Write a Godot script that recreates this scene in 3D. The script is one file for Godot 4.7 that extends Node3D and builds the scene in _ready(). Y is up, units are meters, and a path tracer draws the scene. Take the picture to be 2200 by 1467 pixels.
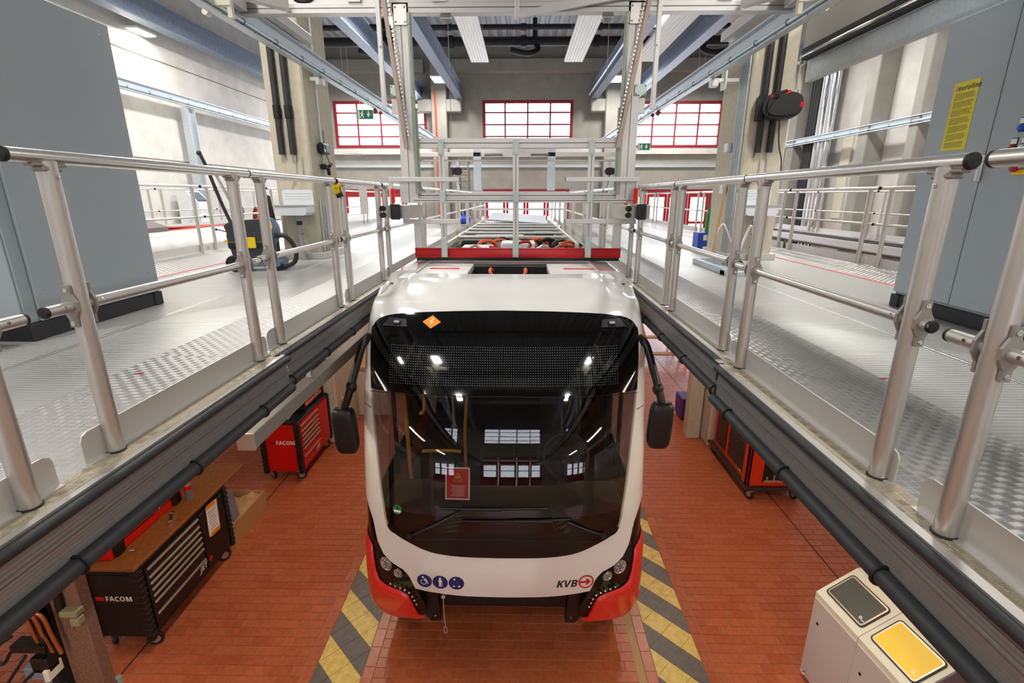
extends Node3D
# A bus workshop with raised roof-access platforms on both sides of a bus. Metres, y up, the camera looks towards -z.

const DECK := 3.28          # height of the platform decks
const FAR_Z := -24.0        # far gable wall
const BACK_Z := 16.0        # wall behind the camera
var M := {}                 # materials by name
var used_names := {}
var rng := RandomNumberGenerator.new()

class MB:
	# collects triangles with explicit normals; commits to one ArrayMesh
	var v := PackedVector3Array()
	var n := PackedVector3Array()
	var t := PackedVector2Array()
	func tri(a: Vector3, b: Vector3, c: Vector3, na: Vector3, nb: Vector3, nc: Vector3, ta := Vector2.ZERO, tb := Vector2.ZERO, tc := Vector2.ZERO) -> void:
		if (b - a).cross(c - a).dot(na + nb + nc) > 0.0:
			v.append(a); v.append(c); v.append(b)
			n.append(na); n.append(nc); n.append(nb)
			t.append(ta); t.append(tc); t.append(tb)
		else:
			v.append(a); v.append(b); v.append(c)
			n.append(na); n.append(nb); n.append(nc)
			t.append(ta); t.append(tb); t.append(tc)
	func quad(a: Vector3, b: Vector3, c: Vector3, d: Vector3, nn: Vector3) -> void:
		# a b c d run round the face; uv 0..1 from a (0,1) b (1,1) c (1,0) d (0,0)
		tri(a, b, c, nn, nn, nn, Vector2(0, 1), Vector2(1, 1), Vector2(1, 0))
		tri(a, c, d, nn, nn, nn, Vector2(0, 1), Vector2(1, 0), Vector2(0, 0))
	func quadc(a: Vector3, b: Vector3, c: Vector3, d: Vector3, outwards: Vector3) -> void:
		var nn := (b - a).cross(c - a).normalized()
		if nn.dot(outwards) < 0.0: nn = -nn
		quad(a, b, c, d, nn)
	func box(c: Vector3, s: Vector3, bevel := 0.0, bs := Basis()) -> void:
		var h := s * 0.5
		var k: float = min(bevel, min(h.x, min(h.y, h.z)) * 0.9)
		for ax in 3:
			var a1 := (ax + 1) % 3
			var a2 := (ax + 2) % 3
			for sg in [-1.0, 1.0]:
				var nn := Vector3.ZERO
				nn[ax] = sg
				var p := []
				for q in [[-1, -1], [1, -1], [1, 1], [-1, 1]]:
					var w := Vector3.ZERO
					w[ax] = sg * h[ax]
					w[a1] = q[0] * (h[a1] - k)
					w[a2] = q[1] * (h[a2] - k)
					p.append(c + bs * w)
				quad(p[0], p[1], p[2], p[3], bs * nn)
		if k <= 0.0: return
		for ax in 3:                          # edges parallel to axis ax
			var a1 := (ax + 1) % 3
			var a2 := (ax + 2) % 3
			for s1 in [-1.0, 1.0]:
				for s2 in [-1.0, 1.0]:
					var p := []
					for q in [[-1, 0], [1, 0], [1, 1], [-1, 1]]:
						var w := Vector3.ZERO
						w[ax] = q[0] * (h[ax] - k)
						w[a1] = s1 * (h[a1] - (k if q[1] == 1 else 0.0))
						w[a2] = s2 * (h[a2] - (0.0 if q[1] == 1 else k))
						p.append(c + bs * w)
					var nn := Vector3.ZERO
					nn[a1] = s1
					nn[a2] = s2
					quad(p[0], p[1], p[2], p[3], bs * nn.normalized())
		for sx in [-1.0, 1.0]:
			for sy in [-1.0, 1.0]:
				for sz in [-1.0, 1.0]:
					var nn := bs * Vector3(sx, sy, sz).normalized()
					var a := c + bs * Vector3(sx * h.x, sy * (h.y - k), sz * (h.z - k))
					var b := c + bs * Vector3(sx * (h.x - k), sy * h.y, sz * (h.z - k))
					var d := c + bs * Vector3(sx * (h.x - k), sy * (h.y - k), sz * h.z)
					tri(a, b, d, nn, nn, nn)
	func span(x0: float, x1: float, y0: float, y1: float, z0: float, z1: float, bevel := 0.0) -> void:
		box(Vector3((x0 + x1) / 2, (y0 + y1) / 2, (z0 + z1) / 2), Vector3(absf(x1 - x0), absf(y1 - y0), absf(z1 - z0)), bevel)
	func frame_of(d: Vector3) -> Array:
		var u := d.cross(Vector3.UP if absf(d.y) < 0.9 else Vector3.RIGHT).normalized()
		return [u, u.cross(d).normalized()]
	func cyl(a: Vector3, b: Vector3, r: float, seg := 12, r2 := -1.0, caps := true) -> void:
		var rb := r if r2 < 0.0 else r2
		var d := (b - a).normalized()
		var f := frame_of(d)
		var slope: float = (r - rb) / maxf((b - a).length(), 1e-6)
		for i in seg:
			var t0 := TAU * i / seg
			var t1 := TAU * (i + 1) / seg
			var e0: Vector3 = f[0] * cos(t0) + f[1] * sin(t0)
			var e1: Vector3 = f[0] * cos(t1) + f[1] * sin(t1)
			var n0 := (e0 + d * slope).normalized()
			var n1 := (e1 + d * slope).normalized()
			tri(a + e0 * r, b + e0 * rb, b + e1 * rb, n0, n0, n1, Vector2(float(i) / seg, 0), Vector2(float(i) / seg, 1), Vector2(float(i + 1) / seg, 1))
			tri(a + e0 * r, b + e1 * rb, a + e1 * r, n0, n1, n1, Vector2(float(i) / seg, 0), Vector2(float(i + 1) / seg, 1), Vector2(float(i + 1) / seg, 0))
			if caps:
				if r > 0.0: tri(a, a + e0 * r, a + e1 * r, -d, -d, -d)
				if rb > 0.0: tri(b, b + e0 * rb, b + e1 * rb, d, d, d)
	func tube(pts: Array, r: float, seg := 8, caps := true) -> void:
		var k := pts.size()
		var rings := []
		var f: Array = frame_of((pts[1] - pts[0]).normalized())
		var u: Vector3 = f[0]
		for i in k:
			var d: Vector3 = ((pts[min(i + 1, k - 1)] as Vector3) - (pts[max(i - 1, 0)] as Vector3)).normalized()
			u = (u - d * u.dot(d)).normalized()
			var w := u.cross(d).normalized()
			var ring := []
			for j in seg:
				ring.append(u * cos(TAU * j / seg) + w * sin(TAU * j / seg))
			rings.append(ring)
		for i in k - 1:
			for j in seg:
				var j2 := (j + 1) % seg
				var a: Vector3 = rings[i][j]
				var b: Vector3 = rings[i + 1][j]
				var c: Vector3 = rings[i + 1][j2]
				var e: Vector3 = rings[i][j2]
				var p: Vector3 = pts[i]
				var q: Vector3 = pts[i + 1]
				tri(p + a * r, q + b * r, q + c * r, a, b, c)
				tri(p + a * r, q + c * r, p + e * r, a, c, e)
		if caps:
			for e in [[0, 1], [k - 1, k - 2]]:
				var p: Vector3 = pts[e[0]]
				var d: Vector3 = (p - (pts[e[1]] as Vector3)).normalized()
				for j in seg:
					tri(p, p + rings[e[0]][j] * r, p + rings[e[0]][(j + 1) % seg] * r, d, d, d)
	func ext(poly: PackedVector2Array, o: Vector3, ux: Vector3, uy: Vector3, depth: Vector3, smooth_deg := 0.0) -> void:
		# extrudes a polygon given in the plane (ux, uy) at o by depth
		var k := poly.size()
		var dn := depth.normalized()
		var area := 0.0
		for i in k:
			area += poly[i].cross(poly[(i + 1) % k])
		var sg := 1.0 if area > 0.0 else -1.0
		var en := []
		for i in k:
			var e := poly[(i + 1) % k] - poly[i]
			en.append((ux * e.y - uy * e.x).normalized() * sg)
		for i in k:
			var a := poly[i]
			var b := poly[(i + 1) % k]
			var pa := o + ux * a.x + uy * a.y
			var pb := o + ux * b.x + uy * b.y
			var n0: Vector3 = en[i]
			var n1: Vector3 = en[i]
			if smooth_deg > 0.0:
				var lim := cos(deg_to_rad(smooth_deg))
				var pv: Vector3 = en[(i + k - 1) % k]
				var nx: Vector3 = en[(i + 1) % k]
				if pv.dot(en[i]) > lim: n0 = (pv + n0).normalized()
				if nx.dot(en[i]) > lim: n1 = (nx + n1).normalized()
			tri(pa, pb, pb + depth, n0, n1, n1)
			tri(pa, pb + depth, pa + depth, n0, n1, n0)
		var ids := Geometry2D.triangulate_polygon(poly)
		for i in range(0, ids.size(), 3):
			var p := []
			for q in 3:
				var w := poly[ids[i + q]]
				p.append(o + ux * w.x + uy * w.y)
			tri(p[0], p[1], p[2], -dn, -dn, -dn)
			tri(p[0] + depth, p[1] + depth, p[2] + depth, dn, dn, dn)
	func lathe(prof: Array, o: Vector3, axis := Vector3.UP, seg := 20) -> void:
		# prof: Vector2(radius, along)
		var f := frame_of(axis)
		for i in prof.size() - 1:
			var a: Vector2 = prof[i]
			var b: Vector2 = prof[i + 1]
			if a.is_equal_approx(b): continue
			var s := b - a
			var nr := s.y
			var na := -s.x
			for j in seg:
				var t0 := TAU * j / seg
				var t1 := TAU * (j + 1) / seg
				var e0: Vector3 = f[0] * cos(t0) + f[1] * sin(t0)
				var e1: Vector3 = f[0] * cos(t1) + f[1] * sin(t1)
				var n0 := (e0 * nr + axis * na).normalized()
				var n1 := (e1 * nr + axis * na).normalized()
				tri(o + e0 * a.x + axis * a.y, o + e0 * b.x + axis * b.y, o + e1 * b.x + axis * b.y, n0, n0, n1)
				tri(o + e0 * a.x + axis * a.y, o + e1 * b.x + axis * b.y, o + e1 * a.x + axis * a.y, n0, n1, n1)
	func ball(c: Vector3, r: Vector3, seg := 14) -> void:
		var rows := seg / 2
		for i in rows:
			for j in seg:
				var p := []
				for q in [[0, 0], [1, 0], [1, 1], [0, 1]]:
					var la: float = PI * (i + q[0]) / rows
					var lo: float = TAU * (j + q[1]) / seg
					p.append(Vector3(sin(la) * cos(lo), cos(la), sin(la) * sin(lo)))
				var w := []
				var m := []
				for q in p:
					w.append(c + q * r)
					m.append((q / r).normalized())
				tri(w[0], w[1], w[2], m[0], m[1], m[2])
				tri(w[0], w[2], w[3], m[0], m[2], m[3])
	func sheet(fn: Callable, nu: int, nv: int, out_hint: Vector3) -> void:
		# a smooth grid surface: fn(u, v) with u, v in 0..1
		var p := []
		for i in nu + 1:
			var col := PackedVector3Array()
			for j in nv + 1:
				col.append(fn.call(float(i) / nu, float(j) / nv))
			p.append(col)
		var m := []
		for i in nu + 1:
			var col := PackedVector3Array()
			for j in nv + 1:
				var du: Vector3 = p[min(i + 1, nu)][j] - p[max(i - 1, 0)][j]
				var dv: Vector3 = p[i][min(j + 1, nv)] - p[i][max(j - 1, 0)]
				var q := du.cross(dv).normalized()
				if q.dot(out_hint) < 0.0: q = -q
				col.append(q)
			m.append(col)
		for i in nu:
			for j in nv:
				var ta := Vector2(float(i) / nu, 1.0 - float(j) / nv)
				var tb := Vector2(float(i + 1) / nu, 1.0 - float(j) / nv)
				var tc := Vector2(float(i + 1) / nu, 1.0 - float(j + 1) / nv)
				var td := Vector2(float(i) / nu, 1.0 - float(j + 1) / nv)
				tri(p[i][j], p[i + 1][j], p[i + 1][j + 1], m[i][j], m[i + 1][j], m[i + 1][j + 1], ta, tb, tc)
				tri(p[i][j], p[i + 1][j + 1], p[i][j + 1], m[i][j], m[i + 1][j + 1], m[i][j + 1], ta, tc, td)
	func mesh() -> ArrayMesh:
		var am := ArrayMesh.new()
		var ar := []
		ar.resize(Mesh.ARRAY_MAX)
		ar[Mesh.ARRAY_VERTEX] = v
		ar[Mesh.ARRAY_NORMAL] = n
		ar[Mesh.ARRAY_TEX_UV] = t
		am.add_surface_from_arrays(Mesh.PRIMITIVE_TRIANGLES, ar)
		return am

func V(x: float, y: float, z: float) -> Vector3:
	return Vector3(x, y, z)

func numbered(called: String) -> String:
	var k: int = used_names.get(called, -1) + 1
	used_names[called] = k
	return called if k == 0 else "%s_%03d" % [called, k]

func tag(o: Node, label: String, category: String, group := "", kind := "") -> Node:
	if label: o.set_meta("label", label)
	if category: o.set_meta("category", category)
	if group: o.set_meta("group", group)
	if kind: o.set_meta("kind", kind)
	return o

func thing(called: String, label: String, category: String, at := Vector3.ZERO, turn := 0.0, group := "") -> Node3D:
	var o := Node3D.new()
	o.name = numbered(called)
	add_child(o)
	o.position = at
	o.rotation.y = turn
	tag(o, label, category, group)
	return o

func part(parent: Node, called: String, b, m: Material, label := "") -> MeshInstance3D:
	var o := MeshInstance3D.new()
	o.name = called if parent != self else numbered(called)
	o.mesh = b.mesh() if b is MB else b
	o.material_override = m
	o.cast_shadow = GeometryInstance3D.SHADOW_CASTING_SETTING_ON
	parent.add_child(o, true)
	if label: o.set_meta("label", label)
	return o

func solo(called: String, label: String, category: String, b, m: Material, group := "") -> MeshInstance3D:
	var o := part(self, called, b, m)
	tag(o, label, category, group)
	return o

func struct(called: String, label: String, b, m: Material, category := "") -> MeshInstance3D:
	var o := part(self, called, b, m)
	tag(o, label, category if category else "building", "", "structure")
	return o

func text(parent: Node, called: String, s: String, size: float, m: Material, xf: Transform3D, depth := 0.002, italic := false) -> MeshInstance3D:
	var tm := TextMesh.new()
	var f := SystemFont.new()
	f.font_names = PackedStringArray(["Droid Sans"])
	f.font_weight = 700
	tm.font = f
	tm.text = s
	tm.font_size = 64
	tm.pixel_size = size / 64.0
	tm.depth = depth
	var o := MeshInstance3D.new()
	o.name = called
	o.mesh = tm
	o.material_override = m
	parent.add_child(o, true)
	if italic:
		xf = xf * Transform3D(Basis(Vector3(1, 0, 0), Vector3(0.22, 1, 0), Vector3(0, 0, 1)), Vector3.ZERO)
	o.transform = xf
	return o

func mat(called: String, c: Color, rough := 0.6, metal := 0.0, spec := 0.5) -> StandardMaterial3D:
	var m := StandardMaterial3D.new()
	m.resource_name = called
	m.albedo_color = c
	m.roughness = rough
	m.metallic = metal
	m.metallic_specular = spec
	M[called] = m
	return m

func noise_tex(freq: float, lo: Color, hi: Color, size := 512, sd := 1, oct := 4, kind := FastNoiseLite.TYPE_SIMPLEX_SMOOTH) -> NoiseTexture2D:
	var f := FastNoiseLite.new()
	f.noise_type = kind
	f.seed = sd
	f.frequency = freq
	f.fractal_octaves = oct
	var t := NoiseTexture2D.new()
	t.width = size
	t.height = size
	t.seamless = true
	t.noise = f
	var g := Gradient.new()
	g.set_color(0, lo)
	g.set_color(1, hi)
	t.color_ramp = g
	return t

func grained(m: StandardMaterial3D, t: Texture2D, scale: float, world := true) -> void:
	m.albedo_texture = t
	m.uv1_triplanar = true
	m.uv1_world_triplanar = world
	m.uv1_scale = Vector3.ONE * scale

func relief(m: StandardMaterial3D, t: Texture2D, cm: float) -> void:
	m.heightmap_enabled = true
	m.heightmap_texture = t
	m.heightmap_scale = cm

func glow(called: String, c: Color, e: float) -> StandardMaterial3D:
	var m := mat(called, c, 0.5)
	m.emission_enabled = true
	m.emission = c
	m.emission_energy_multiplier = e
	return m

func area(parent: Node, at: Vector3, size: Vector2, e: float, c: Color, down := true) -> AreaLight3D:
	var l := AreaLight3D.new()
	l.name = "light"
	parent.add_child(l, true)
	l.position = at
	if down: l.rotation_degrees.x = -90.0
	l.area_size = size
	l.light_energy = e
	l.light_color = c
	l.shadow_enabled = true
	l.area_range = 60.0
	l.area_attenuation = 2.0
	return l

func arc(c: Vector3, u: Vector3, w: Vector3, r: float, a0: float, a1: float, k := 8) -> Array:
	var out := []
	for i in k + 1:
		var a := deg_to_rad(lerpf(a0, a1, float(i) / k))
		out.append(c + u * cos(a) * r + w * sin(a) * r)
	return out

func spline(pts: Array, per := 6) -> Array:
	var out := []
	for i in pts.size() - 1:
		var p0: Vector3 = pts[max(i - 1, 0)]
		var p1: Vector3 = pts[i]
		var p2: Vector3 = pts[i + 1]
		var p3: Vector3 = pts[min(i + 2, pts.size() - 1)]
		for k in per:
			out.append(p1.cubic_interpolate(p2, p0, p3, float(k) / per))
	out.append(pts[-1])
	return out

func rrect(w: float, h: float, r: float, k := 4) -> PackedVector2Array:
	var p := PackedVector2Array()
	for q in [[1, 1, 0], [-1, 1, 90], [-1, -1, 180], [1, -1, 270]]:
		for i in k + 1:
			var a := deg_to_rad(q[2] + 90.0 * i / k)
			p.append(Vector2(q[0] * (w / 2 - r) + cos(a) * r, q[1] * (h / 2 - r) + sin(a) * r))
	return p

func disc(r: float, k := 24) -> PackedVector2Array:
	var p := PackedVector2Array()
	for i in k: p.append(Vector2(cos(TAU * i / k), sin(TAU * i / k)) * r)
	return p

func _ready() -> void:
	rng.seed = 7
	# camera: height 4.25 m between the platforms, tilted down 16.3 degrees
	var cam := Camera3D.new()
	cam.name = "camera"
	add_child(cam)
	cam.position = V(0.15, 4.25, 0)
	cam.rotation = Vector3(deg_to_rad(-16.3), deg_to_rad(1.05), 0)
	cam.fov = rad_to_deg(2.0 * atan(733.5 / 1068.0))
	cam.near = 0.05
	cam.far = 200.0
	cam.current = true
	# daylight outside: a bright overcast sky
	var we := WorldEnvironment.new()
	we.name = "world_environment"
	var en := Environment.new()
	en.background_mode = Environment.BG_COLOR
	en.background_color = Color(0.93, 0.96, 1.0)
	en.background_energy_multiplier = 9.0
	en.tonemap_mode = Environment.TONE_MAPPER_LINEAR
	en.tonemap_exposure = 1.0
	en.sdfgi_enabled = true
	en.ssao_enabled = true
	en.ssil_enabled = true
	we.environment = en
	add_child(we)
	make_materials()
	hall_lamps()
	hall()
	ground_floor()
	platforms()
	railings()
	cabinets()
	bus()
	gantry()
	runway_rails()
	deck_things()
	floor_things()
	far_things()

func make_materials() -> void:
	mat("alu", Color(0.80, 0.785, 0.765), 0.33, 0.75)
	mat("alu_bright", Color(0.86, 0.855, 0.845), 0.26, 0.85)
	mat("alu_soft", Color(0.83, 0.82, 0.805), 0.45, 0.55)
	mat("bracket", Color(0.60, 0.585, 0.56), 0.5, 0.5)
	mat("tread", Color(0.67, 0.665, 0.655), 0.36, 0.65)
	mat("tread_dusty", Color(0.74, 0.70, 0.62), 0.5, 0.3)
	grained(M.tread_dusty, noise_tex(0.08, Color(0.82, 0.8, 0.76), Color(1, 1, 1), 512, 37, 4), 3.0)
	mat("plank", Color(0.73, 0.73, 0.72), 0.36, 0.6)
	mat("galv", Color(0.81, 0.84, 0.865), 0.42, 0.6)
	grained(M.galv, noise_tex(0.03, Color(0.92, 0.93, 0.94), Color(1, 1, 1), 512, 3, 3, FastNoiseLite.TYPE_CELLULAR), 1.2)
	mat("galv_blue", Color(0.56, 0.61, 0.68), 0.5, 0.35)
	grained(M.galv_blue, noise_tex(0.02, Color(0.86, 0.87, 0.9), Color(1, 1, 1), 512, 5, 4), 0.7)
	mat("bolt", Color(0.55, 0.55, 0.53), 0.35, 0.8)
	mat("rubber", Color(0.055, 0.055, 0.058), 0.55)
	mat("foam", Color(0.17, 0.175, 0.185), 0.6)
	mat("fascia", Color(0.62, 0.61, 0.60), 0.36, 0.6)
	mat("black_plastic", Color(0.035, 0.035, 0.038), 0.42)
	mat("dark", Color(0.03, 0.03, 0.032), 0.7)
	mat("dark_steel", Color(0.10, 0.11, 0.13), 0.5, 0.2)
	mat("white_paint", Color(0.90, 0.90, 0.89), 0.45)
	mat("white_gloss", Color(0.93, 0.93, 0.92), 0.15)
	mat("panel_white", Color(0.92, 0.92, 0.92), 0.5)
	mat("cab_grey", Color(0.615, 0.655, 0.675), 0.42, 0.0)
	mat("plinth", Color(0.10, 0.11, 0.135), 0.5)
	var con := noise_tex(0.006, Color(0.91, 0.905, 0.895), Color(1, 1, 1), 1024, 11, 5)
	mat("concrete", Color(0.64, 0.63, 0.605), 0.85)
	grained(M.concrete, con, 0.22)
	mat("concrete_pale", Color(0.87, 0.86, 0.845), 0.85)
	grained(M.concrete_pale, con, 0.2)
	mat("concrete_dark", Color(0.55, 0.53, 0.49), 0.88)
	grained(M.concrete_dark, con, 0.25)
	mat("plaster", Color(0.80, 0.77, 0.69), 0.9)
	grained(M.plaster, noise_tex(0.02, Color(0.94, 0.935, 0.925), Color(1, 1, 1), 512, 17, 4), 0.8)
	#relief(M.plaster, noise_tex(0.06, Color(0, 0, 0), Color(1, 1, 1), 512, 19, 3), 0.4)
	mat("roof_sheet", Color(0.74, 0.765, 0.80), 0.5, 0.2)
	mat("duct_silver", Color(0.80, 0.80, 0.80), 0.35, 0.6)
	mat("frame_red", Color(0.55, 0.10, 0.17), 0.5)
	mat("door_red", Color(0.62, 0.08, 0.10), 0.45)
	mat("grout", Color(0.76, 0.62, 0.45), 0.9)
	var tile_noise := noise_tex(0.02, Color(0.86, 0.84, 0.83), Color(1, 1, 1), 512, 23, 4)
	for k in 4:
		var tm := mat("tile%d" % k, [Color(0.775, 0.41, 0.255), Color(0.80, 0.435, 0.275), Color(0.755, 0.39, 0.24), Color(0.785, 0.425, 0.28)][k], 0.3)
		grained(tm, tile_noise, 1.3)
	var ts := mat("tile_many", Color(1, 1, 1), 0.32)
	ts.vertex_color_use_as_albedo = true
	grained(ts, tile_noise, 1.3)
	mat("tile_yellow", Color(0.97, 0.86, 0.47), 0.4)
	grained(M.tile_yellow, tile_noise, 1.1)
	mat("tile_grey", Color(0.45, 0.43, 0.415), 0.42)
	grained(M.tile_grey, tile_noise, 1.1)
	mat("joint_dark", Color(0.16, 0.12, 0.09), 0.9)
	# bus
	var bw := mat("bus_white", Color(0.88, 0.873, 0.855), 0.16)
	bw.clearcoat_enabled = true
	bw.clearcoat = 1.0
	bw.clearcoat_roughness = 0.03
	var br := mat("bus_red", Color(0.87, 0.085, 0.035), 0.14)
	br.clearcoat_enabled = true
	br.clearcoat = 1.0
	mat("bus_black", Color(0.018, 0.018, 0.019), 0.06)
	mat("bus_black_panel", Color(0.03, 0.03, 0.032), 0.25)
	var gl := mat("windscreen_glass", Color(0.012, 0.013, 0.013, 0.42), 0.02)
	gl.transparency = BaseMaterial3D.TRANSPARENCY_ALPHA
	gl.metallic_specular = 1.0
	var wg := mat("window_glass", Color(0.9, 0.95, 0.95, 0.10), 0.02)
	wg.transparency = BaseMaterial3D.TRANSPARENCY_ALPHA
	mat("chrome", Color(0.85, 0.85, 0.86), 0.12, 1.0)
	var lens := mat("lamp_lens", Color(0.8, 0.8, 0.8, 0.25), 0.03)
	lens.transparency = BaseMaterial3D.TRANSPARENCY_ALPHA
	mat("yellow_pole", Color(0.90, 0.62, 0.06), 0.3)
	mat("interior", Color(0.07, 0.07, 0.072), 0.85)
	mat("interior_light", Color(0.12, 0.12, 0.12), 0.8)
	mat("orange_cable", Color(0.80, 0.30, 0.13), 0.45)
	mat("red_cable", Color(0.70, 0.18, 0.08), 0.45)
	mat("olive_cable", Color(0.55, 0.55, 0.40), 0.5)
	mat("roof_panel", Color(0.86, 0.86, 0.85), 0.4)
	mat("hatch_grey", Color(0.70, 0.71, 0.72), 0.35, 0.3)
	mat("sticker_blue", Color(0.085, 0.12, 0.40), 0.4)
	mat("white_ink", Color(0.95, 0.95, 0.95), 0.5)
	mat("black_ink", Color(0.03, 0.03, 0.03), 0.5)
	mat("red_ink", Color(0.78, 0.05, 0.06), 0.4)
	mat("orange_sign", Color(0.95, 0.58, 0.04), 0.4)
	mat("green_sticker", Color(0.03, 0.48, 0.25), 0.4)
	mat("notice_red", Color(0.80, 0.06, 0.10), 0.5)
	mat("paper", Color(0.93, 0.92, 0.89), 0.7)
	mat("amber", Color(0.95, 0.50, 0.06), 0.3)
	# gantry and others
	mat("profile", Color(0.82, 0.81, 0.80), 0.4, 0.5)
	mat("profile_groove", Color(0.45, 0.44, 0.43), 0.5, 0.4)
	mat("strut_brown", Color(0.70, 0.62, 0.56), 0.5, 0.2)
	mat("bar_red", Color(0.72, 0.055, 0.07), 0.22, 0.2)
	mat("plate_green", Color(0.72, 0.78, 0.76), 0.4, 0.5)
	mat("pipe_green", Color(0.60, 0.64, 0.58), 0.45, 0.4)
	mat("red_line", Color(0.80, 0.40, 0.42), 0.5)
	mat("tool_red", Color(0.83, 0.055, 0.035), 0.25)
	mat("tool_red_dark", Color(0.66, 0.04, 0.03), 0.3)
	mat("tool_orange", Color(0.86, 0.21, 0.06), 0.35)
	mat("tool_black", Color(0.055, 0.05, 0.048), 0.45)
	mat("drawer_dark", Color(0.20, 0.16, 0.135), 0.45)
	mat("handle_alu", Color(0.72, 0.66, 0.58), 0.35, 0.6)
	var wd := mat("wood_top", Color(0.60, 0.36, 0.16), 0.45)
	grained(wd, noise_tex(0.02, Color(0.8, 0.78, 0.74), Color(1, 1, 1), 512, 29, 5), 1.6)
	mat("cardboard", Color(0.72, 0.55, 0.34), 0.85)
	mat("plywood", Color(0.78, 0.60, 0.40), 0.6)
	mat("cream", Color(0.87, 0.85, 0.77), 0.4)
	mat("cream_dark", Color(0.76, 0.73, 0.70), 0.45)
	mat("bin_side", Color(0.42, 0.38, 0.40), 0.5)
	mat("flap_grey", Color(0.25, 0.25, 0.22), 0.45)
	mat("flap_yellow", Color(0.99, 0.82, 0.01), 0.4)
	mat("sign_yellow", Color(0.93, 0.84, 0.10), 0.5)
	mat("sheet_yellow", Color(0.86, 0.80, 0.13), 0.5)
	mat("violet_ink", Color(0.62, 0.10, 0.45), 0.5)
	mat("exit_green", Color(0.0, 0.47, 0.36), 0.4)
	mat("sink_white", Color(0.88, 0.90, 0.92), 0.2)
	mat("pipe_grey", Color(0.62, 0.64, 0.66), 0.45)
	mat("vac_grey", Color(0.20, 0.21, 0.225), 0.5)
	mat("vac_blue", Color(0.36, 0.41, 0.50), 0.4)
	mat("vac_yellow", Color(0.94, 0.80, 0.06), 0.4)
	mat("hose", Color(0.13, 0.13, 0.135), 0.5)
	mat("reel_red", Color(0.85, 0.07, 0.08), 0.35)
	mat("blue_box", Color(0.10, 0.30, 0.72), 0.35)
	mat("blue_tank", Color(0.05, 0.25, 0.75), 0.3)
	mat("violet_box", Color(0.30, 0.20, 0.55), 0.45)
	mat("green_can", Color(0.07, 0.47, 0.09), 0.35)
	mat("green_bottle", Color(0.05, 0.55, 0.24), 0.35)
	mat("copper", Color(0.72, 0.42, 0.25), 0.35, 0.6)
	mat("rust_paint", Color(0.56, 0.41, 0.33), 0.7)
	grained(M.rust_paint, noise_tex(0.05, Color(0.72, 0.68, 0.65), Color(1, 1, 1), 512, 31, 4), 2.0)
	mat("orange_hose", Color(0.92, 0.30, 0.04), 0.4)
	mat("cola", Color(0.05, 0.02, 0.015), 0.08)
	mat("fluor", Color(0.80, 0.88, 0.90), 0.25, 0.2)
	mat("screen_grey", Color(0.36, 0.42, 0.50), 0.3)
	mat("blue_button", Color(0.06, 0.32, 0.70), 0.3)
	mat("red_button", Color(0.65, 0.05, 0.10), 0.3)
	mat("tan_wood", Color(0.75, 0.56, 0.32), 0.6)
	glow("lamp_glow", Color(1.0, 0.98, 0.94), 6.0)
	glow("strip_glow", Color(1.0, 0.93, 0.82), 5.0)

func hall_lamps() -> void:
	# two rows of flat high-bay lamps hang beside each crane runway, one row over each outer bay
	var body := MB.new()
	body.box(V(0, 0.05, 0), V(0.5, 0.06, 1.1), 0.02)
	body.cyl(V(0, 0.08, 0.35), V(0, 1.9, 0.35), 0.008, 6)
	body.cyl(V(0, 0.08, -0.35), V(0, 1.9, -0.35), 0.008, 6)
	var face := MB.new()
	face.box(V(0, 0.012, 0), V(0.44, 0.02, 1.02), 0.005)
	var bm := body.mesh()
	var fm := face.mesh()
	for x in [-6.8, -3.15, 3.9, 7.1]:
		for z in [-21.6, -14.8, -11.2, -4.8, 2.4, 10.5]:
			var t := thing("hall_lamp", "flat white lamp hung from the roof over the workshop", "lamp", V(x, 8.62, z), 0, "hall lamps hung from the roof")
			part(t, "housing", bm, M.white_paint)
			part(t, "diffuser", fm, M.lamp_glow)
			area(t, V(0, -0.02, 0), Vector2(0.44, 1.02), 17.0, Color(1.0, 0.985, 0.96))

# ---------------------------------------------------------------- the building
func window_far(n: int, x0: float, x1: float, y0: float, y1: float, z: float, cols: int, rows: int, label: String) -> void:
	var w := Node3D.new()
	w.name = "window_%d" % n
	add_child(w)
	tag(w, label, "window", "", "structure")
	var f := MB.new()
	var d := 0.09
	var zz := z + (0.06 if z < 0 else -0.06)
	f.span(x0, x1, y1 - 0.13, y1, zz - d, zz + d)
	f.span(x0, x1, y0, y0 + 0.13, zz - d, zz + d)
	f.span(x0, x0 + 0.13, y0 + 0.13, y1 - 0.13, zz - d, zz + d)
	f.span(x1 - 0.13, x1, y0 + 0.13, y1 - 0.13, zz - d, zz + d)
	part(w, "window_frame", f, M.frame_red)
	for i in range(1, cols):
		var b := MB.new()
		var x := lerpf(x0, x1, float(i) / cols)
		b.span(x - 0.035, x + 0.035, y0 + 0.13, y1 - 0.13, zz - 0.05, zz + 0.05)
		part(w, "mullion", b, M.frame_red)
	for j in range(1, rows):
		var b := MB.new()
		var y := lerpf(y0, y1, float(j) / rows)
		b.span(x0 + 0.13, x1 - 0.13, y - 0.03, y + 0.03, zz - 0.045, zz + 0.045)
		part(w, "transom", b, M.frame_red)
	for i in cols:
		for j in rows:
			var p := MB.new()
			p.span(lerpf(x0, x1, float(i) / cols) + 0.02, lerpf(x0, x1, float(i + 1) / cols) - 0.02, lerpf(y0, y1, float(j) / rows) + 0.02, lerpf(y0, y1, float(j + 1) / rows) - 0.02, zz - 0.006, zz + 0.006)
			part(w, "pane", p, M.window_glass)

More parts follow.
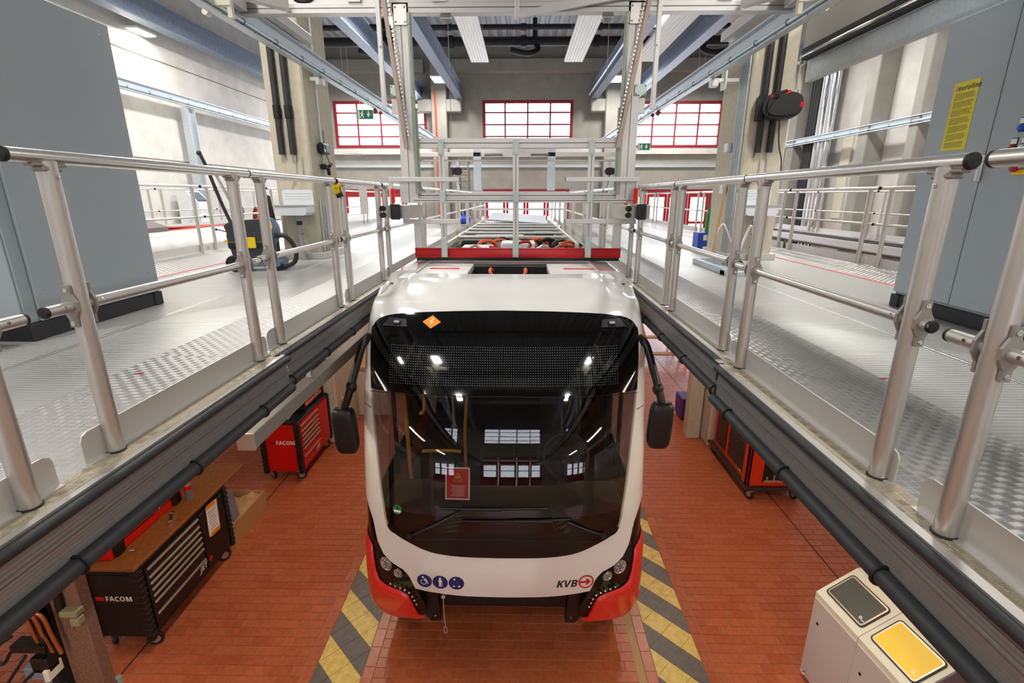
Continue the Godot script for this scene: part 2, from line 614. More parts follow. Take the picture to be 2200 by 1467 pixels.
func wall_with_holes(b: MB, x0: float, x1: float, y0: float, y1: float, z0: float, z1: float, holes: Array) -> void:
	# a wall in the x-y plane; holes: [xa, xb, ya, yb]
	var xs := [x0, x1]
	for h in holes:
		xs.append(h[0]); xs.append(h[1])
	xs.sort()
	for i in xs.size() - 1:
		var a: float = xs[i]
		var c: float = xs[i + 1]
		if c - a < 0.001: continue
		var cuts := []
		for h in holes:
			if h[0] < (a + c) / 2 and h[1] > (a + c) / 2: cuts.append([h[2], h[3]])
		cuts.sort()
		var y := y0
		for q in cuts:
			if q[0] > y: b.span(a, c, y, q[0], z0, z1)
			y = q[1]
		if y < y1: b.span(a, c, y, y1, z0, z1)

func gate(n: int, x0: float, x1: float, y1: float, z: float, leaves: int, inner: float, solid_top: float, label: String) -> void:
	# folding gate of red framed leaves with tall panes; inner = +1 when the hall lies towards +z
	var w := Node3D.new()
	w.name = "door_%d" % n
	add_child(w)
	tag(w, label, "gate", "", "structure")
	var f := MB.new()
	var zz := z + 0.05 * inner
	f.span(x0 - 0.12, x0, 0, y1 + 0.14, zz - 0.08, zz + 0.08)
	f.span(x1, x1 + 0.12, 0, y1 + 0.14, zz - 0.08, zz + 0.08)
	f.span(x0, x1, y1, y1 + 0.14, zz - 0.08, zz + 0.08)
	part(w, "door_frame", f, M.frame_red)
	for i in leaves:
		var a := lerpf(x0, x1, float(i) / leaves) + 0.01
		var c := lerpf(x0, x1, float(i + 1) / leaves) - 0.01
		var lf := MB.new()
		var st := 0.12
		lf.span(a, a + st, 0.02, y1, zz - 0.04, zz + 0.04)
		lf.span(c - st, c, 0.02, y1, zz - 0.04, zz + 0.04)
		lf.span(a + st, c - st, 0.02, 1.15, zz - 0.04, zz + 0.04)
		var ys := [1.15, 2.05, 2.17, 3.0, 3.12, solid_top]
		for k in [1, 3]:
			lf.span(a + st, c - st, ys[k], ys[k + 1], zz - 0.04, zz + 0.04)
		lf.span(a + st, c - st, solid_top, y1, zz - 0.04, zz + 0.04)
		var o := part(w, "leaf", lf, M.door_red)
		for k in 3:
			var lo: float = [1.15, 2.17, 3.12][k]
			var hi: float = [2.05, 3.0, solid_top][k]
			if hi - lo < 0.1: continue
			var p := MB.new()
			p.span(a + st, c - st, lo, hi, zz - 0.006, zz + 0.006)
			part(o, "pane", p, M.window_glass)

func hall() -> void:
	var top := 11.6
	# far gable
	var holes := [[-8.26, -4.1, 6.34, 8.3], [-1.6, 2.42, 6.33, 8.31], [4.95, 9.0, 6.33, 8.26], [-8.2, -4.3, 0, 4.55], [-1.63, 2.35, 0, 4.56], [4.9, 8.9, 0, 4.55]]
	var b := MB.new()
	wall_with_holes(b, -9.9, 10.1, 0, top, FAR_Z - 0.3, FAR_Z, holes)
	struct("wall_far", "concrete gable wall with red framed windows above red gates", b, M.concrete, "wall")
	window_far(1, -8.26, -4.1, 6.34, 8.3, FAR_Z - 0.15, 4, 4, "red framed window behind the gantry mast that has the exit sign beside it")
	window_far(2, -1.6, 2.42, 6.33, 8.31, FAR_Z - 0.15, 4, 4, "red framed window over the gate in the middle of the gable wall")
	window_far(3, 4.95, 9.0, 6.33, 8.26, FAR_Z - 0.15, 4, 4, "red framed window beside the column with the black cable reel")
	gate(1, -8.1, -4.4, 4.45, FAR_Z - 0.15, 4, 1.0, 4.2, "red framed glass gate at the end of the bay with the white bus roof")
	gate(2, -1.53, 2.25, 4.45, FAR_Z - 0.15, 4, 1.0, 4.2, "red framed glass gate behind the bus in the middle of the gable wall")
	gate(3, 5.0, 8.8, 4.45, FAR_Z - 0.15, 4, 1.0, 4.2, "red framed glass gate at the end of the empty bay")
	# concrete beams on the far gable
	b = MB.new()
	b.span(-9.7, -4.1, 9.36, 9.87, FAR_Z, FAR_Z + 0.35, 0.02)
	b.span(-2.9, 3.6, 9.36, 9.87, FAR_Z, FAR_Z + 0.35, 0.02)
	b.span(-3.05, 3.75, 9.62, 9.87, FAR_Z, FAR_Z + 0.34, 0.02)
	b.span(5.0, 9.9, 9.36, 9.87, FAR_Z, FAR_Z + 0.35, 0.02)
	struct("trim_1", "projecting concrete beam under the roof on the gable wall", b, M.concrete, "beam")
	b = MB.new()
	b.span(-9.7, 9.9, 5.5, 5.62, FAR_Z, FAR_Z + 0.1)
	struct("trim_2", "galvanised cable duct running along the gable wall", b, M.galv, "cable duct")
	b = MB.new()
	b.span(-9.7, 9.9, 6.05, 6.28, FAR_Z, FAR_Z + 0.22, 0.01)
	struct("trim_3", "concrete sill band below the windows of the gable wall", b, M.concrete_pale, "sill")
	# side walls
	b = MB.new()
	b.span(-9.9, -9.6, 0, top, FAR_Z - 0.3, BACK_Z + 0.3)
	var wl := struct("wall_west", "pale concrete side wall behind the bay with the white bus roof", b, M.concrete_pale, "wall")
	for y in [7.72, 5.2]:
		var j := MB.new()
		j.span(-9.605, -9.585, y - 0.012, y + 0.012, FAR_Z, BACK_Z)
		part(wl, "joint", j, M.concrete_dark)
	b = MB.new()
	wall_side_right(b, top)
	struct("wall_east", "beige side wall with recessed window bays beyond the empty bay", b, M.concrete_pale, "wall")
	# east wall pilasters and glazed strips
	for q in [[-21.6, 0.5], [-18.6, 0.5], [-14.75, 0.4], [-12.9, 0.3], [-8.0, 0.6]]:
		var c := MB.new()
		c.span(9.3, 9.8, 0, 9.0, q[0], q[0] + q[1], 0.02)
		struct("pillar", "flat concrete pilaster standing out from the beige side wall", c, M.concrete, "pillar").set_meta("group", "pilasters on the beige side wall")
	# back wall behind the camera with gates and upper windows
	var bh := [[-8.26, -4.1, 6.34, 8.3], [-1.9, 2.1, 6.33, 8.31], [4.95, 9.0, 6.33, 8.26], [-2.0, 2.2, 0, 4.55], [-8.2, -4.2, 0, 4.55], [5.0, 9.0, 0, 4.55]]
	b = MB.new()
	wall_with_holes(b, -9.9, 10.1, 0, top, BACK_Z, BACK_Z + 0.3, bh)
	struct("wall_back", "concrete gable wall opposite the bus front with red gates", b, M.concrete, "wall")
	window_far(4, -8.26, -4.1, 6.34, 8.3, BACK_Z + 0.15, 4, 4, "red framed upper window of the opposite gable on the cabinet side")
	window_far(5, -1.9, 2.1, 6.33, 8.31, BACK_Z + 0.15, 4, 4, "red framed upper window of the opposite gable over the dark red gate")
	window_far(6, 4.95, 9.0, 6.33, 8.26, BACK_Z + 0.15, 4, 4, "red framed upper window of the opposite gable on the notice side")
	gate(4, -1.9, 2.1, 4.45, BACK_Z + 0.15, 4, -1.0, 3.14, "dark red folding gate with small panes facing the bus front")
	gate(5, -8.1, -4.3, 4.45, BACK_Z + 0.15, 4, -1.0, 3.14, "dark red folding gate with small panes in the bay behind the grey cabinet")
	gate(6, 5.1, 8.9, 4.45, BACK_Z + 0.15, 4, -1.0, 3.14, "dark red folding gate with small panes in the bay behind the notice cabinet")
	# corrugated roof: trapezoid ribs running along z
	var r := MB.new()
	var p := PackedVector2Array()
	var x := -9.9
	while x < 10.1:
		for q in [[0.0, 0.0], [0.16, 0.0], [0.2, 0.12], [0.32, 0.12], [0.36, 0.0]]:
			p.append(Vector2(x + q[0], 10.55 + q[1]))
		x += 0.37
	p.append(Vector2(10.2, 10.95))
	p.append(Vector2(-9.9, 10.95))
	r.ext(p, V(0, 0, FAR_Z - 0.3), V(1, 0, 0), V(0, 1, 0), V(0, 0, BACK_Z - FAR_Z + 0.6))
	struct("ceiling", "corrugated grey steel roof sheeting above the hall", r, M.roof_sheet, "ceiling")
	# roof binders: concrete beams across the hall
	for z in [-16.3, -8.3, -0.3, 7.7, 14.0]:
		var c := MB.new()
		c.span(-9.6, 9.8, 9.75, 10.55, z - 0.25, z + 0.25, 0.03)
		tag(struct("beam", "concrete roof binder spanning the hall under the corrugated sheeting", c, M.concrete, "beam"), "", "", "concrete roof binders")
	# silver air duct and dark sprinkler pipes across the hall near the gable
	var d := MB.new()
	d.cyl(V(-9.5, 10.25, -17.6), V(9.7, 10.25, -17.6), 0.19, 20)
	solo("air_duct", "long silver round air duct crossing the hall under the roof", "duct", d, M.duct_silver)
	for q in [[10.05, -20.2, 0.09], [9.75, -20.8, 0.16]]:
		d = MB.new()
		d.cyl(V(-9.5, q[0], q[1]), V(9.7, q[0], q[1]), q[2], 14)
		var xx := -8.0
		while xx < 9.5:
			d.cyl(V(xx, q[0], q[1]), V(xx + 0.2, q[0], q[1]), q[2] * 1.3, 14)
			xx += 2.7
		var dp := solo("drain_pipe", "thick black drain pipe crossing the hall under the roof" if q[2] > 0.1 else "thin black pipe crossing the hall above the thick drain pipe", "pipe", d, M.dark_steel)
		var hg := MB.new()
		for hx in [-7.0, -2.2, 2.6, 7.4]: hg.cyl(V(hx, q[0], q[1]), V(hx, 10.6, q[1]), 0.012, 6)
		part(dp, "hanger", hg, M.galv)
		if q[2] > 0.1:
			for w in [[0.62, 1.0], [-5.0, 1.0], [6.9, -1.0]]:
				var br := MB.new()
				br.tube(spline([V(w[0], 9.75, -20.75), V(w[0] + 0.1 * w[1], 9.45, -20.7), V(w[0] - 0.3 * w[1], 9.3, -20.6), V(w[0] - 0.9 * w[1], 9.42, -20.6)], 5), 0.1, 10)
				br.cyl(V(w[0], 10.5, -20.8), V(w[0], 9.75, -20.8), 0.09, 10)
				part(dp, "branch", br, M.dark_steel)
	# radiant ceiling heaters
	for q in [[-1.57, -0.97], [1.55, 2.17], [3.8, 4.55]]:
		var t := thing("radiant_heater", "long white ribbed radiant heating panel hung under the roof", "heater", V((q[0] + q[1]) / 2, 8.56, -12.3 if q[0] < 3.0 else -13.95), 0, "white radiant heating panels")
		var w: float = q[1] - q[0]
		var pp := PackedVector2Array()
		var k := 7
		for i in k:
			var x0 := -w / 2 + w * i / k
			pp.append(Vector2(x0 + 0.006, 0.0)); pp.append(Vector2(x0 + w / k * 0.5, -0.02)); pp.append(Vector2(x0 + w / k - 0.006, 0.0))
		pp.append(Vector2(w / 2, 0.0)); pp.append(Vector2(w / 2, 0.06)); pp.append(Vector2(-w / 2, 0.06))
		var hb := MB.new()
		var hl := 6.3 if q[0] < 3.0 else 4.65
		hb.ext(pp, V(0, 0, -hl), V(1, 0, 0), V(0, 1, 0), V(0, 0, hl * 2))
		part(t, "panel", hb, M.panel_white)
		var cb := MB.new()
		for z in [-4.0, 0.0, 4.0]:
			for s in [-1, 1]: cb.cyl(V(s * w * 0.45, 0.05, z), V(s * w * 0.45, 1.9, z), 0.006, 6)
		part(t, "hanger", cb, M.galv)
	# crane runway girders (I-beams) on the column corbels
	for q in [[-2.55, "beside the mast with the black drag chain"], [-4.25, "on the white bus bay side of the columns"], [3.25, "above the gantry mast near the cable reel"], [4.95, "on the empty bay side of the columns"], [-8.95, "along the pale concrete wall"], [9.0, "along the beige side wall"]]:
		var g := MB.new()
		var h := 0.55
		var w := 0.3
		g.ext(PackedVector2Array([Vector2(-w / 2, 0), Vector2(w / 2, 0), Vector2(w / 2, 0.03), Vector2(0.015, 0.03), Vector2(0.015, h - 0.03), Vector2(w / 2, h - 0.03), Vector2(w / 2, h), Vector2(-w / 2, h), Vector2(-w / 2, h - 0.03), Vector2(-0.015, h - 0.03), Vector2(-0.015, 0.03), Vector2(-w / 2, 0.03)]), V(q[0], 8.25, FAR_Z + 0.02), V(1, 0, 0), V(0, 1, 0), V(0, 0, BACK_Z - FAR_Z - 0.1))
		var o := solo("crane_girder", "blue grey steel crane runway girder " + q[1], "girder", g, M.galv_blue)
		var rl := MB.new()
		rl.span(q[0] - 0.03, q[0] + 0.03, 8.8, 8.85, FAR_Z + 0.1, BACK_Z - 0.1)
		part(o, "crane_rail", rl, M.dark_steel)
		if q[0] == 3.25:
			var tb := MB.new()
			tb.cyl(V(q[0] - 0.2, 8.42, -23.5), V(q[0] - 0.2, 8.42, 5), 0.045, 8)
			part(o, "conduit", tb, M.galv)
	# columns with corbels
	for q in [[-3.64, -3.06, -9.05, "pale plastered column behind the sink and vacuum cleaner"], [3.45, 4.08, -9.05, "pale plastered column carrying the black cable reel"], [-3.75, -3.1, -23.9, "concrete column against the gable wall beside the orange riser pipe"], [3.75, 4.4, -23.9, "concrete column against the gable wall beside the middle window"], [-3.64, -3.06, 3.0, "plastered column behind the grey cabinet without notice"], [3.45, 4.08, 3.0, "plastered column behind the grey cabinet with notice"]]:
		var c := MB.new()
		c.span(q[0], q[1], 0, 9.7, q[2], q[2] + (1.07 if q[2] == -9.05 else 0.62), 0.025)
		c.span(q[0] - 0.62, q[1] + 0.62, 7.75, 8.25, q[2] + 0.05, q[2] + 0.57, 0.03)
		struct("column", q[3], c, M.plaster if q[2] > -20.0 else M.concrete, "column")
	# orange riser on the far column
	d = MB.new()
	d.cyl(V(-3.55, 3.3, -23.2), V(-3.55, 8.6, -23.2), 0.04, 8)
	solo("riser_pipe", "thin orange riser pipe on the far concrete column", "pipe", d, M.orange_cable)

func wall_side_right(b: MB, top: float) -> void:
	b.span(9.8, 10.1, 0, top, FAR_Z - 0.3, BACK_Z + 0.3)

# ---------------------------------------------------------------- the tiled ground floor
func ground_floor() -> void:
	var b := MB.new()
	b.span(-9.9, 10.1, -0.3, -0.004, FAR_Z - 0.3, BACK_Z + 0.3)
	var fl := struct("floor", "red brown clay tile floor in half bond with pale joints", b, M.grout, "floor")
	var tl := MB.new()
	var L := 0.2125
	var W := 0.1055
	var gp := 0.006
	tl.box(V(0, -0.001, 0), V(L - gp, 0.008, W - gp), 0.0015)
	var full := tl.mesh()
	tl = MB.new()
	tl.box(V(0, -0.001, 0), V(L / 2 - gp, 0.008, W - gp), 0.0015)
	var half := tl.mesh()
	var spots := []                     # [x, z, half?, turned?]
	var z_hi := 5.0
	var z_lo := -21.0
	for f in [[-5.4, -1.865, 1.0], [-1.195, 1.32, -1.0], [1.995, 5.6, -1.0]]:
		var row := 0
		var z := z_hi
		while z > z_lo:
			var x: float = f[0] if f[2] < 0 else f[1]
			var dir: float = -f[2]
			var lim: float = absf(f[1] - f[0])
			var used := 0.0
			if row % 2 == 1:
				spots.append([x + dir * L / 4, z, true, false])
				used = L / 2
			while used + L <= lim + 0.02:
				spots.append([x + dir * (used + L / 2), z, false, false])
				used += L
			if lim - used > L / 2 - 0.02:
				spots.append([x + dir * (used + L / 4), z, true, false])
			z -= W
			row += 1
	for x in [-1.81, -1.25, 1.375, 1.94]:
		var z := z_hi
		while z > z_lo:
			spots.append([x, z, false, true])
			z -= L
	# the three hundred that show largest become parts of their own; the rest one mass
	var rated := []
	for i in spots.size():
		var s: Array = spots[i]
		var score := 0.0
		var u: float = absf(s[0] - 0.15)
		var seen: bool = s[1] < -3.25 and s[1] > -7.0 and u < 3.95
		if s[0] > -1.25 and s[0] < 1.3 and s[1] < -3.85: seen = false
		if s[0] < -3.3 and s[1] > -5.2: seen = false
		if s[0] > 2.3 and s[1] > -3.9: seen = false
		# seen below the deck edge
		var at_edge: float = 0.15 + (s[0] - 0.15) * (4.25 - 3.05) / 4.25
		if absf(at_edge) > 1.27: seen = false
		if seen: score = 100.0 - Vector3(s[0] - 0.15, 4.25, s[1]).length()
		if s[2]: score *= 0.5
		rated.append([score, i])
	rated.sort_custom(func(p, q): return p[0] > q[0])
	var single := {}
	for i in 300:
		if rated[i][0] > 0.0: single[rated[i][1]] = true
	var tints := []
	for k in 4: tints.append(M["tile%d" % k])
	var mmf := []
	var mmh := []
	for i in spots.size():
		var s: Array = spots[i]
		var xf := Transform3D(Basis(Vector3.UP, PI / 2 if s[3] else 0.0), V(s[0], 0, s[1]))
		if single.has(i):
			var o := MeshInstance3D.new()
			o.name = "tile"
			o.mesh = half if s[2] else full
			o.material_override = tints[rng.randi() % 4]
			o.transform = xf
			fl.add_child(o, true)
		elif s[2]: mmh.append(xf)
		else: mmf.append(xf)
	for q in [[mmf, full], [mmh, half]]:
		var mm := MultiMesh.new()
		mm.transform_format = MultiMesh.TRANSFORM_3D
		mm.use_colors = true
		mm.mesh = q[1]
		mm.instance_count = q[0].size()
		for i in q[0].size():
			mm.set_instance_transform(i, q[0][i])
			var c: Color = tints[rng.randi() % 4].albedo_color.srgb_to_linear()
			mm.set_instance_color(i, c)
		var mi := MultiMeshInstance3D.new()
		mi.name = "tiles_beyond"
		mi.multimesh = mm
		mi.material_override = M.tile_many
		fl.add_child(mi, true)
		tag(mi, "", "", "", "stuff")
	# diagonal yellow and grey warning strips beside the bus
	for st in [[-1.755, -1.305, -4.256], [1.43, 1.885, -4.168]]:
		var w: float = st[1] - st[0]
		var s := 0.2157
		var clip := PackedVector2Array([Vector2(st[0], -21), Vector2(st[1], -21), Vector2(st[1], 5), Vector2(st[0], 5)])
		var e1 := Vector2(1, 1) / sqrt(2.0)        # along the bands: right and nearer
		var e2 := Vector2(1, -1) / sqrt(2.0)
		var o := Vector2(st[0], st[2])
		var many := {0: MB.new(), 1: MB.new()}
		for j in range(-60, 100):
			for i in range(-60, 70):
				var a := o + e1 * s * i + e2 * s * (j - 30) 
				var mid := a + (e1 + e2) * s / 2
				if mid.x < st[0] - s or mid.x > st[1] + s or mid.y < -21 or mid.y > 5: continue
				var g := 0.0022
				var sq := PackedVector2Array([a + e1 * g + e2 * g, a + e1 * (s - g) + e2 * g, a + e1 * (s - g) + e2 * (s - g), a + e1 * g + e2 * (s - g)])
				for poly in Geometry2D.intersect_polygons(sq, clip):
					if poly.size() < 3: continue
					var col: int = posmod(j - 30, 2)
					if mid.y > -8.5 and mid.y < -3.0:
						var tb := MB.new()
						tb.ext(poly, V(0, -0.006, 0), V(1, 0, 0), V(0, 0, 1), V(0, 0.0075, 0))
						part(fl, "warning_tile", tb, M.tile_yellow if col == 0 else M.tile_grey)
					else:
						many[col].ext(poly, V(0, -0.006, 0), V(1, 0, 0), V(0, 0, 1), V(0, 0.0075, 0))
		for col in 2:
			var mo := part(fl, "warning_tiles_beyond", many[col], M.tile_yellow if col == 0 else M.tile_grey)
			tag(mo, "", "", "", "stuff")
	# expansion joints
	for x in [-3.53, 3.84]:
		var jb := MB.new()
		jb.span(x - 0.007, x + 0.007, -0.003, 0.0045, -21, 5)
		part(fl, "expansion_joint", jb, M.joint_dark)
	# shaft cover near the black tool trolley
	var cv := MB.new()
	cv.span(-4.05, -3.42, -0.003, 0.0048, -3.3, -2.7)
	part(fl, "shaft_cover", cv, M.tile2)
	var cf := MB.new()
	for q in [[-4.07, -3.4, -3.33, -3.3], [-4.07, -3.4, -2.7, -2.67], [-4.07, -4.05, -3.3, -2.7], [-3.42, -3.4, -3.3, -2.7]]:
		cf.span(q[0], q[1], -0.003, 0.0055, q[2], q[3])
	part(fl, "shaft_frame", cf, M.dark_steel)

# ---------------------------------------------------------------- platforms
var rib_cache := {}

func bar_cluster() -> ArrayMesh:
	# five short raised bars of tread plate
	var b := MB.new()
	for i in 5:
		var x := (i - 2) * 0.0068
		var a := 0.0026
		var l := 0.0155
		var h := 0.0022
		var p0 := V(x - a, 0, -l); var p1 := V(x + a, 0, -l); var p2 := V(x + a, 0, l); var p3 := V(x - a, 0, l)
		var t0 := V(x, h, -l * 0.55); var t1 := V(x, h, l * 0.55)
		b.tri(p0, p3, t1, V(-0.7, 0.7, 0), V(-0.7, 0.7, 0), V(-0.3, 1, 0).normalized())
		b.tri(p0, t1, t0, V(-0.7, 0.7, 0), V(-0.3, 1, 0).normalized(), V(-0.3, 1, 0).normalized())
		b.tri(p1, t0, t1, V(0.7, 0.7, 0), V(0.3, 1, 0).normalized(), V(0.3, 1, 0).normalized())
		b.tri(p1, t1, p2, V(0.7, 0.7, 0), V(0.3, 1, 0).normalized(), V(0.7, 0.7, 0))
		b.tri(p0, t0, p1, V(0, 0.7, -0.7), V(0, 0.9, -0.4), V(0, 0.7, -0.7))
		b.tri(p2, t1, p3, V(0, 0.7, 0.7), V(0, 0.9, 0.4), V(0, 0.7, 0.7))
	return b.mesh()

func tread(parent: Node, x0: float, x1: float, z0: float, z1: float, bars_from: float, cluster: ArrayMesh) -> void:
	# x0<x1, z0<z1: plate with its raised bars
	var b := MB.new()
	b.span(x0, x1, DECK - 0.006, DECK, z0, z1)
	part(parent, "tread_plate", b, M.tread_dusty if x1 - x0 < 0.2 else M.tread)
	var cell := 0.037
	var xf := []
	var nx := int((x1 - x0) / cell)
	var z := z1 - cell / 2
	var r := 0
	while z > bars_from and z > z0:
		for i in nx:
			xf.append(Transform3D(Basis(Vector3.UP, 0.12 if (i + r) % 2 == 0 else PI / 2 + 0.12), V(x0 + (i + 0.5) * (x1 - x0) / nx, DECK, z)))
		z -= cell
		r += 1
	var mm := MultiMesh.new()
	mm.transform_format = MultiMesh.TRANSFORM_3D
	mm.mesh = cluster
	mm.instance_count = xf.size()
	for i in xf.size(): mm.set_instance_transform(i, xf[i])
	var mi := MultiMeshInstance3D.new()
	mi.name = "tread_bars"
	mi.multimesh = mm
	mi.material_override = M.tread_dusty if x1 - x0 < 0.2 else M.tread
	parent.add_child(mi, true)
	tag(mi, "", "", "", "stuff")

func planks(parent: Node, x0: float, x1: float, z0: float, z1: float) -> void:
	# ribbed aluminium planking: ribs across the walkway, one panel per 1.5 m
	var z := z1
	while z > z0 + 0.01:
		var a: float = max(z - 1.5, z0)
		var key := "%.3f %.3f" % [x1 - x0, z - a]
		if not rib_cache.has(key):
			var p := PackedVector2Array()
			var k := int((z - a) / 0.034)
			var w := (z - a) / k
			for i in k:
				var q := -i * w
				p.append(Vector2(q - 0.0006, -0.007)); p.append(Vector2(q - 0.004, -0.0005)); p.append(Vector2(q - w * 0.45, 0.0)); p.append(Vector2(q - w + 0.007, -0.0005)); p.append(Vector2(q - w + 0.0006, -0.007))
			p.append(Vector2(-(z - a), -0.03)); p.append(Vector2(0, -0.03))
			var b := MB.new()
			b.ext(p, V(0, 0, 0), V(0, 0, 1), V(0, 1, 0), V(x1 - x0, 0, 0))
			rib_cache[key] = b.mesh()
		var o := part(parent, "ribbed_plank", rib_cache[key], M.plank)
		o.position = V(x0, DECK, z)
		z = a

func fascia_profile(h: float) -> PackedVector2Array:
	# x towards the bus; ribbed aluminium edge section
	var p := PackedVector2Array()
	p.append(Vector2(-0.06, 0.0))
	p.append(Vector2(-0.012, 0.0))
	var k := 11
	for i in k:
		var y0 := -0.028 - (h - 0.03) * i / k
		var y1 := -0.028 - (h - 0.03) * (i + 1) / k
		var d := 0.006 if i == 4 or i == 5 else 0.0
		p.append(Vector2(d, y0 - 0.001)); p.append(Vector2(d, y1 + 0.0045)); p.append(Vector2(-0.004, y1 + 0.0035)); p.append(Vector2(-0.004, y1 + 0.0005))
	p.append(Vector2(-0.06, -h))
	return p

func deck_section(s: float, edge: float, z_near: float, z_far: float, called: String, label: String) -> void:
	# s = -1 on the west side, +1 on the east: edge strip with fascia, trim and padded tube
	var t := thing(called, label, "platform edge", V(s * edge, DECK, 0), 0, "edge sections of the roof platforms")
	var L := z_near - z_far
	var b := MB.new()
	b.ext(fascia_profile(0.2), V(0, -0.008, z_far), V(-s, 0, 0), V(0, 1, 0), V(0, 0, L))
	part(t, "fascia", b, M.fascia)
	b = MB.new()
	b.cyl(V(-s * 0.012, -0.022, z_far), V(-s * 0.012, -0.022, z_near), 0.019, 12)
	part(t, "rubber_trim", b, M.foam)
	b = MB.new()
	b.span(-0.004, 0.03 * s, -0.006, 0.004, z_far, z_near)
	part(t, "edge_strip", b, M.alu)
	b = MB.new()
	b.cyl(V(-s * 0.014, -0.215, z_far + 0.01), V(-s * 0.014, -0.215, z_near - 0.01), 0.03, 14)
	part(t, "padded_tube", b, M.foam)
	var z := z_near - 0.1
	while z > z_far + 0.05:
		b = MB.new()
		b.tube(arc(V(-s * 0.014, -0.215, z), V(1, 0, 0), V(0, 1, 0), 0.034, 0, 360, 18), 0.006, 6, false)
		b.box(V(s * 0.02, -0.184, z), V(0.07, 0.008, 0.014))
		part(t, "strap", b, M.rubber)
		z -= 0.62
	if s > 0:
		b = MB.new()
		b.span(-0.004, 0.03, -0.2, 0.006, z_far - 0.012, z_far + 0.006)
		part(t, "end_seal", b, M.rubber)

func platforms() -> void:
	var cluster := bar_cluster()
	for s in [-1.0, 1.0]:
		var lab := "raised aluminium walkway with the vacuum cleaner and sink column" if s < 0 else "raised aluminium walkway with the notice cabinet and cable reel column"
		var t := thing("roof_platform", lab, "platform")
		var far_x := 5.6 if s < 0 else 5.22
		var z_near := 13.0
		var z_far := -22.4
		var X := func(a: float, c: float) -> Array: return [min(s * a, s * c), max(s * a, s * c)]
		# carrying grid under the deck
		var b := MB.new()
		var q: Array = X.call(1.42, far_x)
		b.span(q[0], q[1], DECK - 0.14, DECK - 0.035, z_far, z_near)
		part(t, "deck_plate", b, M.galv)
		for xx in [1.75, 3.0, 4.3, far_x - 0.15]:
			b = MB.new()
			b.span(s * xx - 0.06, s * xx + 0.06, DECK - 0.36, DECK - 0.14, z_far, z_near)
			part(t, "carrier_beam", b, M.galv)
		for seg in [[-2.95, z_near, -0.4], [z_far, -2.95, -12.5]]:
			q = X.call(1.35 if seg[0] > -5 else 1.41, 1.47)
			tread(t, q[0], q[1], seg[0] + 0.004, seg[1], seg[2] if seg[0] < -5 else -99.0, cluster)
			q = X.call(1.47, 2.15)
			tread(t, q[0], q[1], seg[0] + 0.004, seg[1] - (0.0 if seg[1] > 0 else 0.0), seg[2] if seg[0] < -5 else -99.0, cluster)
		q = X.call(2.152, 2.83)
		planks(t, q[0], q[1], -16.0, 6.0)
		q = X.call(2.88, 4.33)
		planks(t, q[0], q[1], -16.0, 6.0)
		b = MB.new()
		q = X.call(2.152, 4.33)
		b.span(q[0], q[1], DECK - 0.03, DECK - 0.002, z_far, -16.0)
		part(t, "far_planking", b, M.plank)
		b = MB.new()
		q = X.call(2.83, 2.88)
		b.ext(PackedVector2Array([Vector2(0, -0.01), Vector2(0, 0.002), Vector2(0.02, 0.002), Vector2(0.023, -0.004), Vector2(0.027, -0.004), Vector2(0.03, 0.002), Vector2(0.05, 0.002), Vector2(0.05, -0.01)]), V(q[0], DECK, z_far), V(1, 0, 0), V(0, 1, 0), V(0, 0, z_near - z_far))
		part(t, "joint_strip", b, M.alu_bright)
		b = MB.new()
		q = X.call(4.335, 4.385)
		b.span(q[0], q[1], DECK - 0.02, DECK + 0.003, z_far, 6.0)
		part(t, "red_safety_line", b, M.red_line)
		q = X.call(4.385, far_x)
		tread(t, q[0], q[1], z_far, 3.0, -13.5, cluster)
		# outer fascia
		b = MB.new()
		q = X.call(far_x, far_x + 0.03)
		b.span(q[0], q[1], DECK - 0.36, DECK, z_far, z_near)
		part(t, "outer_fascia", b, M.alu_soft)
		# supports
		for z in [-21.5, -14.0, 7.5]:
			b = MB.new()
			b.span(s * 2.6 - 0.1, s * 2.6 + 0.1, 0, DECK - 0.36, z - 0.1, z + 0.1, 0.01)
			part(t, "support_post", b, M.galv)
		deck_section(s, 1.34, z_near, -2.98 if s < 0 else -2.85, "platform_edge", "ribbed edge with padded tube of the nearer walkway section on the vacuum side" if s < 0 else "ribbed edge with padded tube of the nearer walkway section on the reel side")
		deck_section(s, 1.40, -3.0 if s < 0 else -2.87, z_far, "platform_edge", "ribbed edge with padded tube of the recessed walkway section on the vacuum side" if s < 0 else "ribbed edge with padded tube of the recessed walkway section on the reel side")
		# strip lamps below the deck light the ground floor
		for z in [2.5, -0.6, -3.7, -6.8, -9.9, -13.0, -16.1, -19.2]:
			var l := thing("strip_lamp", "long strip lamp under the walkway", "lamp", V(s * 2.3, DECK - 0.2, z), 0, "strip lamps under the walkways")
			b = MB.new()
			b.box(V(0, 0.0, 0), V(0.12, 0.06, 1.5), 0.01)
			part(l, "housing", b, M.white_paint)
			b = MB.new()
			b.box(V(0, -0.036, 0), V(0.09, 0.015, 1.44), 0.004)
			part(l, "diffuser", b, M.strip_glow)
			area(l, V(0, -0.05, 0), Vector2(0.09, 1.44), 2.0, Color(1.0, 0.94, 0.86))
	# long grey cable trunk hung under the west walkway
	var ct := MB.new()
	ct.span(-1.725, -1.61, 2.63, 2.745, -21, -2.95, 0.006)
	var o := solo("hanging_duct", "grey box section beam hung below the walkway above the red tool trolley", "duct", ct, M.bracket)
	var cc := MB.new()
	cc.span(-1.727, -1.608, 2.628, 2.747, -2.95, -2.935)
	part(o, "end_cap", cc, M.alu)
	cc = MB.new()
	for z in [-4.0, -8.0, -12.0]: cc.span(-1.69, -1.65, 2.76, DECK - 0.3, z - 0.02, z + 0.02)
	part(o, "hanger", cc, M.galv)

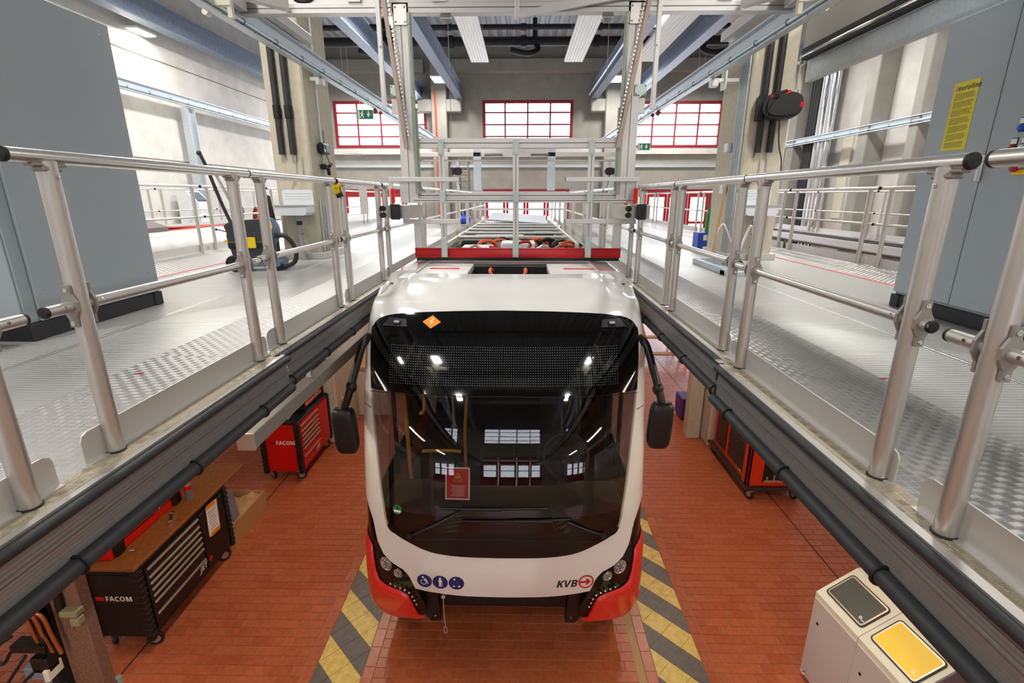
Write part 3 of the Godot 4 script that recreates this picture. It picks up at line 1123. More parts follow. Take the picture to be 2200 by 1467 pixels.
# ---------------------------------------------------------------- railings
func railing(s: float, x: float, za: float, zb: float, posts: Array, y_top: float, label: String, r_top := 0.0235, r_mid := 0.0195, r_post := 0.031, y_base := DECK, detail := true) -> void:
	var t := thing("guard_railing", label, "railing", V(s * x, y_base, 0), 0, "aluminium guard railing sections")
	var h := y_top - y_base
	var hm := h * 0.528
	var b := MB.new()
	b.cyl(V(0, h - r_top, zb), V(0, h - r_top, za), r_top, 16)
	part(t, "top_rail", b, M.alu_bright)
	b = MB.new()
	b.cyl(V(0, hm, zb), V(0, hm, za), r_mid, 14)
	part(t, "mid_rail", b, M.alu)
	for q in [[h - r_top, r_top], [hm, r_mid]]:
		for w in [[za, 1.0], [zb, -1.0]]:
			b = MB.new()
			b.lathe([Vector2(q[1] + 0.001, -0.004), Vector2(q[1] + 0.001, 0.004), Vector2(q[1] * 0.85, 0.009), Vector2(0.0, 0.011)], V(0, q[0], w[0]), V(0, 0, w[1]), 16)
			part(t, "end_cap", b, M.rubber)
	for z in posts:
		b = MB.new()
		b.cyl(V(0, 0, z), V(0, h - r_top * 1.6, z), r_post, 18)
		part(t, "post", b, M.alu)
		if not detail: continue
		# saddle under the top rail
		b = MB.new()
		b.box(V(0, h - r_top * 2.1, z), V(0.036, 0.012, 0.13), 0.004)
		b.box(V(0, h - r_top * 2.1 - 0.012, z), V(0.05, 0.02, 0.075), 0.006)
		part(t, "saddle", b, M.bracket)
		# cross clamp with four ears
		for d in [-1.0, 1.0]:
			b = MB.new()
			var pl := PackedVector2Array([Vector2(-0.013, -0.075), Vector2(0.013, -0.075), Vector2(0.013, -0.045), Vector2(0.03, -0.015), Vector2(0.03, 0.015), Vector2(0.013, 0.045), Vector2(0.013, 0.075), Vector2(-0.013, 0.075), Vector2(-0.013, 0.045), Vector2(-0.03, 0.015), Vector2(-0.03, -0.015), Vector2(-0.013, -0.045)])
			b.ext(pl, V(0, hm, z + d * (r_post + 0.004)), V(1, 0, 0), V(0, 1, 0), V(0, 0, d * 0.01))
			part(t, "clamp", b, M.bracket)
			b = MB.new()
			for yy in [-0.06, 0.06]:
				b.lathe([Vector2(0.008, 0), Vector2(0.008, 0.003), Vector2(0.003, 0.004), Vector2(0.0, 0.002)], V(0, hm + yy, z + d * (r_post + 0.014)), V(0, 0, d), 8)
			b.lathe([Vector2(0.006, 0), Vector2(0.005, 0.003), Vector2(0, 0.003)], V(-s * (r_mid - 0.001), hm + 0.004, z + d * (r_post + 0.05)), V(-s, 0, 0), 8)
			part(t, "screws", b, M.chrome)
		b = MB.new()
		b.lathe([Vector2(0.008, 0), Vector2(0.008, 0.003), Vector2(0.003, 0.004), Vector2(0.0, 0.002)], V(-s * r_post * 0.98, h - 0.09, z), V(-s, 0, 0), 8)
		part(t, "screw", b, M.chrome)
		b = MB.new()
		b.lathe([Vector2(r_post + 0.004, 0.0), Vector2(r_post + 0.004, 0.006), Vector2(r_post, 0.008)], V(0, 0, z), V(0, 1, 0), 18)
		part(t, "foot_seal", b, M.foam)
	# toe board standing behind the posts
	b = MB.new()
	var n0: float = za - 0.02
	var n1: float = zb + 0.02
	var tb := PackedVector2Array([Vector2(n1, 0.0), Vector2(n0, 0.0), Vector2(n0, 0.095), Vector2(n0 - 0.01, 0.115), Vector2(n0 - 0.035, 0.125), Vector2(n1 + 0.035, 0.125), Vector2(n1 + 0.01, 0.115), Vector2(n1, 0.095)])
	b.ext(tb, V(s * (r_post * 0.5), 0, 0), V(0, 0, 1), V(0, 1, 0), V(s * 0.006, 0, 0))
	b.span(s * (r_post * 0.5 - 0.02), s * (r_post * 0.5), 0.0, 0.006, n1, n0)
	part(t, "toe_board", b, M.alu_soft)

func railings() -> void:
	var where := "beside the bus on the vacuum cleaner side"
	railing(-1, 1.44, 0.9, -1.515, [-1.37, 0.75], 4.40, "guard railing section next to the grey cabinet without notice")
	railing(-1, 1.455, -1.605, -3.03, [-1.747, -2.867], 4.40, "guard railing section in front of the grey cabinet without notice")
	railing(-1, 1.49, -3.07, -4.52, [-3.236, -4.396], 4.40, "guard railing section in front of the vacuum cleaner")
	railing(-1, 1.49, -4.57, -6.0, [-4.711, -5.87], 4.40, "guard railing section between the sink column and the gantry")
	railing(1, 1.42, 0.9, -1.44, [-1.29, 0.75], 4.37, "guard railing section in front of the push buttons of the notice cabinet")
	railing(1, 1.44, -1.535, -3.0, [-1.611, -2.79], 4.37, "guard railing section in front of the notice cabinet")
	railing(1, 1.475, -3.05, -4.46, [-3.14, -4.298], 4.37, "guard railing section in front of the column with the cable reel")
	railing(1, 1.485, -4.51, -5.9, [-4.551, -5.75], 4.37, "guard railing section between the reel column and the gantry")
	var z := -6.05
	var k := 0
	while z > -21.0:
		for s in [-1.0, 1.0]:
			railing(s, 1.49, z, z - 2.35, [z - 0.16, z - 2.2], 4.40 if s < 0 else 4.37, "distant guard railing section along the bus on the vacuum cleaner side" if s < 0 else "distant guard railing section along the bus on the reel side", 0.0235, 0.0195, 0.03, DECK, k < 2)
		z -= 2.4
		k += 1
	# railings along the outer edges of the two walkways
	z = -4.4
	while z > -21.0:
		railing(-1, 5.62, z, z - 2.35, [z - 0.18, z - 2.17], 4.44, "guard railing section in front of the white roof of the second bus", 0.0235, 0.0195, 0.03, DECK, false)
		railing(1, 5.2, z - 0.6, z - 2.95, [z - 0.78, z - 2.77], 4.38, "guard railing section along the red line facing the empty bay", 0.0235, 0.0195, 0.03, DECK, false)
		railing(-1, 8.75, z - 0.8, z - 3.15, [z - 0.98, z - 2.97], 4.44, "guard railing section on the far side of the second bus", 0.0235, 0.0195, 0.03, DECK, false)
		railing(1, 8.4, z - 0.5, z - 2.85, [z - 0.68, z - 2.67], 4.38, "guard railing section on the far side of the empty bay", 0.0235, 0.0195, 0.03, DECK, false)
		z -= 2.42
	# the walkways beyond the neighbouring bays
	for s in [-1.0, 1.0]:
		var t := thing("outer_platform", "narrow walkway along the pale wall beyond the second bus" if s < 0 else "narrow walkway along the beige wall beyond the empty bay", "platform")
		var b := MB.new()
		var x0 := 8.68 if s < 0 else 8.33
		b.span(min(s * x0, s * (9.55 if s < 0 else 9.25)), max(s * x0, s * (9.55 if s < 0 else 9.25)), DECK - 0.1, DECK, -22.4, 13.0)
		part(t, "deck_plate", b, M.plank)
		b = MB.new()
		b.ext(fascia_profile(0.3), V(s * x0, DECK, -22.4), V(-s, 0, 0), V(0, 1, 0), V(0, 0, 35.4))
		part(t, "fascia", b, M.alu_soft)
		b = MB.new()
		b.cyl(V(s * (x0 - 0.03), DECK - 0.31, -22.4), V(s * (x0 - 0.03), DECK - 0.31, 9.0), 0.03, 10)
		part(t, "padded_tube", b, M.foam)

# ---------------------------------------------------------------- grey control cabinets on the decks
func cabinets() -> void:
	var t := thing("control_cabinet", "tall plain grey control cabinet with dark plinth on the walkway", "cabinet", V(-3.23, DECK, -4.55))
	var b := MB.new()
	b.span(-0.8, 0.0, 0.0, 0.12, 0.02, 1.28, 0.004)
	b.span(-0.8, 0.012, 0.0, 0.12, 0.0, 0.1, 0.006)
	b.span(-0.8, 0.012, 0.0, 0.12, 1.2, 1.3, 0.006)
	part(t, "plinth", b, M.plinth)
	b = MB.new()
	b.span(-0.8, -0.02, 0.12, 2.3, 0.01, 1.29, 0.006)
	part(t, "body", b, M.cab_grey)
	b = MB.new()
	b.span(-0.018, 0.004, 0.125, 2.3, 0.01, 1.2, 0.004)
	part(t, "side_panel", b, M.cab_grey)
	b = MB.new()
	for q in [[1.12, 0.3], [1.12, 2.2], [0.12, 0.3], [0.12, 2.2], [0.1, 1.2]]:
		b.lathe([Vector2(0.007, 0), Vector2(0.005, 0.003), Vector2(0, 0.003)], V(0.004, q[1], q[0]), V(1, 0, 0), 8)
	part(t, "screws", b, M.bolt)
	b = MB.new()
	b.span(-0.75, -0.03, 0.13, 2.29, 1.29, 1.305, 0.004)
	part(t, "door", b, M.cab_grey)
	# small grey box beside the plinth
	b = MB.new()
	b.span(-3.62, -3.3, DECK, DECK + 0.13, -3.05, -2.8, 0.01)
	solo("floor_box", "small pale grey box on the deck beside the cabinet plinth", "box", b, M.alu_soft)

	t = thing("control_cabinet", "tall grey control cabinet with yellow notice and push buttons", "cabinet", V(3.58, DECK, -4.6))
	b = MB.new()
	b.span(0.0, 0.8, 0.0, 0.11, 0.02, 2.3, 0.004)
	for z in [0.0, 2.2]: b.span(-0.012, 0.8, 0.0, 0.11, z, z + 0.1, 0.006)
	part(t, "plinth", b, M.plinth)
	b = MB.new()
	b.span(0.02, 0.8, 0.11, 2.3, 0.01, 2.29, 0.006)
	part(t, "body", b, M.cab_grey)
	# two doors on the aisle side
	for q in [[0.012, 0.62], [0.628, 2.28]]:
		b = MB.new()
		b.span(-0.006, 0.018, 0.135, 2.298, q[0], q[1], 0.004)
		part(t, "door", b, M.cab_grey)
	b = MB.new()
	b.box(V(-0.02, 1.17, 0.625), V(0.022, 0.2, 0.035), 0.008)
	b.box(V(-0.034, 1.12, 0.625), V(0.014, 0.09, 0.026), 0.005)
	part(t, "door_handle", b, M.alu_soft, "pale lever handle between the doors")
	# notice
	var nt := MB.new()
	nt.span(-0.0085, -0.0065, 1.32, 1.82, 0.2, 0.43)
	var sheet := part(t, "notice_sheet", nt, M.sheet_yellow, "yellow printed notice")
	var face := Basis(V(0, 0, 1), V(0, 1, 0), V(-1, 0, 0))
	text(sheet, "lettering", "euroline", 0.05, M.black_ink, Transform3D(face, V(-0.0088, 1.775, 0.345)), 0.0006, true)
	b = MB.new()
	for k in 4:
		var a := TAU * k / 4
		b.box(V(-0.0089, 1.775 + sin(a) * 0.014, 0.232 + cos(a) * 0.014), V(0.0006, 0.005 if k % 2 == 0 else 0.012, 0.012 if k % 2 == 0 else 0.005) + (V(0, 0.012, -0.007) if k % 2 == 0 else V(0, -0.007, 0.012)))
	b.box(V(-0.0089, 1.775, 0.232), V(0.0006, 0.01, 0.01))
	part(sheet, "emblem", b, M.violet_ink)
	b = MB.new()
	var y := 1.735
	var row := 0
	rng.seed = 5
	while y > 1.34:
		if row % 7 != 6:
			var len := 0.16 + rng.randf() * 0.03 if row % 7 != 5 else 0.09
			b.box(V(-0.0088, y, 0.222 + len / 2), V(0.0005, 0.0028, len))
		y -= 0.0085
		row += 1
	part(sheet, "print", b, M.black_ink)
	# buttons
	for q in [[1.42, 0.86, M.blue_button], [1.29, 0.83, M.red_button], [1.29, 0.91, M.chrome]]:
		b = MB.new()
		b.lathe([Vector2(0.022, 0), Vector2(0.022, 0.008), Vector2(0.018, 0.022), Vector2(0.0, 0.024)], V(-0.006, q[0], q[1]), V(-1, 0, 0), 16)
		var kn := part(t, "push_button", b, q[2])
		b = MB.new()
		b.box(V(-0.009, q[0] + 0.045, q[1]), V(0.006, 0.035, 0.045), 0.002)
		part(kn, "legend_plate", b, M.paper)
		b = MB.new()
		b.box(V(-0.0075, q[0] + 0.02, q[1] + 0.004), V(0.004, 0.095, 0.052), 0.002)
		part(kn, "holder", b, M.black_plastic)
	b = MB.new()
	b.box(V(-0.012, 1.16, 0.93), V(0.012, 0.1, 0.1), 0.01)
	var es := part(t, "emergency_plate", b, M.flap_yellow)
	b = MB.new()
	b.lathe([Vector2(0.02, 0), Vector2(0.02, 0.02), Vector2(0.034, 0.03), Vector2(0.03, 0.045), Vector2(0.0, 0.05)], V(-0.018, 1.16, 0.93), V(-1, 0, 0), 18)
	part(es, "emergency_button", b, M.red_button)
	b = MB.new()
	b.span(-0.012, -0.004, 1.5, 1.75, 0.93, 1.3)
	part(t, "display", b, M.screen_grey)
	b = MB.new()
	b.lathe([Vector2(0.03, 0), Vector2(0.03, 0.02), Vector2(0.045, 0.03), Vector2(0.045, 0.05), Vector2(0.0, 0.055)], V(0.2, 0.82, 0.01), V(0, 0, -1), 16)
	part(t, "socket", b, M.black_plastic, "black round socket on the end face")

# ---------------------------------------------------------------- the bus
const BUS_Y := [0.30, 0.45, 0.67, 1.05, 1.35, 1.75, 2.14, 2.52, 2.86, 3.14, 3.30, 3.40, 3.45, 3.47]
const BUS_Z := [3.70, 3.655, 3.63, 3.66, 3.70, 3.745, 3.80, 3.90, 4.03, 4.22, 4.42, 4.70, 4.92, 5.15]
const BUS_HW := 1.275
const BUS_END := -21.6

func curve(xs: Array, ys: Array, x: float) -> float:
	# smooth monotone-ish interpolation
	if x <= xs[0]: return ys[0]
	var k := xs.size()
	if x >= xs[k - 1]: return ys[k - 1]
	for i in k - 1:
		if x <= xs[i + 1]:
			var h: float = xs[i + 1] - xs[i]
			var u: float = (x - xs[i]) / h
			var m0: float = (ys[i + 1] - ys[max(i - 1, 0)]) / max(xs[i + 1] - xs[max(i - 1, 0)], 1e-5) * h
			var m1: float = (ys[min(i + 2, k - 1)] - ys[i]) / max(xs[min(i + 2, k - 1)] - xs[i], 1e-5) * h
			return (2 * u * u * u - 3 * u * u + 1) * ys[i] + (u * u * u - 2 * u * u + u) * m0 + (-2 * u * u * u + 3 * u * u) * ys[i + 1] + (u * u * u - u * u) * m1
	return ys[k - 1]

func straight(xs: Array, ys: Array, x: float) -> float:
	if x <= xs[0]: return ys[0]
	for i in xs.size() - 1:
		if x <= xs[i + 1]: return lerpf(ys[i], ys[i + 1], (x - xs[i]) / (xs[i + 1] - xs[i]))
	return ys[-1]

func bus_skin(x: float, y: float, off := 0.0) -> Vector3:
	# the front surface at width x and height y, pushed out by off along its normal
	var c: float = clampf(x, -BUS_HW, BUS_HW)
	var a := absf(c) / BUS_HW
	var swell := 0.42 + 0.14 * smoothstep(0.0, 1.0, (3.0 - y) / 1.7) * (0.15 + 0.85 * smoothstep(0.4, 1.15, y))
	var d := 0.42 - swell * pow(max(1.0 - a * a * a, 0.0), 1.0 / 3.0)
	var z := -(curve(BUS_Y, BUS_Z, y) + d)
	if off == 0.0: return V(c, y, z)
	var e := 0.004
	var cx: float = clampf(c, -BUS_HW + 0.006, BUS_HW - 0.006)
	var px := bus_skin(cx + e, y) - bus_skin(cx - e, y)
	var py := bus_skin(c, y + e) - bus_skin(c, y - e)
	return V(c, y, z) + px.cross(py).normalized() * off

func front_frame(x: float, y: float, off: float) -> Transform3D:
	# a frame lying on the front: x right, y up, z out of the surface
	var o := bus_skin(x, y, off)
	var ux := (bus_skin(x + 0.02, y) - bus_skin(x - 0.02, y)).normalized()
	var uy := (bus_skin(x, y + 0.02) - bus_skin(x, y - 0.02)).normalized()
	var n := ux.cross(uy).normalized()
	return Transform3D(Basis(ux, n.cross(ux).normalized(), n), o)

func th_x(s: float) -> float:
	# even spacing round the rounded corner: s in -1..1
	return BUS_HW * signf(s) * pow(sin(absf(s) * PI / 2), 2.0 / 3.0)

func x_th(x: float) -> float:
	return signf(x) * asin(pow(min(absf(x) / BUS_HW, 1.0), 1.5)) / (PI / 2)

func skin_patch(b: MB, x0: float, x1: float, lo: Callable, hi: Callable, nu: int, nv: int, off: float, bulge := 0.0) -> void:
	var s0 := x_th(x0)
	var s1 := x_th(x1)
	b.sheet(func(u: float, v: float) -> Vector3:
		var x := th_x(lerpf(s0, s1, u))
		var o := off
		if bulge > 0.0:
			var e: float = min(min(u, 1.0 - u) * 9.0, min(v, 1.0 - v) * 7.0)
			o += bulge * (1.0 - pow(1.0 - clampf(e, 0.0, 1.0), 2.0))
		return bus_skin(x, lerpf(lo.call(x), hi.call(x), v), o), nu, nv, V(0, 0.3, 1))

func mask_half(y: float) -> float:
	return curve([1.38, 1.442, 1.497, 1.703, 1.907, 2.239, 2.534, 2.96, 3.11, 3.18, 3.22], [0.80, 0.92, 0.996, 1.038, 1.067, 1.107, 1.15, 1.191, 1.196, 1.15, 1.0], y)

func mask_low(x: float) -> float:
	return curve([0.0, 0.35, 0.56, 0.673, 0.788, 0.92, 0.996, 1.03], [1.291, 1.297, 1.315, 1.341, 1.385, 1.442, 1.497, 1.66], absf(x))

func mask_top(x: float) -> float:
	return curve([0.0, 0.4, 0.77, 0.99, 1.10, 1.16, 1.20], [3.256, 3.251, 3.236, 3.215, 3.188, 3.15, 3.08], absf(x))

func band_rows(b: MB, y0: float, y1: float, off: float, nu: int, nv: int, inset := 0.0) -> void:
	# part of the dark front between two heights, as wide as the mask
	b.sheet(func(u: float, v: float) -> Vector3:
		var y := lerpf(y0, y1, v)
		var w := mask_half(y) - inset
		var s := x_th(w) * lerpf(-1.0, 1.0, u)
		return bus_skin(th_x(s), y, off), nu, nv, V(0, 0.3, 1))

func bus() -> void:
	var t := thing("city_bus", "white and red articulated electric city bus with dark windscreen", "bus", Vector3.ZERO)
	var b := MB.new()
	# --- white belt under the windscreen
	var lower := func(x: float) -> float: return straight([0.0, 0.322, 0.497, 0.666, 0.769, 0.787, 0.813, 0.863, 0.97, 1.051, 1.107, 1.15], [0.898, 0.903, 0.915, 0.932, 0.946, 1.01, 1.073, 1.125, 1.164, 1.221, 1.316, 1.50], absf(x))
	var upper := func(x: float) -> float: return min(mask_low(x) + 0.03, 1.53)
	var crease := func(x: float) -> float:
		var l: float = lower.call(x)
		var u: float = upper.call(x)
		return clampf(straight([0.0, 0.323, 0.543, 0.727, 0.883, 1.002, 1.11], [1.146, 1.152, 1.175, 1.209, 1.252, 1.316, 1.45], absf(x)), l, u)
	skin_patch(b, -1.15, 1.15, lower, crease, 90, 6, 0.008)
	part(t, "front_belt", b, M.bus_white)
	b = MB.new()
	skin_patch(b, -1.15, 1.15, crease, upper, 90, 6, 0.008)
	part(t, "front_ledge", b, M.bus_white)
	# --- white pillars either side
	for s in [-1.0, 1.0]:
		b = MB.new()
		b.sheet(func(u: float, v: float) -> Vector3:
			var y := lerpf(1.50, 3.24, v)
			var xi := x_th(min(mask_half(y), 1.2) - 0.015)
			if y > 3.1: xi = x_th(lerpf(1.18, 1.0, (y - 3.1) / 0.14))
			var xo := x_th(straight([1.50, 1.75], [1.15, BUS_HW], y))
			return bus_skin(s * th_x(lerpf(xi, xo, u)), y, 0.008), 10, 60, V(s * 0.7, 0.2, 0.6))
		part(t, "corner_pillar", b, M.bus_white)
		b = MB.new()
		b.tube([bus_skin(s * 1.23, 2.47, 0.0095), bus_skin(s * 1.16, 2.465, 0.0095)], 0.004, 6)
		part(t, "pillar_seam", b, M.black_ink)
	# --- roof front cap
	b = MB.new()
	b.sheet(func(u: float, v: float) -> Vector3:
		var s := lerpf(-1.0, 1.0, u)
		var x := th_x(s)
		var y0 := mask_top(x) - 0.02
		var yy := lerpf(y0, 3.468, 1.0 - pow(1.0 - v, 1.7))
		var p := bus_skin(x, yy, 0.008)
		var k := smoothstep(0.86, 1.275, absf(x)) * smoothstep(3.2, 3.46, yy)
		p.y -= 0.13 * k * k
		return p, 60, 26, V(0, 1, 0.5))
	part(t, "roof_front", b, M.bus_white)
	# --- black corner housings with lamps
	var red_top := func(x: float) -> float: return straight([0.70, 0.763, 0.798, 0.836, 0.905, 1.054, 1.119, 1.151, 1.17, 1.275], [0.587, 0.613, 0.739, 0.85, 0.885, 0.902, 0.931, 1.043, 1.243, 1.3], absf(x))
	var red_low := func(x: float) -> float: return straight([0.70, 0.946, 1.123, 1.275], [0.581, 0.513, 0.50, 0.53], absf(x))
	for s in [-1.0, 1.0]:
		b = MB.new()
		skin_patch(b, s * 0.69, s * BUS_HW, func(x): return red_low.call(x) + 0.03, func(x): return straight([0.69, 0.78, 0.87, 1.0, 1.15, 1.275], [0.75, 1.0, 1.15, 1.22, 1.54, 1.8], absf(x)), 36, 14, -0.002)
		var hl := part(t, "headlamp_housing", b, M.bus_black)
		for q in [[1.029, 1.129, 0.06], [0.914, 1.072, 0.042]]:
			var xf := front_frame(s * q[0], q[1], 0.0)
			b = MB.new()
			b.lathe([Vector2(q[2] * 0.2, -0.035), Vector2(q[2] * 0.7, -0.02), Vector2(q[2], 0.004), Vector2(q[2] * 1.08, 0.006), Vector2(q[2] * 1.1, 0.0)], xf.origin, xf.basis.z, 22)
			part(hl, "reflector", b, M.chrome)
			b = MB.new()
			b.lathe([Vector2(q[2], 0.006), Vector2(q[2] * 0.7, 0.016), Vector2(0.0, 0.02)], xf.origin, xf.basis.z, 22)
			part(hl, "lens", b, M.lamp_lens)
			b = MB.new()
			for a in 6: b.ball(xf * V(cos(a * TAU / 6) * q[2] * 0.55, sin(a * TAU / 6) * q[2] * 0.55, 0.004), Vector3.ONE * q[2] * 0.16, 8)
			part(hl, "facet", b, M.chrome)
		for q in [[0.989, 0.938], [0.943, 0.929], [0.898, 0.921], [0.857, 0.910], [0.819, 0.889], [0.794, 0.848], [0.778, 0.804], [0.764, 0.758]]:
			var xf := front_frame(s * q[0], q[1] + 0.006, 0.018)
			b = MB.new()
			b.ball(xf.origin, Vector3.ONE * 0.0125, 8)
			part(hl, "day_light", b, M.chrome)
		b = MB.new()
		skin_patch(b, s * 0.70, s * BUS_HW, red_low, red_top, 40, 14, 0.006, 0.026)
		part(t, "bumper_corner", b, M.bus_red)
		# black brackets beside the radiator
		b = MB.new()
		b.ext(PackedVector2Array([Vector2(0.60, 0.90), Vector2(0.75, 0.93), Vector2(0.745, 0.62), Vector2(0.66, 0.50), Vector2(0.57, 0.50)]), V(0, 0, -3.66), V(s, 0, 0), V(0, 1, 0), V(0, 0, -0.1))
		var bk := part(t, "bumper_bracket", b, M.tool_black)
		b = MB.new()
		for q in [[0.67, 0.86], [0.62, 0.56]]: b.lathe([Vector2(0.012, 0), Vector2(0.008, 0.008), Vector2(0, 0.009)], V(s * q[0], q[1], -3.66), V(0, 0, 1), 8)
		part(bk, "bolt", b, M.chrome)
	# --- dark front: lower panel, windscreen, sign panel, top cap
	b = MB.new()
	b.sheet(func(u: float, v: float) -> Vector3:
		var s := lerpf(-1.0, 1.0, u) * x_th(0.998)
		var x := th_x(s)
		return bus_skin(x, lerpf(mask_low(x), 1.515, v), 0.014), 70, 10, V(0, 0.2, 1))
	part(t, "scuttle_panel", b, M.bus_black_panel)
	b = MB.new()
	b.tube(spline([bus_skin(-0.88, 1.465, 0.017), bus_skin(-0.77, 1.424, 0.017), bus_skin(-0.4, 1.455, 0.017), bus_skin(0, 1.467, 0.017), bus_skin(0.4, 1.455, 0.017), bus_skin(0.77, 1.424, 0.017), bus_skin(0.88, 1.465, 0.017)], 8), 0.003, 6)
	part(t, "hood_joint", b, M.tool_black)
	b = MB.new()
	band_rows(b, 1.515, 2.625, 0.014, 60, 40)
	part(t, "windscreen", b, M.windscreen_glass, "large curved tinted windscreen")
	b = MB.new()
	band_rows(b, 2.625, 3.105, 0.014, 60, 18)
	var sign := part(t, "destination_panel", b, M.bus_black, "dark destination sign panel")
	b = MB.new()
	b.tube(spline([bus_skin(-1.16, 2.6, 0.016), bus_skin(-0.6, 2.61, 0.016), bus_skin(0, 2.617, 0.016), bus_skin(0.6, 2.61, 0.016), bus_skin(1.16, 2.6, 0.016)], 8), 0.003, 6)
	part(t, "glass_joint", b, M.tool_black)
	var led := MB.new()
	led.box(V(0, 0, 0), V(0.0046, 0.0046, 0.001))
	var mm := MultiMesh.new()
	mm.transform_format = MultiMesh.TRANSFORM_3D
	mm.mesh = led.mesh()
	mm.instance_count = 96 * 16
	for i in 96:
		for j in 16:
			mm.set_instance_transform(i * 16 + j, front_frame(lerpf(-0.98, 0.98, i / 95.0), lerpf(2.70, 2.99, j / 15.0), 0.0155))
	var mi := MultiMeshInstance3D.new()
	mi.name = "led_dots"
	mi.multimesh = mm
	mi.material_override = M.cab_grey
	sign.add_child(mi, true)
	tag(mi, "", "", "", "stuff")
	b = MB.new()
	b.sheet(func(u: float, v: float) -> Vector3:
		var s := lerpf(-1.0, 1.0, u) * x_th(1.195)
		var x := th_x(s)
		return bus_skin(x, lerpf(3.105, max(mask_top(x), 3.106), v), 0.016), 70, 8, V(0, 0.4, 1))
	var cap := part(t, "top_mask", b, M.bus_black)
	for s in [-1.0, 1.0]:
		var xf := front_frame(s * 0.95, 3.155, 0.016)
		b = MB.new()
		b.ext(PackedVector2Array([Vector2(-0.11, -0.035), Vector2(0.13, -0.045), Vector2(0.09, 0.045), Vector2(-0.08, 0.04)]), xf.origin, xf.basis.x * s, xf.basis.y, xf.basis.z * 0.01)
		b.ext(rrect(0.07, 0.04, 0.01), xf * V(0, 0, 0.008), xf.basis.x, xf.basis.y, xf.basis.z * 0.012)
		var ml := part(cap, "marker_lamp", b, M.black_plastic)
		b = MB.new()
		b.ext(rrect(0.05, 0.022, 0.006), xf * V(0, 0, 0.019), xf.basis.x, xf.basis.y, xf.basis.z * 0.004)
		part(cap, "marker_lens", b, M.hatch_grey)
	# high voltage diamond
	var dx := front_frame(-0.637, 3.17, 0.018)
	b = MB.new()
	b.ext(PackedVector2Array([Vector2(-0.083, 0), Vector2(0, -0.068), Vector2(0.083, 0), Vector2(0, 0.068)]), dx.origin, dx.basis.x, dx.basis.y, dx.basis.z * 0.002)
	var dia := part(t, "warning_diamond", b, M.orange_sign, "orange diamond sign with white lightning bolt")
	b = MB.new()
	b.ext(PackedVector2Array([Vector2(0.006, 0.034), Vector2(-0.014, 0.0), Vector2(-0.001, 0.002), Vector2(-0.01, -0.034), Vector2(0.014, 0.004), Vector2(0.002, 0.003), Vector2(0.016, 0.032)]), dx * V(0, 0, 0.0022), dx.basis.x, dx.basis.y, dx.basis.z * 0.001)
	part(dia, "lightning_bolt", b, M.white_ink)
	bus_marks(t)
	# --- wipers
	for q in [[[-0.786, 1.452], [-0.36, 1.695], [-0.526, 1.719], [0.39, 1.734]], [[0.854, 1.472], [0.543, 1.622], [-0.34, 1.622], [0.57, 1.637]]]:
		var a0 := bus_skin(q[0][0], q[0][1], 0.03)
		var a1 := bus_skin(q[1][0], q[1][1], 0.045)
		b = MB.new()
		b.tube([a0, a0.lerp(a1, 0.5) + V(0, 0, 0.012), a1], 0.011, 8)
		b.cyl(a0 + V(0, 0, -0.03), a0 + V(0, 0.01, 0.02), 0.024, 10)
		var ar := part(t, "wiper_arm", b, M.black_plastic)
		b = MB.new()
		var pl := []
		for i in 13:
			var x: float = lerpf(q[2][0], q[3][0], i / 12.0)
			pl.append(bus_skin(x, lerpf(q[2][1], q[3][1], i / 12.0), 0.026))
		b.tube(pl, 0.009, 6)
		var mid: Vector3 = bus_skin((q[1][0] + q[2][0] + q[3][0]) / 3.0, lerpf(q[2][1], q[3][1], 0.45), 0.04)
		b.box(mid, V(0.34, 0.024, 0.018), 0.006)
		part(ar, "wiper_blade", b, M.rubber)
	# --- mirrors
	for s in [-1.0, 1.0]:
		var mo := V(s * (1.45 if s < 0 else 1.41), 2.19 if s < 0 else 2.27, -4.12)
		b = MB.new()
		b.tube(spline([V(s * 1.22, 3.02, -4.42), V(s * 1.275, 2.97, -4.3), V(s * 1.34, 2.74, -4.2), V(s * 1.40, 2.52, -4.13), mo + V(0, 0.2, 0)], 6), 0.034, 10)
		b.ball(V(s * 1.375, 2.6, -4.16), V(0.05, 0.06, 0.05), 12)
		var arm := part(t, "mirror_arm", b, M.black_plastic)
		b = MB.new()
		b.sheet(func(u: float, v: float) -> Vector3:
			var a := TAU * u
			var h := lerpf(-1.0, 1.0, v)
			var k := pow(max(1.0 - pow(absf(h), 5.0), 0.0), 0.32)
			var cx := signf(cos(a)) * pow(absf(cos(a)), 0.55) * 0.105 * k
			var cz := signf(sin(a)) * pow(absf(sin(a)), 0.55) * 0.07 * k
			return mo + V(cx + s * 0.01 * h, h * 0.235, cz), 32, 24, V(0, 0, 0.001))
		fix_out(b, mo)
		part(arm, "mirror_shell", b, M.black_plastic)
	# --- sides
	for s in [-1.0, 1.0]:
		for q in [["side_skirt", 0.40, 1.2, M.bus_red, -4.0], ["side_band", 1.2, 1.45, M.bus_black, -4.0], ["side_glass", 1.45, 2.9, M.bus_black, -4.15], ["roof_side", 2.9, 3.37, M.bus_white, -4.3]]:
			b = MB.new()
			var p := PackedVector2Array()
			for i in 7:
				var y := lerpf(q[1], q[2], i / 6.0)
				p.append(Vector2(-(curve(BUS_Y, BUS_Z, y) + 0.39) - (1.5 if q[0] == "side_glass" else 0.0), y))
			p.append(Vector2(BUS_END, q[2])); p.append(Vector2(BUS_END, q[1]))
			b.ext(p, V(s * BUS_HW, 0, 0), V(0, 0, 1), V(0, 1, 0), V(-s * 0.02, 0, 0))
			part(t, q[0], b, q[3])
		b = MB.new()
		var dp := PackedVector2Array()
		for i in 7:
			var y := lerpf(1.45, 2.9, i / 6.0)
			dp.append(Vector2(-(curve(BUS_Y, BUS_Z, y) + 0.42), y))
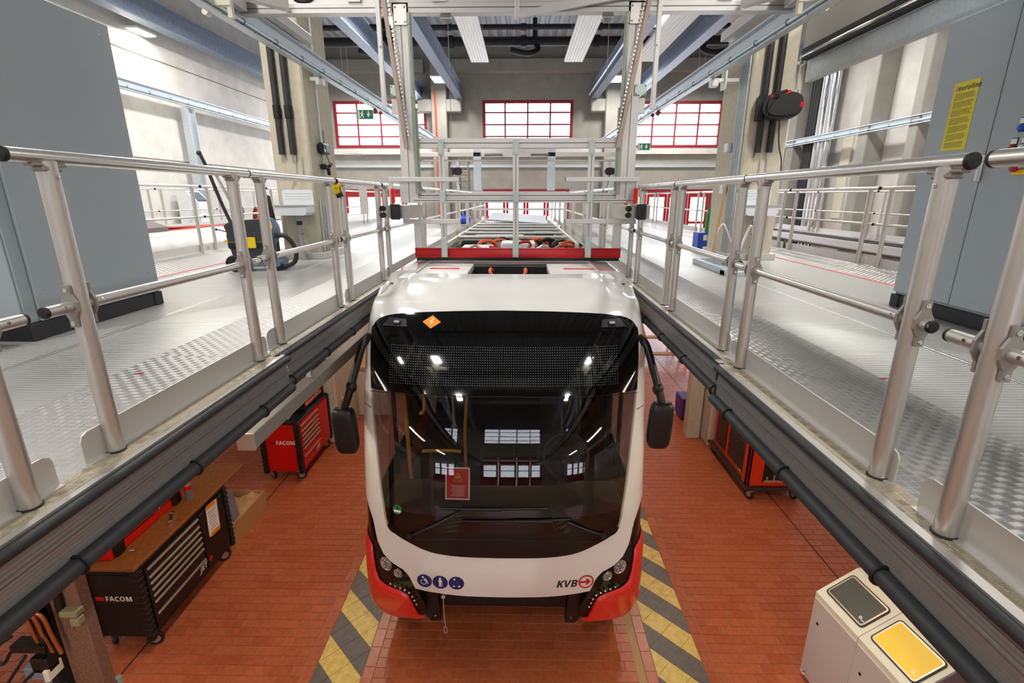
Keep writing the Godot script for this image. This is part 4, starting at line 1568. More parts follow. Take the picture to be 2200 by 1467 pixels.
		dp.append(Vector2(-5.85, 2.9)); dp.append(Vector2(-5.85, 1.45))
		b.ext(dp, V(s * (BUS_HW - 0.004), 0, 0), V(0, 0, 1), V(0, 1, 0), V(-s * 0.006, 0, 0))
		part(t, "cab_window", b, M.window_glass)
		b = MB.new()
		for z in [-5.0, -5.65]: b.span(s * 1.22, s * 1.262, 1.2, 2.9, z - 0.05, z, 0.01)
		part(t, "door_post", b, M.black_plastic)
		# roof edge rounding
		b = MB.new()
		b.ext(PackedVector2Array([Vector2(0, 0), Vector2(0, 0.05), Vector2(-0.03, 0.10), Vector2(-0.10, 0.13), Vector2(-0.30, 0.135), Vector2(-0.30, 0.0)]), V(s * BUS_HW, 3.355, BUS_END), V(s, 0, 0), V(0, 1, 0), V(0, 0, -5.3 - BUS_END), 50)
		part(t, "roof_cover", b, M.bus_white)
	# --- inside
	b = MB.new()
	b.span(-1.24, 1.24, 0.75, 0.92, BUS_END, -4.12)
	b.span(-1.24, 1.24, 2.95, 3.05, -12.0, -4.3)
	b.span(-1.24, 1.24, 0.9, 3.0, -12.1, -12.0)
	part(t, "saloon_shell", b, M.interior)
	b = MB.new()
	b.sheet(func(u: float, v: float) -> Vector3:
		var x := lerpf(-1.1, 1.1, u)
		var q := bus_skin(x, 1.62, -0.06)
		return q.lerp(V(x, 1.42 + 0.1 * sin(v * PI), -4.55), v), 24, 10, V(0, 1, 0))
	b.span(-1.1, 1.1, 0.92, 1.4, -4.56, -4.5)
	part(t, "dashboard", b, M.interior_light)
	b = MB.new()
	b.box(V(0.62, 1.5, -5.15), V(0.5, 0.16, 0.5), 0.06)
	b.box(V(0.62, 2.0, -5.4), V(0.48, 0.95, 0.14), 0.06, Basis(V(1, 0, 0), -0.12))
	b.box(V(0.62, 1.2, -5.15), V(0.3, 0.5, 0.3), 0.04)
	part(t, "driver_seat", b, M.interior_light)
	b = MB.new()
	b.tube(arc(V(0.62, 1.68, -4.6), V(1, 0, 0), V(0, 0.75, -0.66), 0.23, 0, 360, 28), 0.016, 8, false)
	b.cyl(V(0.62, 1.68, -4.6), V(0.62, 1.45, -4.5), 0.04, 10)
	part(t, "steering_wheel", b, M.black_plastic)
	for q in [[V(-1.12, 2.45, -4.55), V(-1.03, 2.43, -4.55), V(-1.0, 2.3, -4.55), V(-0.97, 1.3, -4.5)], [V(-0.95, 2.95, -5.0), V(-0.93, 2.5, -5.0), V(-0.9, 2.05, -5.0), V(-0.95, 1.95, -5.0)], [V(-0.45, 2.95, -5.3), V(-0.46, 2.2, -5.3), V(-0.5, 1.6, -5.3), V(-0.5, 0.95, -5.3)], [V(-0.93, 1.55, -4.9), V(-0.8, 1.56, -4.9), V(-0.6, 1.56, -4.9), V(-0.5, 1.55, -4.9)], [V(-0.75, 2.95, -6.2), V(-0.75, 2.3, -6.2), V(-0.76, 1.6, -6.2), V(-0.75, 0.95, -6.2)], [V(0.6, 2.95, -6.6), V(0.6, 2.3, -6.6), V(0.6, 1.6, -6.6), V(0.6, 0.95, -6.6)]]:
		b = MB.new()
		b.tube(spline(q, 6), 0.019, 8)
		part(t, "grab_pole", b, M.yellow_pole)
	# --- underside and wheels
	b = MB.new()
	b.span(-1.2, 1.2, 0.28, 0.76, BUS_END, -4.1)
	part(t, "chassis", b, M.dark)
	for z in [-6.9, -12.8, -19.4]:
		for s in [-1.0, 1.0]:
			b = MB.new()
			b.lathe([Vector2(0.0, 0.0), Vector2(0.28, 0.0), Vector2(0.3, 0.03), Vector2(0.45, 0.03), Vector2(0.48, 0.06), Vector2(0.48, 0.24), Vector2(0.45, 0.28), Vector2(0.0, 0.28)], V(s * 1.23, 0.482, z), V(-s, 0, 0), 28)
			part(t, "wheel", b, M.rubber)
	# radiator, crossbar and tow gear in the open front
	b = MB.new()
	b.span(-0.62, 0.62, 0.78, 0.84, -3.80, -3.74, 0.008)
	b.span(-0.72, 0.72, 0.46, 0.9, -3.96, -3.88)
	b.span(-0.75, 0.75, 0.45, 0.9, -4.1, -4.05)
	part(t, "front_crossbar", b, M.tool_black)
	b = MB.new()
	b.span(-0.42, 0.42, 0.62, 0.74, -3.84, -3.76, 0.004)
	for i in 27: b.span(-0.4 + i * 0.03, -0.39 + i * 0.03, 0.625, 0.735, -3.76, -3.752)
	part(t, "radiator", b, M.dark_steel)
	for x in [-0.16, 0.06]:
		b = MB.new()
		b.box(V(x, 0.885, -3.72), V(0.11, 0.06, 0.08), 0.008)
		part(t, "white_reservoir", b, M.white_paint)
	b = MB.new()
	b.lathe([Vector2(0.0, 0.02), Vector2(0.02, 0.02), Vector2(0.024, 0.0), Vector2(0.0, 0.0)], V(-0.38, 0.80, -3.74), V(0, 0, 1), 14)
	part(t, "tow_eye", b, M.copper)
	b = MB.new()
	b.tube(spline([V(-0.53, 0.82, -3.62), V(-0.533, 0.65, -3.62), V(-0.525, 0.48, -3.62)], 5), 0.004, 6)
	b.tube([V(-0.525, 0.48, -3.62), V(-0.54, 0.45, -3.62), V(-0.535, 0.40, -3.62), V(-0.51, 0.40, -3.62), V(-0.51, 0.45, -3.62), V(-0.525, 0.48, -3.62)], 0.004, 6)
	b.cyl(V(-0.53, 0.82, -3.74), V(-0.53, 0.82, -3.60), 0.018, 10)
	part(t, "hanging_cable", b, M.alu_soft)
	bus_roof(t)

func fix_out(b: MB, c: Vector3) -> void:
	# turns the normals of a closed sheet away from c
	for i in range(0, b.v.size(), 3):
		for k in 3:
			if b.n[i + k].dot(b.v[i + k] - c) < 0.0: b.n[i + k] = -b.n[i + k]
		var g := (b.v[i + 1] - b.v[i]).cross(b.v[i + 2] - b.v[i])
		if g.dot(b.n[i] + b.n[i + 1] + b.n[i + 2]) > 0.0:
			var q := b.v[i + 1]; b.v[i + 1] = b.v[i + 2]; b.v[i + 2] = q
			var w := b.n[i + 1]; b.n[i + 1] = b.n[i + 2]; b.n[i + 2] = w

func mark_poly(b: MB, xf: Transform3D, pts: Array, k := 1.0, lift := 0.0) -> void:
	var p := PackedVector2Array()
	for q in pts: p.append(Vector2(q[0], q[1]) * k)
	b.ext(p, xf * V(0, 0, lift), xf.basis.x, xf.basis.y, xf.basis.z * 0.0006)

func mark_dot(b: MB, xf: Transform3D, x: float, y: float, r: float, lift := 0.0) -> void:
	var p := PackedVector2Array()
	for i in 16: p.append(Vector2(x + cos(TAU * i / 16) * r, y + sin(TAU * i / 16) * r))
	b.ext(p, xf * V(0, 0, lift), xf.basis.x, xf.basis.y, xf.basis.z * 0.0006)

func mark_ring(b: MB, xf: Transform3D, x: float, y: float, r0: float, r1: float, a0 := 0.0, a1 := 360.0, lift := 0.0) -> void:
	var p := PackedVector2Array()
	var k := 30
	for i in k:
		var u0 := deg_to_rad(lerpf(a0, a1, float(i) / k))
		var u1 := deg_to_rad(lerpf(a0, a1, float(i + 1) / k))
		p = PackedVector2Array([Vector2(x + cos(u0) * r0, y + sin(u0) * r0), Vector2(x + cos(u1) * r0, y + sin(u1) * r0), Vector2(x + cos(u1) * r1, y + sin(u1) * r1), Vector2(x + cos(u0) * r1, y + sin(u0) * r1)])
		b.ext(p, xf * V(0, 0, lift), xf.basis.x, xf.basis.y, xf.basis.z * 0.0006)

func bus_marks(t: Node) -> void:
	# three blue mobility stickers
	var xs := [-0.674, -0.535, -0.394]
	for i in 3:
		var xf := front_frame(xs[i], 1.045, 0.0095)
		var b := MB.new()
		b.ext(disc(0.067, 28), xf.origin, xf.basis.x, xf.basis.y, xf.basis.z * 0.0008)
		var st := part(t, "mobility_sticker", b, M.sticker_blue, ["round blue sticker with wheelchair user", "round blue sticker with walking person", "round blue sticker with mobility scooter"][i])
		b = MB.new()
		var L := 0.001
		if i == 0:
			mark_dot(b, xf, -0.012, 0.04, 0.0095, L)
			mark_poly(b, xf, [[-0.016, 0.027], [-0.004, 0.027], [-0.002, 0.004], [0.018, 0.003], [0.028, -0.03], [0.034, -0.028], [0.024, 0.012], [0.004, 0.013], [0.0, 0.02], [0.018, 0.016], [0.018, 0.022], [0.002, 0.028]], 1.0, L)
			mark_ring(b, xf, -0.008, -0.012, 0.021, 0.026, 110, 400, L)
		elif i == 1:
			mark_dot(b, xf, 0, 0.04, 0.0095, L)
			mark_poly(b, xf, [[-0.011, 0.028], [0.011, 0.028], [0.018, 0.005], [0.013, 0.003], [0.009, 0.014], [0.010, -0.045], [0.002, -0.045], [0.0, -0.012], [-0.003, -0.045], [-0.011, -0.045], [-0.009, 0.014], [-0.014, 0.002], [-0.018, 0.005]], 1.0, L)
			mark_poly(b, xf, [[0.017, 0.006], [0.02, 0.006], [0.023, -0.045], [0.021, -0.045]], 1.0, L)
		else:
			mark_dot(b, xf, -0.016, 0.04, 0.009, L)
			mark_poly(b, xf, [[-0.026, 0.029], [-0.01, 0.029], [-0.002, 0.016], [0.018, 0.014], [0.018, 0.019], [0.002, 0.023], [0.004, 0.004], [0.02, -0.012], [0.024, 0.012], [0.029, 0.01], [0.028, -0.018], [0.036, -0.026], [-0.036, -0.026], [-0.034, -0.01], [-0.012, -0.004], [-0.022, 0.004]], 1.0, L)
			mark_ring(b, xf, -0.022, -0.032, 0.004, 0.009, 0, 360, L)
			mark_ring(b, xf, 0.024, -0.032, 0.004, 0.009, 0, 360, L)
		part(st, "pictogram", b, M.white_ink)
	# operator lettering and red arrow emblem
	var kx := front_frame(0.56, 1.044, 0.0095)
	text(t, "lettering", "KVB", 0.098, M.black_ink, kx, 0.0012, true)
	var ex := front_frame(0.724, 1.052, 0.0095)
	var e := MB.new()
	mark_ring(e, ex, 0, 0, 0.055, 0.068)
	mark_poly(e, ex, [[-0.058, 0.010], [0.008, 0.010], [-0.008, 0.03], [0.012, 0.03], [0.042, 0.0], [0.012, -0.03], [-0.008, -0.03], [0.008, -0.010], [-0.058, -0.010]])
	part(t, "arrow_emblem", e, M.red_ink, "red ring emblem with an arrow")
	# green emission sticker
	var gx := front_frame(-0.896, 1.668, 0.016)
	e = MB.new()
	e.ext(disc(0.043, 24), gx.origin, gx.basis.x, gx.basis.y, gx.basis.z * 0.0008)
	var gs := part(t, "emission_sticker", e, M.green_sticker, "round green emission sticker with the number four")
	text(gs, "lettering", "4", 0.05, M.black_ink, gx * Transform3D(Basis(), V(0, 0.014, 0.001)), 0.0006)
	e = MB.new()
	mark_poly(e, gx, [[-0.03, -0.024], [0.03, -0.024], [0.033, -0.004], [-0.033, -0.004]], 1.0, 0.001)
	part(gs, "number_field", e, M.paper)
	# red high voltage notice hung behind the windscreen
	var nx := front_frame(-0.381, 1.917, -0.03)
	e = MB.new()
	e.ext(PackedVector2Array([Vector2(-0.105, -0.14), Vector2(0.105, -0.14), Vector2(0.105, 0.14), Vector2(-0.105, 0.14)]), nx.origin, nx.basis.x, nx.basis.y, nx.basis.z * 0.001)
	var no := part(t, "windscreen_notice", e, M.paper, "red notice sheet with warning triangle behind the windscreen")
	e = MB.new()
	mark_poly(e, nx, [[-0.094, -0.128], [0.094, -0.128], [0.094, 0.128], [-0.094, 0.128]], 1.0, 0.0012)
	part(no, "red_field", e, M.notice_red)
	e = MB.new()
	mark_poly(e, nx, [[-0.032, 0.045], [0.032, 0.045], [0.0, 0.1]], 1.0, 0.002)
	mark_poly(e, nx, [[-0.04, 0.014], [0.04, 0.014], [0.04, 0.038], [-0.04, 0.038]], 1.0, 0.002)
	part(no, "warning_triangle", e, M.orange_sign)
	e = MB.new()
	mark_poly(e, nx, [[0.004, 0.088], [-0.007, 0.068], [0.0, 0.069], [-0.005, 0.05], [0.008, 0.072], [0.001, 0.071]], 1.0, 0.0028)
	for k in 3: mark_poly(e, nx, [[-0.034, 0.018 + k * 0.007], [0.034, 0.018 + k * 0.007], [0.034, 0.021 + k * 0.007], [-0.034, 0.021 + k * 0.007]], 1.0, 0.0028)
	part(no, "notice_print", e, M.black_ink)
	e = MB.new()
	for k in 7: mark_poly(e, nx, [[-0.06 + 0.01 * (k % 3), -0.105 + k * 0.014], [0.06 - 0.008 * (k % 2), -0.105 + k * 0.014], [0.06, -0.102 + k * 0.014], [-0.06 + 0.01 * (k % 3), -0.102 + k * 0.014]], 1.0, 0.002)
	part(no, "notice_text", e, M.paper)

func bus_roof(t: Node) -> void:
	# roof plates, open equipment wells, hatches, grab handles and orange cables
	var b := MB.new()
	b.span(-1.1, -0.43, 3.38, 3.455, -6.1, -5.02, 0.006)
	part(t, "roof_plate", b, M.roof_panel)
	b = MB.new()
	b.span(0.46, 1.1, 3.38, 3.455, -6.1, -5.02, 0.006)
	part(t, "roof_plate", b, M.roof_panel)
	for x in [-0.72, 0.8]:
		b = MB.new()
		b.tube([V(x - 0.15, 3.4565, -5.62), V(x - 0.17, 3.4565, -5.66), V(x - 0.15, 3.4565, -5.7), V(x - 0.11, 3.4565, -5.68), V(x + 0.11, 3.4565, -5.68), V(x + 0.15, 3.4565, -5.7), V(x + 0.17, 3.4565, -5.66), V(x + 0.15, 3.4565, -5.62), V(x + 0.11, 3.4565, -5.64), V(x - 0.11, 3.4565, -5.64), V(x - 0.15, 3.4565, -5.62)], 0.005, 5, false)
		part(t, "spanner_mark", b, M.red_ink)
	b = MB.new()
	b.span(-1.0, 1.0, 2.96, 3.0, -14.0, -5.0)
	b.span(-0.45, 0.48, 3.0, 3.38, -5.0, -4.96)
	b.span(-0.45, -0.43, 3.0, 3.44, -6.1, -5.0)
	b.span(0.46, 0.48, 3.0, 3.44, -6.1, -5.0)
	b.span(-1.12, 1.12, 3.0, 3.42, -6.32, -6.1)
	part(t, "roof_well", b, M.dark)
	b = MB.new()
	b.span(-0.16, 0.14, 3.1, 3.36, -5.75, -5.4, 0.01)
	var inv := part(t, "inverter", b, M.hatch_grey)
	b = MB.new()
	for i in 4: b.box(V(-0.09 + i * 0.06, 3.363, -5.56), V(0.02, 0.006, 0.16 + 0.02 * (i % 2)))
	part(inv, "fins", b, M.sticker_blue)
	for s in [-1.0, 1.0]:
		b = MB.new()
		b.tube(spline([V(s * 0.40, 3.22, -5.3), V(s * 0.36, 3.38, -5.35), V(s * 0.26, 3.4, -5.45), V(s * 0.15, 3.35, -5.5)], 6), 0.028, 8)
		b.tube(spline([V(s * 0.36, 3.2, -5.22), V(s * 0.33, 3.36, -5.28), V(s * 0.2, 3.34, -5.36)], 6), 0.024, 8)
		part(t, "cable_loom", b, M.black_plastic)
		b = MB.new()
		b.tube(spline([V(s * 0.16, 3.36, -5.6), V(s * 0.2, 3.42, -5.62), V(s * 0.2, 3.44, -5.75), V(s * 0.19, 3.4, -5.9)], 5), 0.02, 8)
		b.tube(spline([V(s * 0.33, 3.2, -5.2), V(s * 0.345, 3.33, -5.22), V(s * 0.32, 3.39, -5.26)], 5), 0.026, 8)
		part(t, "high_voltage_cable", b, M.orange_cable)
	b = MB.new()
	b.cyl(V(-0.35, 3.3, -5.24), V(0.38, 3.3, -5.24), 0.035, 10)
	b.cyl(V(-0.3, 3.34, -5.3), V(0.33, 3.33, -5.3), 0.02, 8)
	part(t, "pipe", b, M.tool_black)
	# hatch behind the red bar
	b = MB.new()
	b.span(-1.05, 1.05, 3.38, 3.46, -7.55, -6.34, 0.008)
	part(t, "roof_hatch", b, M.roof_panel)
	for s in [-1.0, 1.0]:
		b = MB.new()
		b.tube(spline([V(s * 0.5, 3.46, -6.36), V(s * 0.5, 3.58, -6.36), V(s * 0.48, 3.635, -6.36), V(s * 0.43, 3.65, -6.36), V(s * 0.38, 3.625, -6.36), V(s * 0.13, 3.46, -6.36)], 5), 0.017, 8)
		part(t, "grab_handle", b, M.alu)
	for q in [[[-0.26, 3.62, -6.5], [-0.18, 3.6, -6.52], [-0.08, 3.56, -6.5], [-0.05, 3.46, -6.45]], [[-0.28, 3.56, -6.5], [-0.2, 3.57, -6.55], [-0.08, 3.55, -6.55], [0.0, 3.46, -6.45]], [[0.02, 3.52, -6.5], [0.14, 3.54, -6.5], [0.26, 3.62, -6.52], [0.24, 3.68, -6.56], [0.12, 3.66, -6.56], [0.06, 3.56, -6.5]], [[-0.14, 3.46, -6.42], [-0.13, 3.56, -6.44], [-0.04, 3.58, -6.46], [0.02, 3.47, -6.42]]]:
		b = MB.new()
		var pts := []
		for w in q: pts.append(V(w[0], w[1], w[2]))
		b.tube(spline(pts, 6), 0.02, 8)
		part(t, "high_voltage_cable", b, M.red_cable)
	b = MB.new()
	b.tube(spline([V(-0.16, 3.46, -6.4), V(-0.15, 3.53, -6.41), V(-0.1, 3.555, -6.42)], 5), 0.022, 8)
	b.tube(spline([V(0.08, 3.46, -6.4), V(0.07, 3.54, -6.42), V(0.0, 3.57, -6.44)], 5), 0.022, 8)
	part(t, "hose", b, M.olive_cable)
	# equipment well with side walls, crossbars, units and cables
	b = MB.new()
	for s in [-1.0, 1.0]: b.span(s * 0.98, s * 1.02, 3.0, 3.56, -16.0, -7.6)
	part(t, "well_side", b, M.cream)
	b = MB.new()
	b.span(-0.98, 0.98, 3.2, 3.24, -16.0, -7.6)
	part(t, "well_floor", b, M.dark_steel)
	for q in [[-0.55, -8.1, 0.5, 0.5, 0.24, M.roof_panel], [0.1, -8.2, 0.55, 0.5, 0.3, M.roof_panel], [-0.7, -9.2, 0.4, 0.7, 0.26, M.black_plastic], [0.2, -9.4, 0.8, 0.7, 0.24, M.hatch_grey], [-0.3, -10.6, 1.0, 0.8, 0.24, M.hatch_grey], [0.6, -10.5, 0.4, 0.7, 0.3, M.black_plastic]]:
		b = MB.new()
		b.box(V(q[0], 3.24 + q[4] / 2, q[1]), V(q[2], q[4], q[3]), 0.02)
		part(t, "roof_unit", b, q[5])
	for k in 5:
		b = MB.new()
		b.cyl(V(-0.97, 3.55, -9.0 - k * 1.05), V(0.97, 3.55, -9.0 - k * 1.05), 0.03, 8)
		part(t, "cross_bar", b, M.alu_soft)
	rng.seed = 21
	for k in 14:
		var x := rng.randf_range(-0.75, 0.8)
		var z := rng.randf_range(-7.75, -9.0)
		b = MB.new()
		b.tube(spline([V(x, 3.26, z), V(x + 0.05, 3.48, z + 0.05), V(x + 0.2, 3.53, z + rng.randf_range(-0.1, 0.1)), V(x + 0.33, 3.46, z - 0.1), V(x + 0.36, 3.26, z - 0.1)], 5), 0.03 if k % 3 else 0.024, 8)
		part(t, "cable_arch", b, M.orange_cable if k % 2 == 0 else M.black_plastic)
	b = MB.new()
	b.box(V(0.05, 3.62, -15.4), V(1.7, 0.04, 2.2), 0.01, Basis(V(0, 0, 1), -0.06) * Basis(V(1, 0, 0), 0.06))
	part(t, "raised_hatch", b, M.hatch_grey)
	b = MB.new()
	b.span(-1.0, 1.0, 3.3, 3.46, BUS_END, -16.0, 0.01)
	part(t, "rear_roof", b, M.roof_panel)
	b = MB.new()
	b.span(-1.25, 1.25, 0.4, 3.4, BUS_END - 0.05, BUS_END)
	part(t, "rear_wall", b, M.bus_red)

# ---------------------------------------------------------------- pixel helpers: a pixel gives a direction, the plane gives the distance
func look(px: float, py: float) -> Vector3:
	var pt := deg_to_rad(16.3)
	var yw := deg_to_rad(1.05)
	var f := V(-sin(yw) * cos(pt), -sin(pt), -cos(yw) * cos(pt))
	var r := V(cos(yw), 0, -sin(yw))
	return f + r * ((px - 1100.0) / 1068.0) - r.cross(f) * ((py - 733.5) / 1068.0)

func on_z(px: float, py: float, z: float) -> Vector3:
	var d := look(px, py)
	return V(0.15, 4.25, 0) + d * (z / d.z)

func on_y(px: float, py: float, y: float) -> Vector3:
	var d := look(px, py)
	return V(0.15, 4.25, 0) + d * ((y - 4.25) / d.y)

func on_x(px: float, py: float, x: float) -> Vector3:
	var d := look(px, py)
	return V(0.15, 4.25, 0) + d * ((x - 0.15) / d.x)

# ---------------------------------------------------------------- gantry over the bus
func profile_h(b: MB, g: MB, x0: float, x1: float, y0: float, y1: float, z0: float, z1: float) -> void:
	# horizontal aluminium section with a groove along its face
	b.span(x0, x1, y0, y1, z0, z1, 0.004)
	var m := (y0 + y1) / 2
	g.span(x0 + 0.002, x1 - 0.002, m - 0.005, m + 0.005, z1 - 0.002, z1 + 0.0012)

func profile_v(b: MB, g: MB, x0: float, x1: float, y0: float, y1: float, z0: float, z1: float) -> void:
	b.span(x0, x1, y0, y1, z0, z1, 0.004)
	var m := (x0 + x1) / 2
	g.span(m - 0.004, m + 0.004, y0 + 0.002, y1 - 0.002, z1 - 0.002, z1 + 0.0012)

func gantry() -> void:
	var t := thing("access_gantry", "aluminium travelling gantry with safety cage and red bar over the bus roof", "gantry", V(0, 0, 0))
	var zf := -6.1
	var b := MB.new()
	var g := MB.new()
	# main beam between the runway rails
	profile_h(b, g, -3.05, 3.2, 6.14, 6.24, zf - 0.12, zf)
	profile_h(b, g, -3.3, 3.4, 6.24, 6.36, zf - 0.12, zf - 0.01)
	var mb := part(t, "main_beam", b, M.profile)
	part(mb, "grooves", g, M.profile_groove)
	b = MB.new()
	for x in [-2.45, -1.65, 0.95, 2.3, -0.75]: b.box(V(x, 6.27, zf + 0.004), V(0.14, 0.06, 0.025), 0.006)
	part(mb, "coupling_plate", b, M.alu)
	b = MB.new()
	b.tube(arc(V(-2.2, 6.4, zf - 0.03), V(1, 0, 0), V(0, -1, 0), 0.14, 0, 180, 12), 0.04, 8)
	part(mb, "cable_chain", b, M.rubber)
	# end trucks on the runway rails with slanted links
	for s in [-1.0, 1.0]:
		var xr := -2.85 if s < 0 else 2.95
		b = MB.new()
		b.span(xr - 0.12, xr + 0.12, 6.25, 6.36, zf - 1.55, zf + 0.55, 0.006)
		part(t, "end_truck", b, M.profile)
		b = MB.new()
		b.box(V(xr - s * 0.28, 6.2, zf + 0.28), V(0.09, 0.1, 0.62), 0.005, Basis(V(0, 1, 0), s * 0.75))
		b.box(V(xr - s * 0.02, 6.19, zf + 0.32), V(0.09, 0.1, 0.5), 0.005)
		part(t, "corner_link", b, M.profile)
		b = MB.new()
		b.box(V(xr, 6.05, zf + 0.58), V(0.34, 0.05, 0.06), 0.005)
		b.box(V(xr - s * 0.15, 6.0, zf + 0.58), V(0.05, 0.16, 0.05), 0.005)
		b.cyl(V(xr + s * 0.1, 5.98, zf + 0.6), V(xr + s * 0.1, 5.98, zf + 0.52), 0.03, 10)
		part(t, "rail_guide", b, M.cream)
	# masts
	for s in [-1.0, 1.0]:
		var c := -1.165 if s < 0 else 1.37
		b = MB.new()
		g = MB.new()
		profile_v(b, g, c - 0.09, c + 0.09, 4.17, 6.24, zf - 0.14, zf + 0.0)
		profile_v(b, g, c - 0.115, c + 0.1, 4.17, 4.46, zf - 0.15, zf + 0.015)
		var ms := part(t, "mast", b, M.profile)
		part(ms, "grooves", g, M.profile_groove)
		b = MB.new()
		b.box(V(c, 6.12, zf + 0.012), V(0.14, 0.2, 0.014), 0.003)
		part(ms, "gusset_plate", b, M.alu)
		b = MB.new()
		b.box(V(c + s * 0.09, 5.38, zf + 0.016), V(0.13, 0.11, 0.014), 0.003)
		part(ms, "gusset_plate", b, M.plate_green)
		b = MB.new()
		b.box(V(c + s * 0.09, 5.22, zf - 0.02), V(0.13, 0.16, 0.03), 0.003)
		part(ms, "cover_box", b, M.profile)
		b = MB.new()
		for q in [[-0.05, 6.19], [0.05, 6.19], [-0.05, 6.05], [0.05, 6.05], [s * 0.09 - 0.05, 5.42], [s * 0.09 + 0.05, 5.42], [s * 0.09 - 0.05, 5.34], [s * 0.09 + 0.05, 5.34]]:
			b.lathe([Vector2(0.01, 0), Vector2(0.008, 0.008), Vector2(0, 0.009)], V(c + q[0], q[1], zf + 0.022), V(0, 0, 1), 8)
		part(ms, "bolts", b, M.bolt)
		# outer hanger bar
		b = MB.new()
		var xo := -1.40 if s < 0 else 1.61
		b.span(xo - 0.024, xo + 0.024, 5.18, 6.4, zf - 0.02, zf + 0.03, 0.004)
		b.cyl(V(xo, 5.82, zf + 0.03), V(xo, 5.82, zf + 0.045), 0.014, 10)
		part(t, "hanger_bar", b, M.profile)
		# slanted brown spring strut with chain
		b = MB.new()
		var p0 := V(-1.345 if s < 0 else 1.53, 6.5, zf + 0.07)
		var p1 := V(-1.165 if s < 0 else 1.24, 4.77, zf + 0.07)
		var dv := (p1 - p0).normalized()
		b.box((p0 + p1) / 2, V(0.045, (p1 - p0).length(), 0.03), 0.004, Basis(dv.cross(V(0, 0, 1)).normalized(), -dv, V(0, 0, 1)))
		part(t, "slant_strut", b, M.strut_brown)
		for k in 40:
			b = MB.new()
			var q := p0.lerp(p1, 0.02 + 0.92 * k / 40.0) + V(-s * 0.045, 0, 0)
			b.box(q, V(0.022, 0.03, 0.012), 0.005, Basis(V(0, 0, 1), s * 0.1))
			part(t, "chain_link", b, M.chrome)
		# green grey lifting cylinder
		b = MB.new()
		var xc := -1.065 if s < 0 else 1.265
		b.cyl(V(xc, 4.27, zf + 0.03), V(xc, 6.08, zf + 0.03), 0.024, 12)
		b.cyl(V(xc - s * 0.03, 4.3, zf + 0.02), V(xc - s * 0.03, 5.2, zf + 0.02), 0.012, 8)
		for y in [6.02, 5.3, 4.75]: b.cyl(V(xc, y, zf + 0.03), V(xc, y + 0.014, zf + 0.03), 0.03, 12)
		part(t, "lift_cylinder", b, M.pipe_green)
		# side rails of the cage
		b = MB.new()
		var a0 := -1.39 if s < 0 else 0.655
		var a1 := -0.565 if s < 0 else 1.51
		b.span(a0, a1, 4.41, 4.462, zf + 0.03, zf + 0.075, 0.005)
		b.span(a0 + (0.14 if s < 0 else 0.02), a1 - (0.0 if s < 0 else 0.01), 3.935, 3.99, zf + 0.03, zf + 0.075, 0.005)
		var xe := -1.375 if s < 0 else 1.49
		b.span(xe - 0.022, xe + 0.022, 4.0, 4.41, zf + 0.03, zf + 0.075, 0.005)
		part(t, "cage_rail", b, M.profile)
		b = MB.new()
		for q in [[a1 if s < 0 else a0, 4.436], [a1 if s < 0 else a0, 3.962]]: b.box(V(q[0], q[1], zf + 0.0525), V(0.006, 0.05, 0.043))
		part(t, "end_cap", b, M.rubber)
		# end posts down to the red bar
		b = MB.new()
		var xp := -1.1 if s < 0 else 1.305
		b.span(xp - 0.045, xp + 0.045, 3.6, 3.95, zf - 0.12, zf - 0.02, 0.004)
		part(t, "cage_post", b, M.profile)
		# buffer box with rubber stops
		b = MB.new()
		var xb := -1.19 if s < 0 else 1.41
		b.box(V(xb, 4.08, zf + 0.2), V(0.3, 0.15, 0.3), 0.006, Basis(V(0, 1, 0), s * 0.35))
		var bb := part(t, "buffer_box", b, M.alu)
		b = MB.new()
		b.box(V(xb + s * 0.075, 4.08, zf + 0.365), V(0.1, 0.17, 0.04), 0.004)
		part(bb, "rubber_stop", b, M.rubber)
		b = MB.new()
		for y in [4.045, 4.115]: b.cyl(V(xb + s * (0.21 if s < 0 else -0.075), y, zf + 0.35), V(xb + s * (0.21 if s < 0 else -0.075), y, zf + 0.41), 0.032, 16)
		part(bb, "round_stop", b, M.rubber)
		b = MB.new()
		b.box(V(-1.345 if s < 0 else 1.465, 4.25, zf + 0.1), V(0.045, 0.17, 0.03), 0.008)
		part(t, "latch_handle", b, M.tool_red, "red latch handle")
	# cross members of the cage
	b = MB.new()
	g = MB.new()
	profile_h(b, g, -1.07, 1.28, 4.78, 4.888, zf - 0.06, zf + 0.0)
	var cm := part(t, "cross_member", b, M.profile)
	part(cm, "grooves", g, M.profile_groove)
	b = MB.new()
	g = MB.new()
	profile_h(b, g, -1.07, 1.28, 4.225, 4.29, zf - 0.06, zf - 0.02)
	profile_h(b, g, -1.12, 1.46, 4.175, 4.225, zf - 0.06, zf + 0.02)
	cm = part(t, "cross_member", b, M.profile)
	part(cm, "grooves", g, M.profile_groove)
	b = MB.new()
	b.cyl(V(-1.05, 4.645, zf - 0.02), V(1.27, 4.645, zf - 0.02), 0.011, 10)
	part(t, "tie_rod", b, M.alu)
	for x in [-0.775, 0.083, 0.95]:
		b = MB.new()
		g = MB.new()
		profile_v(b, g, x - 0.035, x + 0.035, 3.6, 4.87, zf + 0.0, zf + 0.05)
		var up := part(t, "cage_upright", b, M.profile)
		part(up, "grooves", g, M.profile_groove)
		b = MB.new()
		for q in [[4.78, 0.16, 0.026], [4.24, 0.13, 0.03], [3.66, 0.24, 0.036]]:
			b.box(V(x, q[0], zf + 0.057), V(q[2] * 2, q[1], 0.012), 0.003)
			for d in [-0.35, 0.35]: b.lathe([Vector2(0.009, 0), Vector2(0.007, 0.006), Vector2(0, 0.007)], V(x, q[0] + d * q[1], zf + 0.063), V(0, 0, 1), 8)
		part(up, "strap_plate", b, M.plate_green)
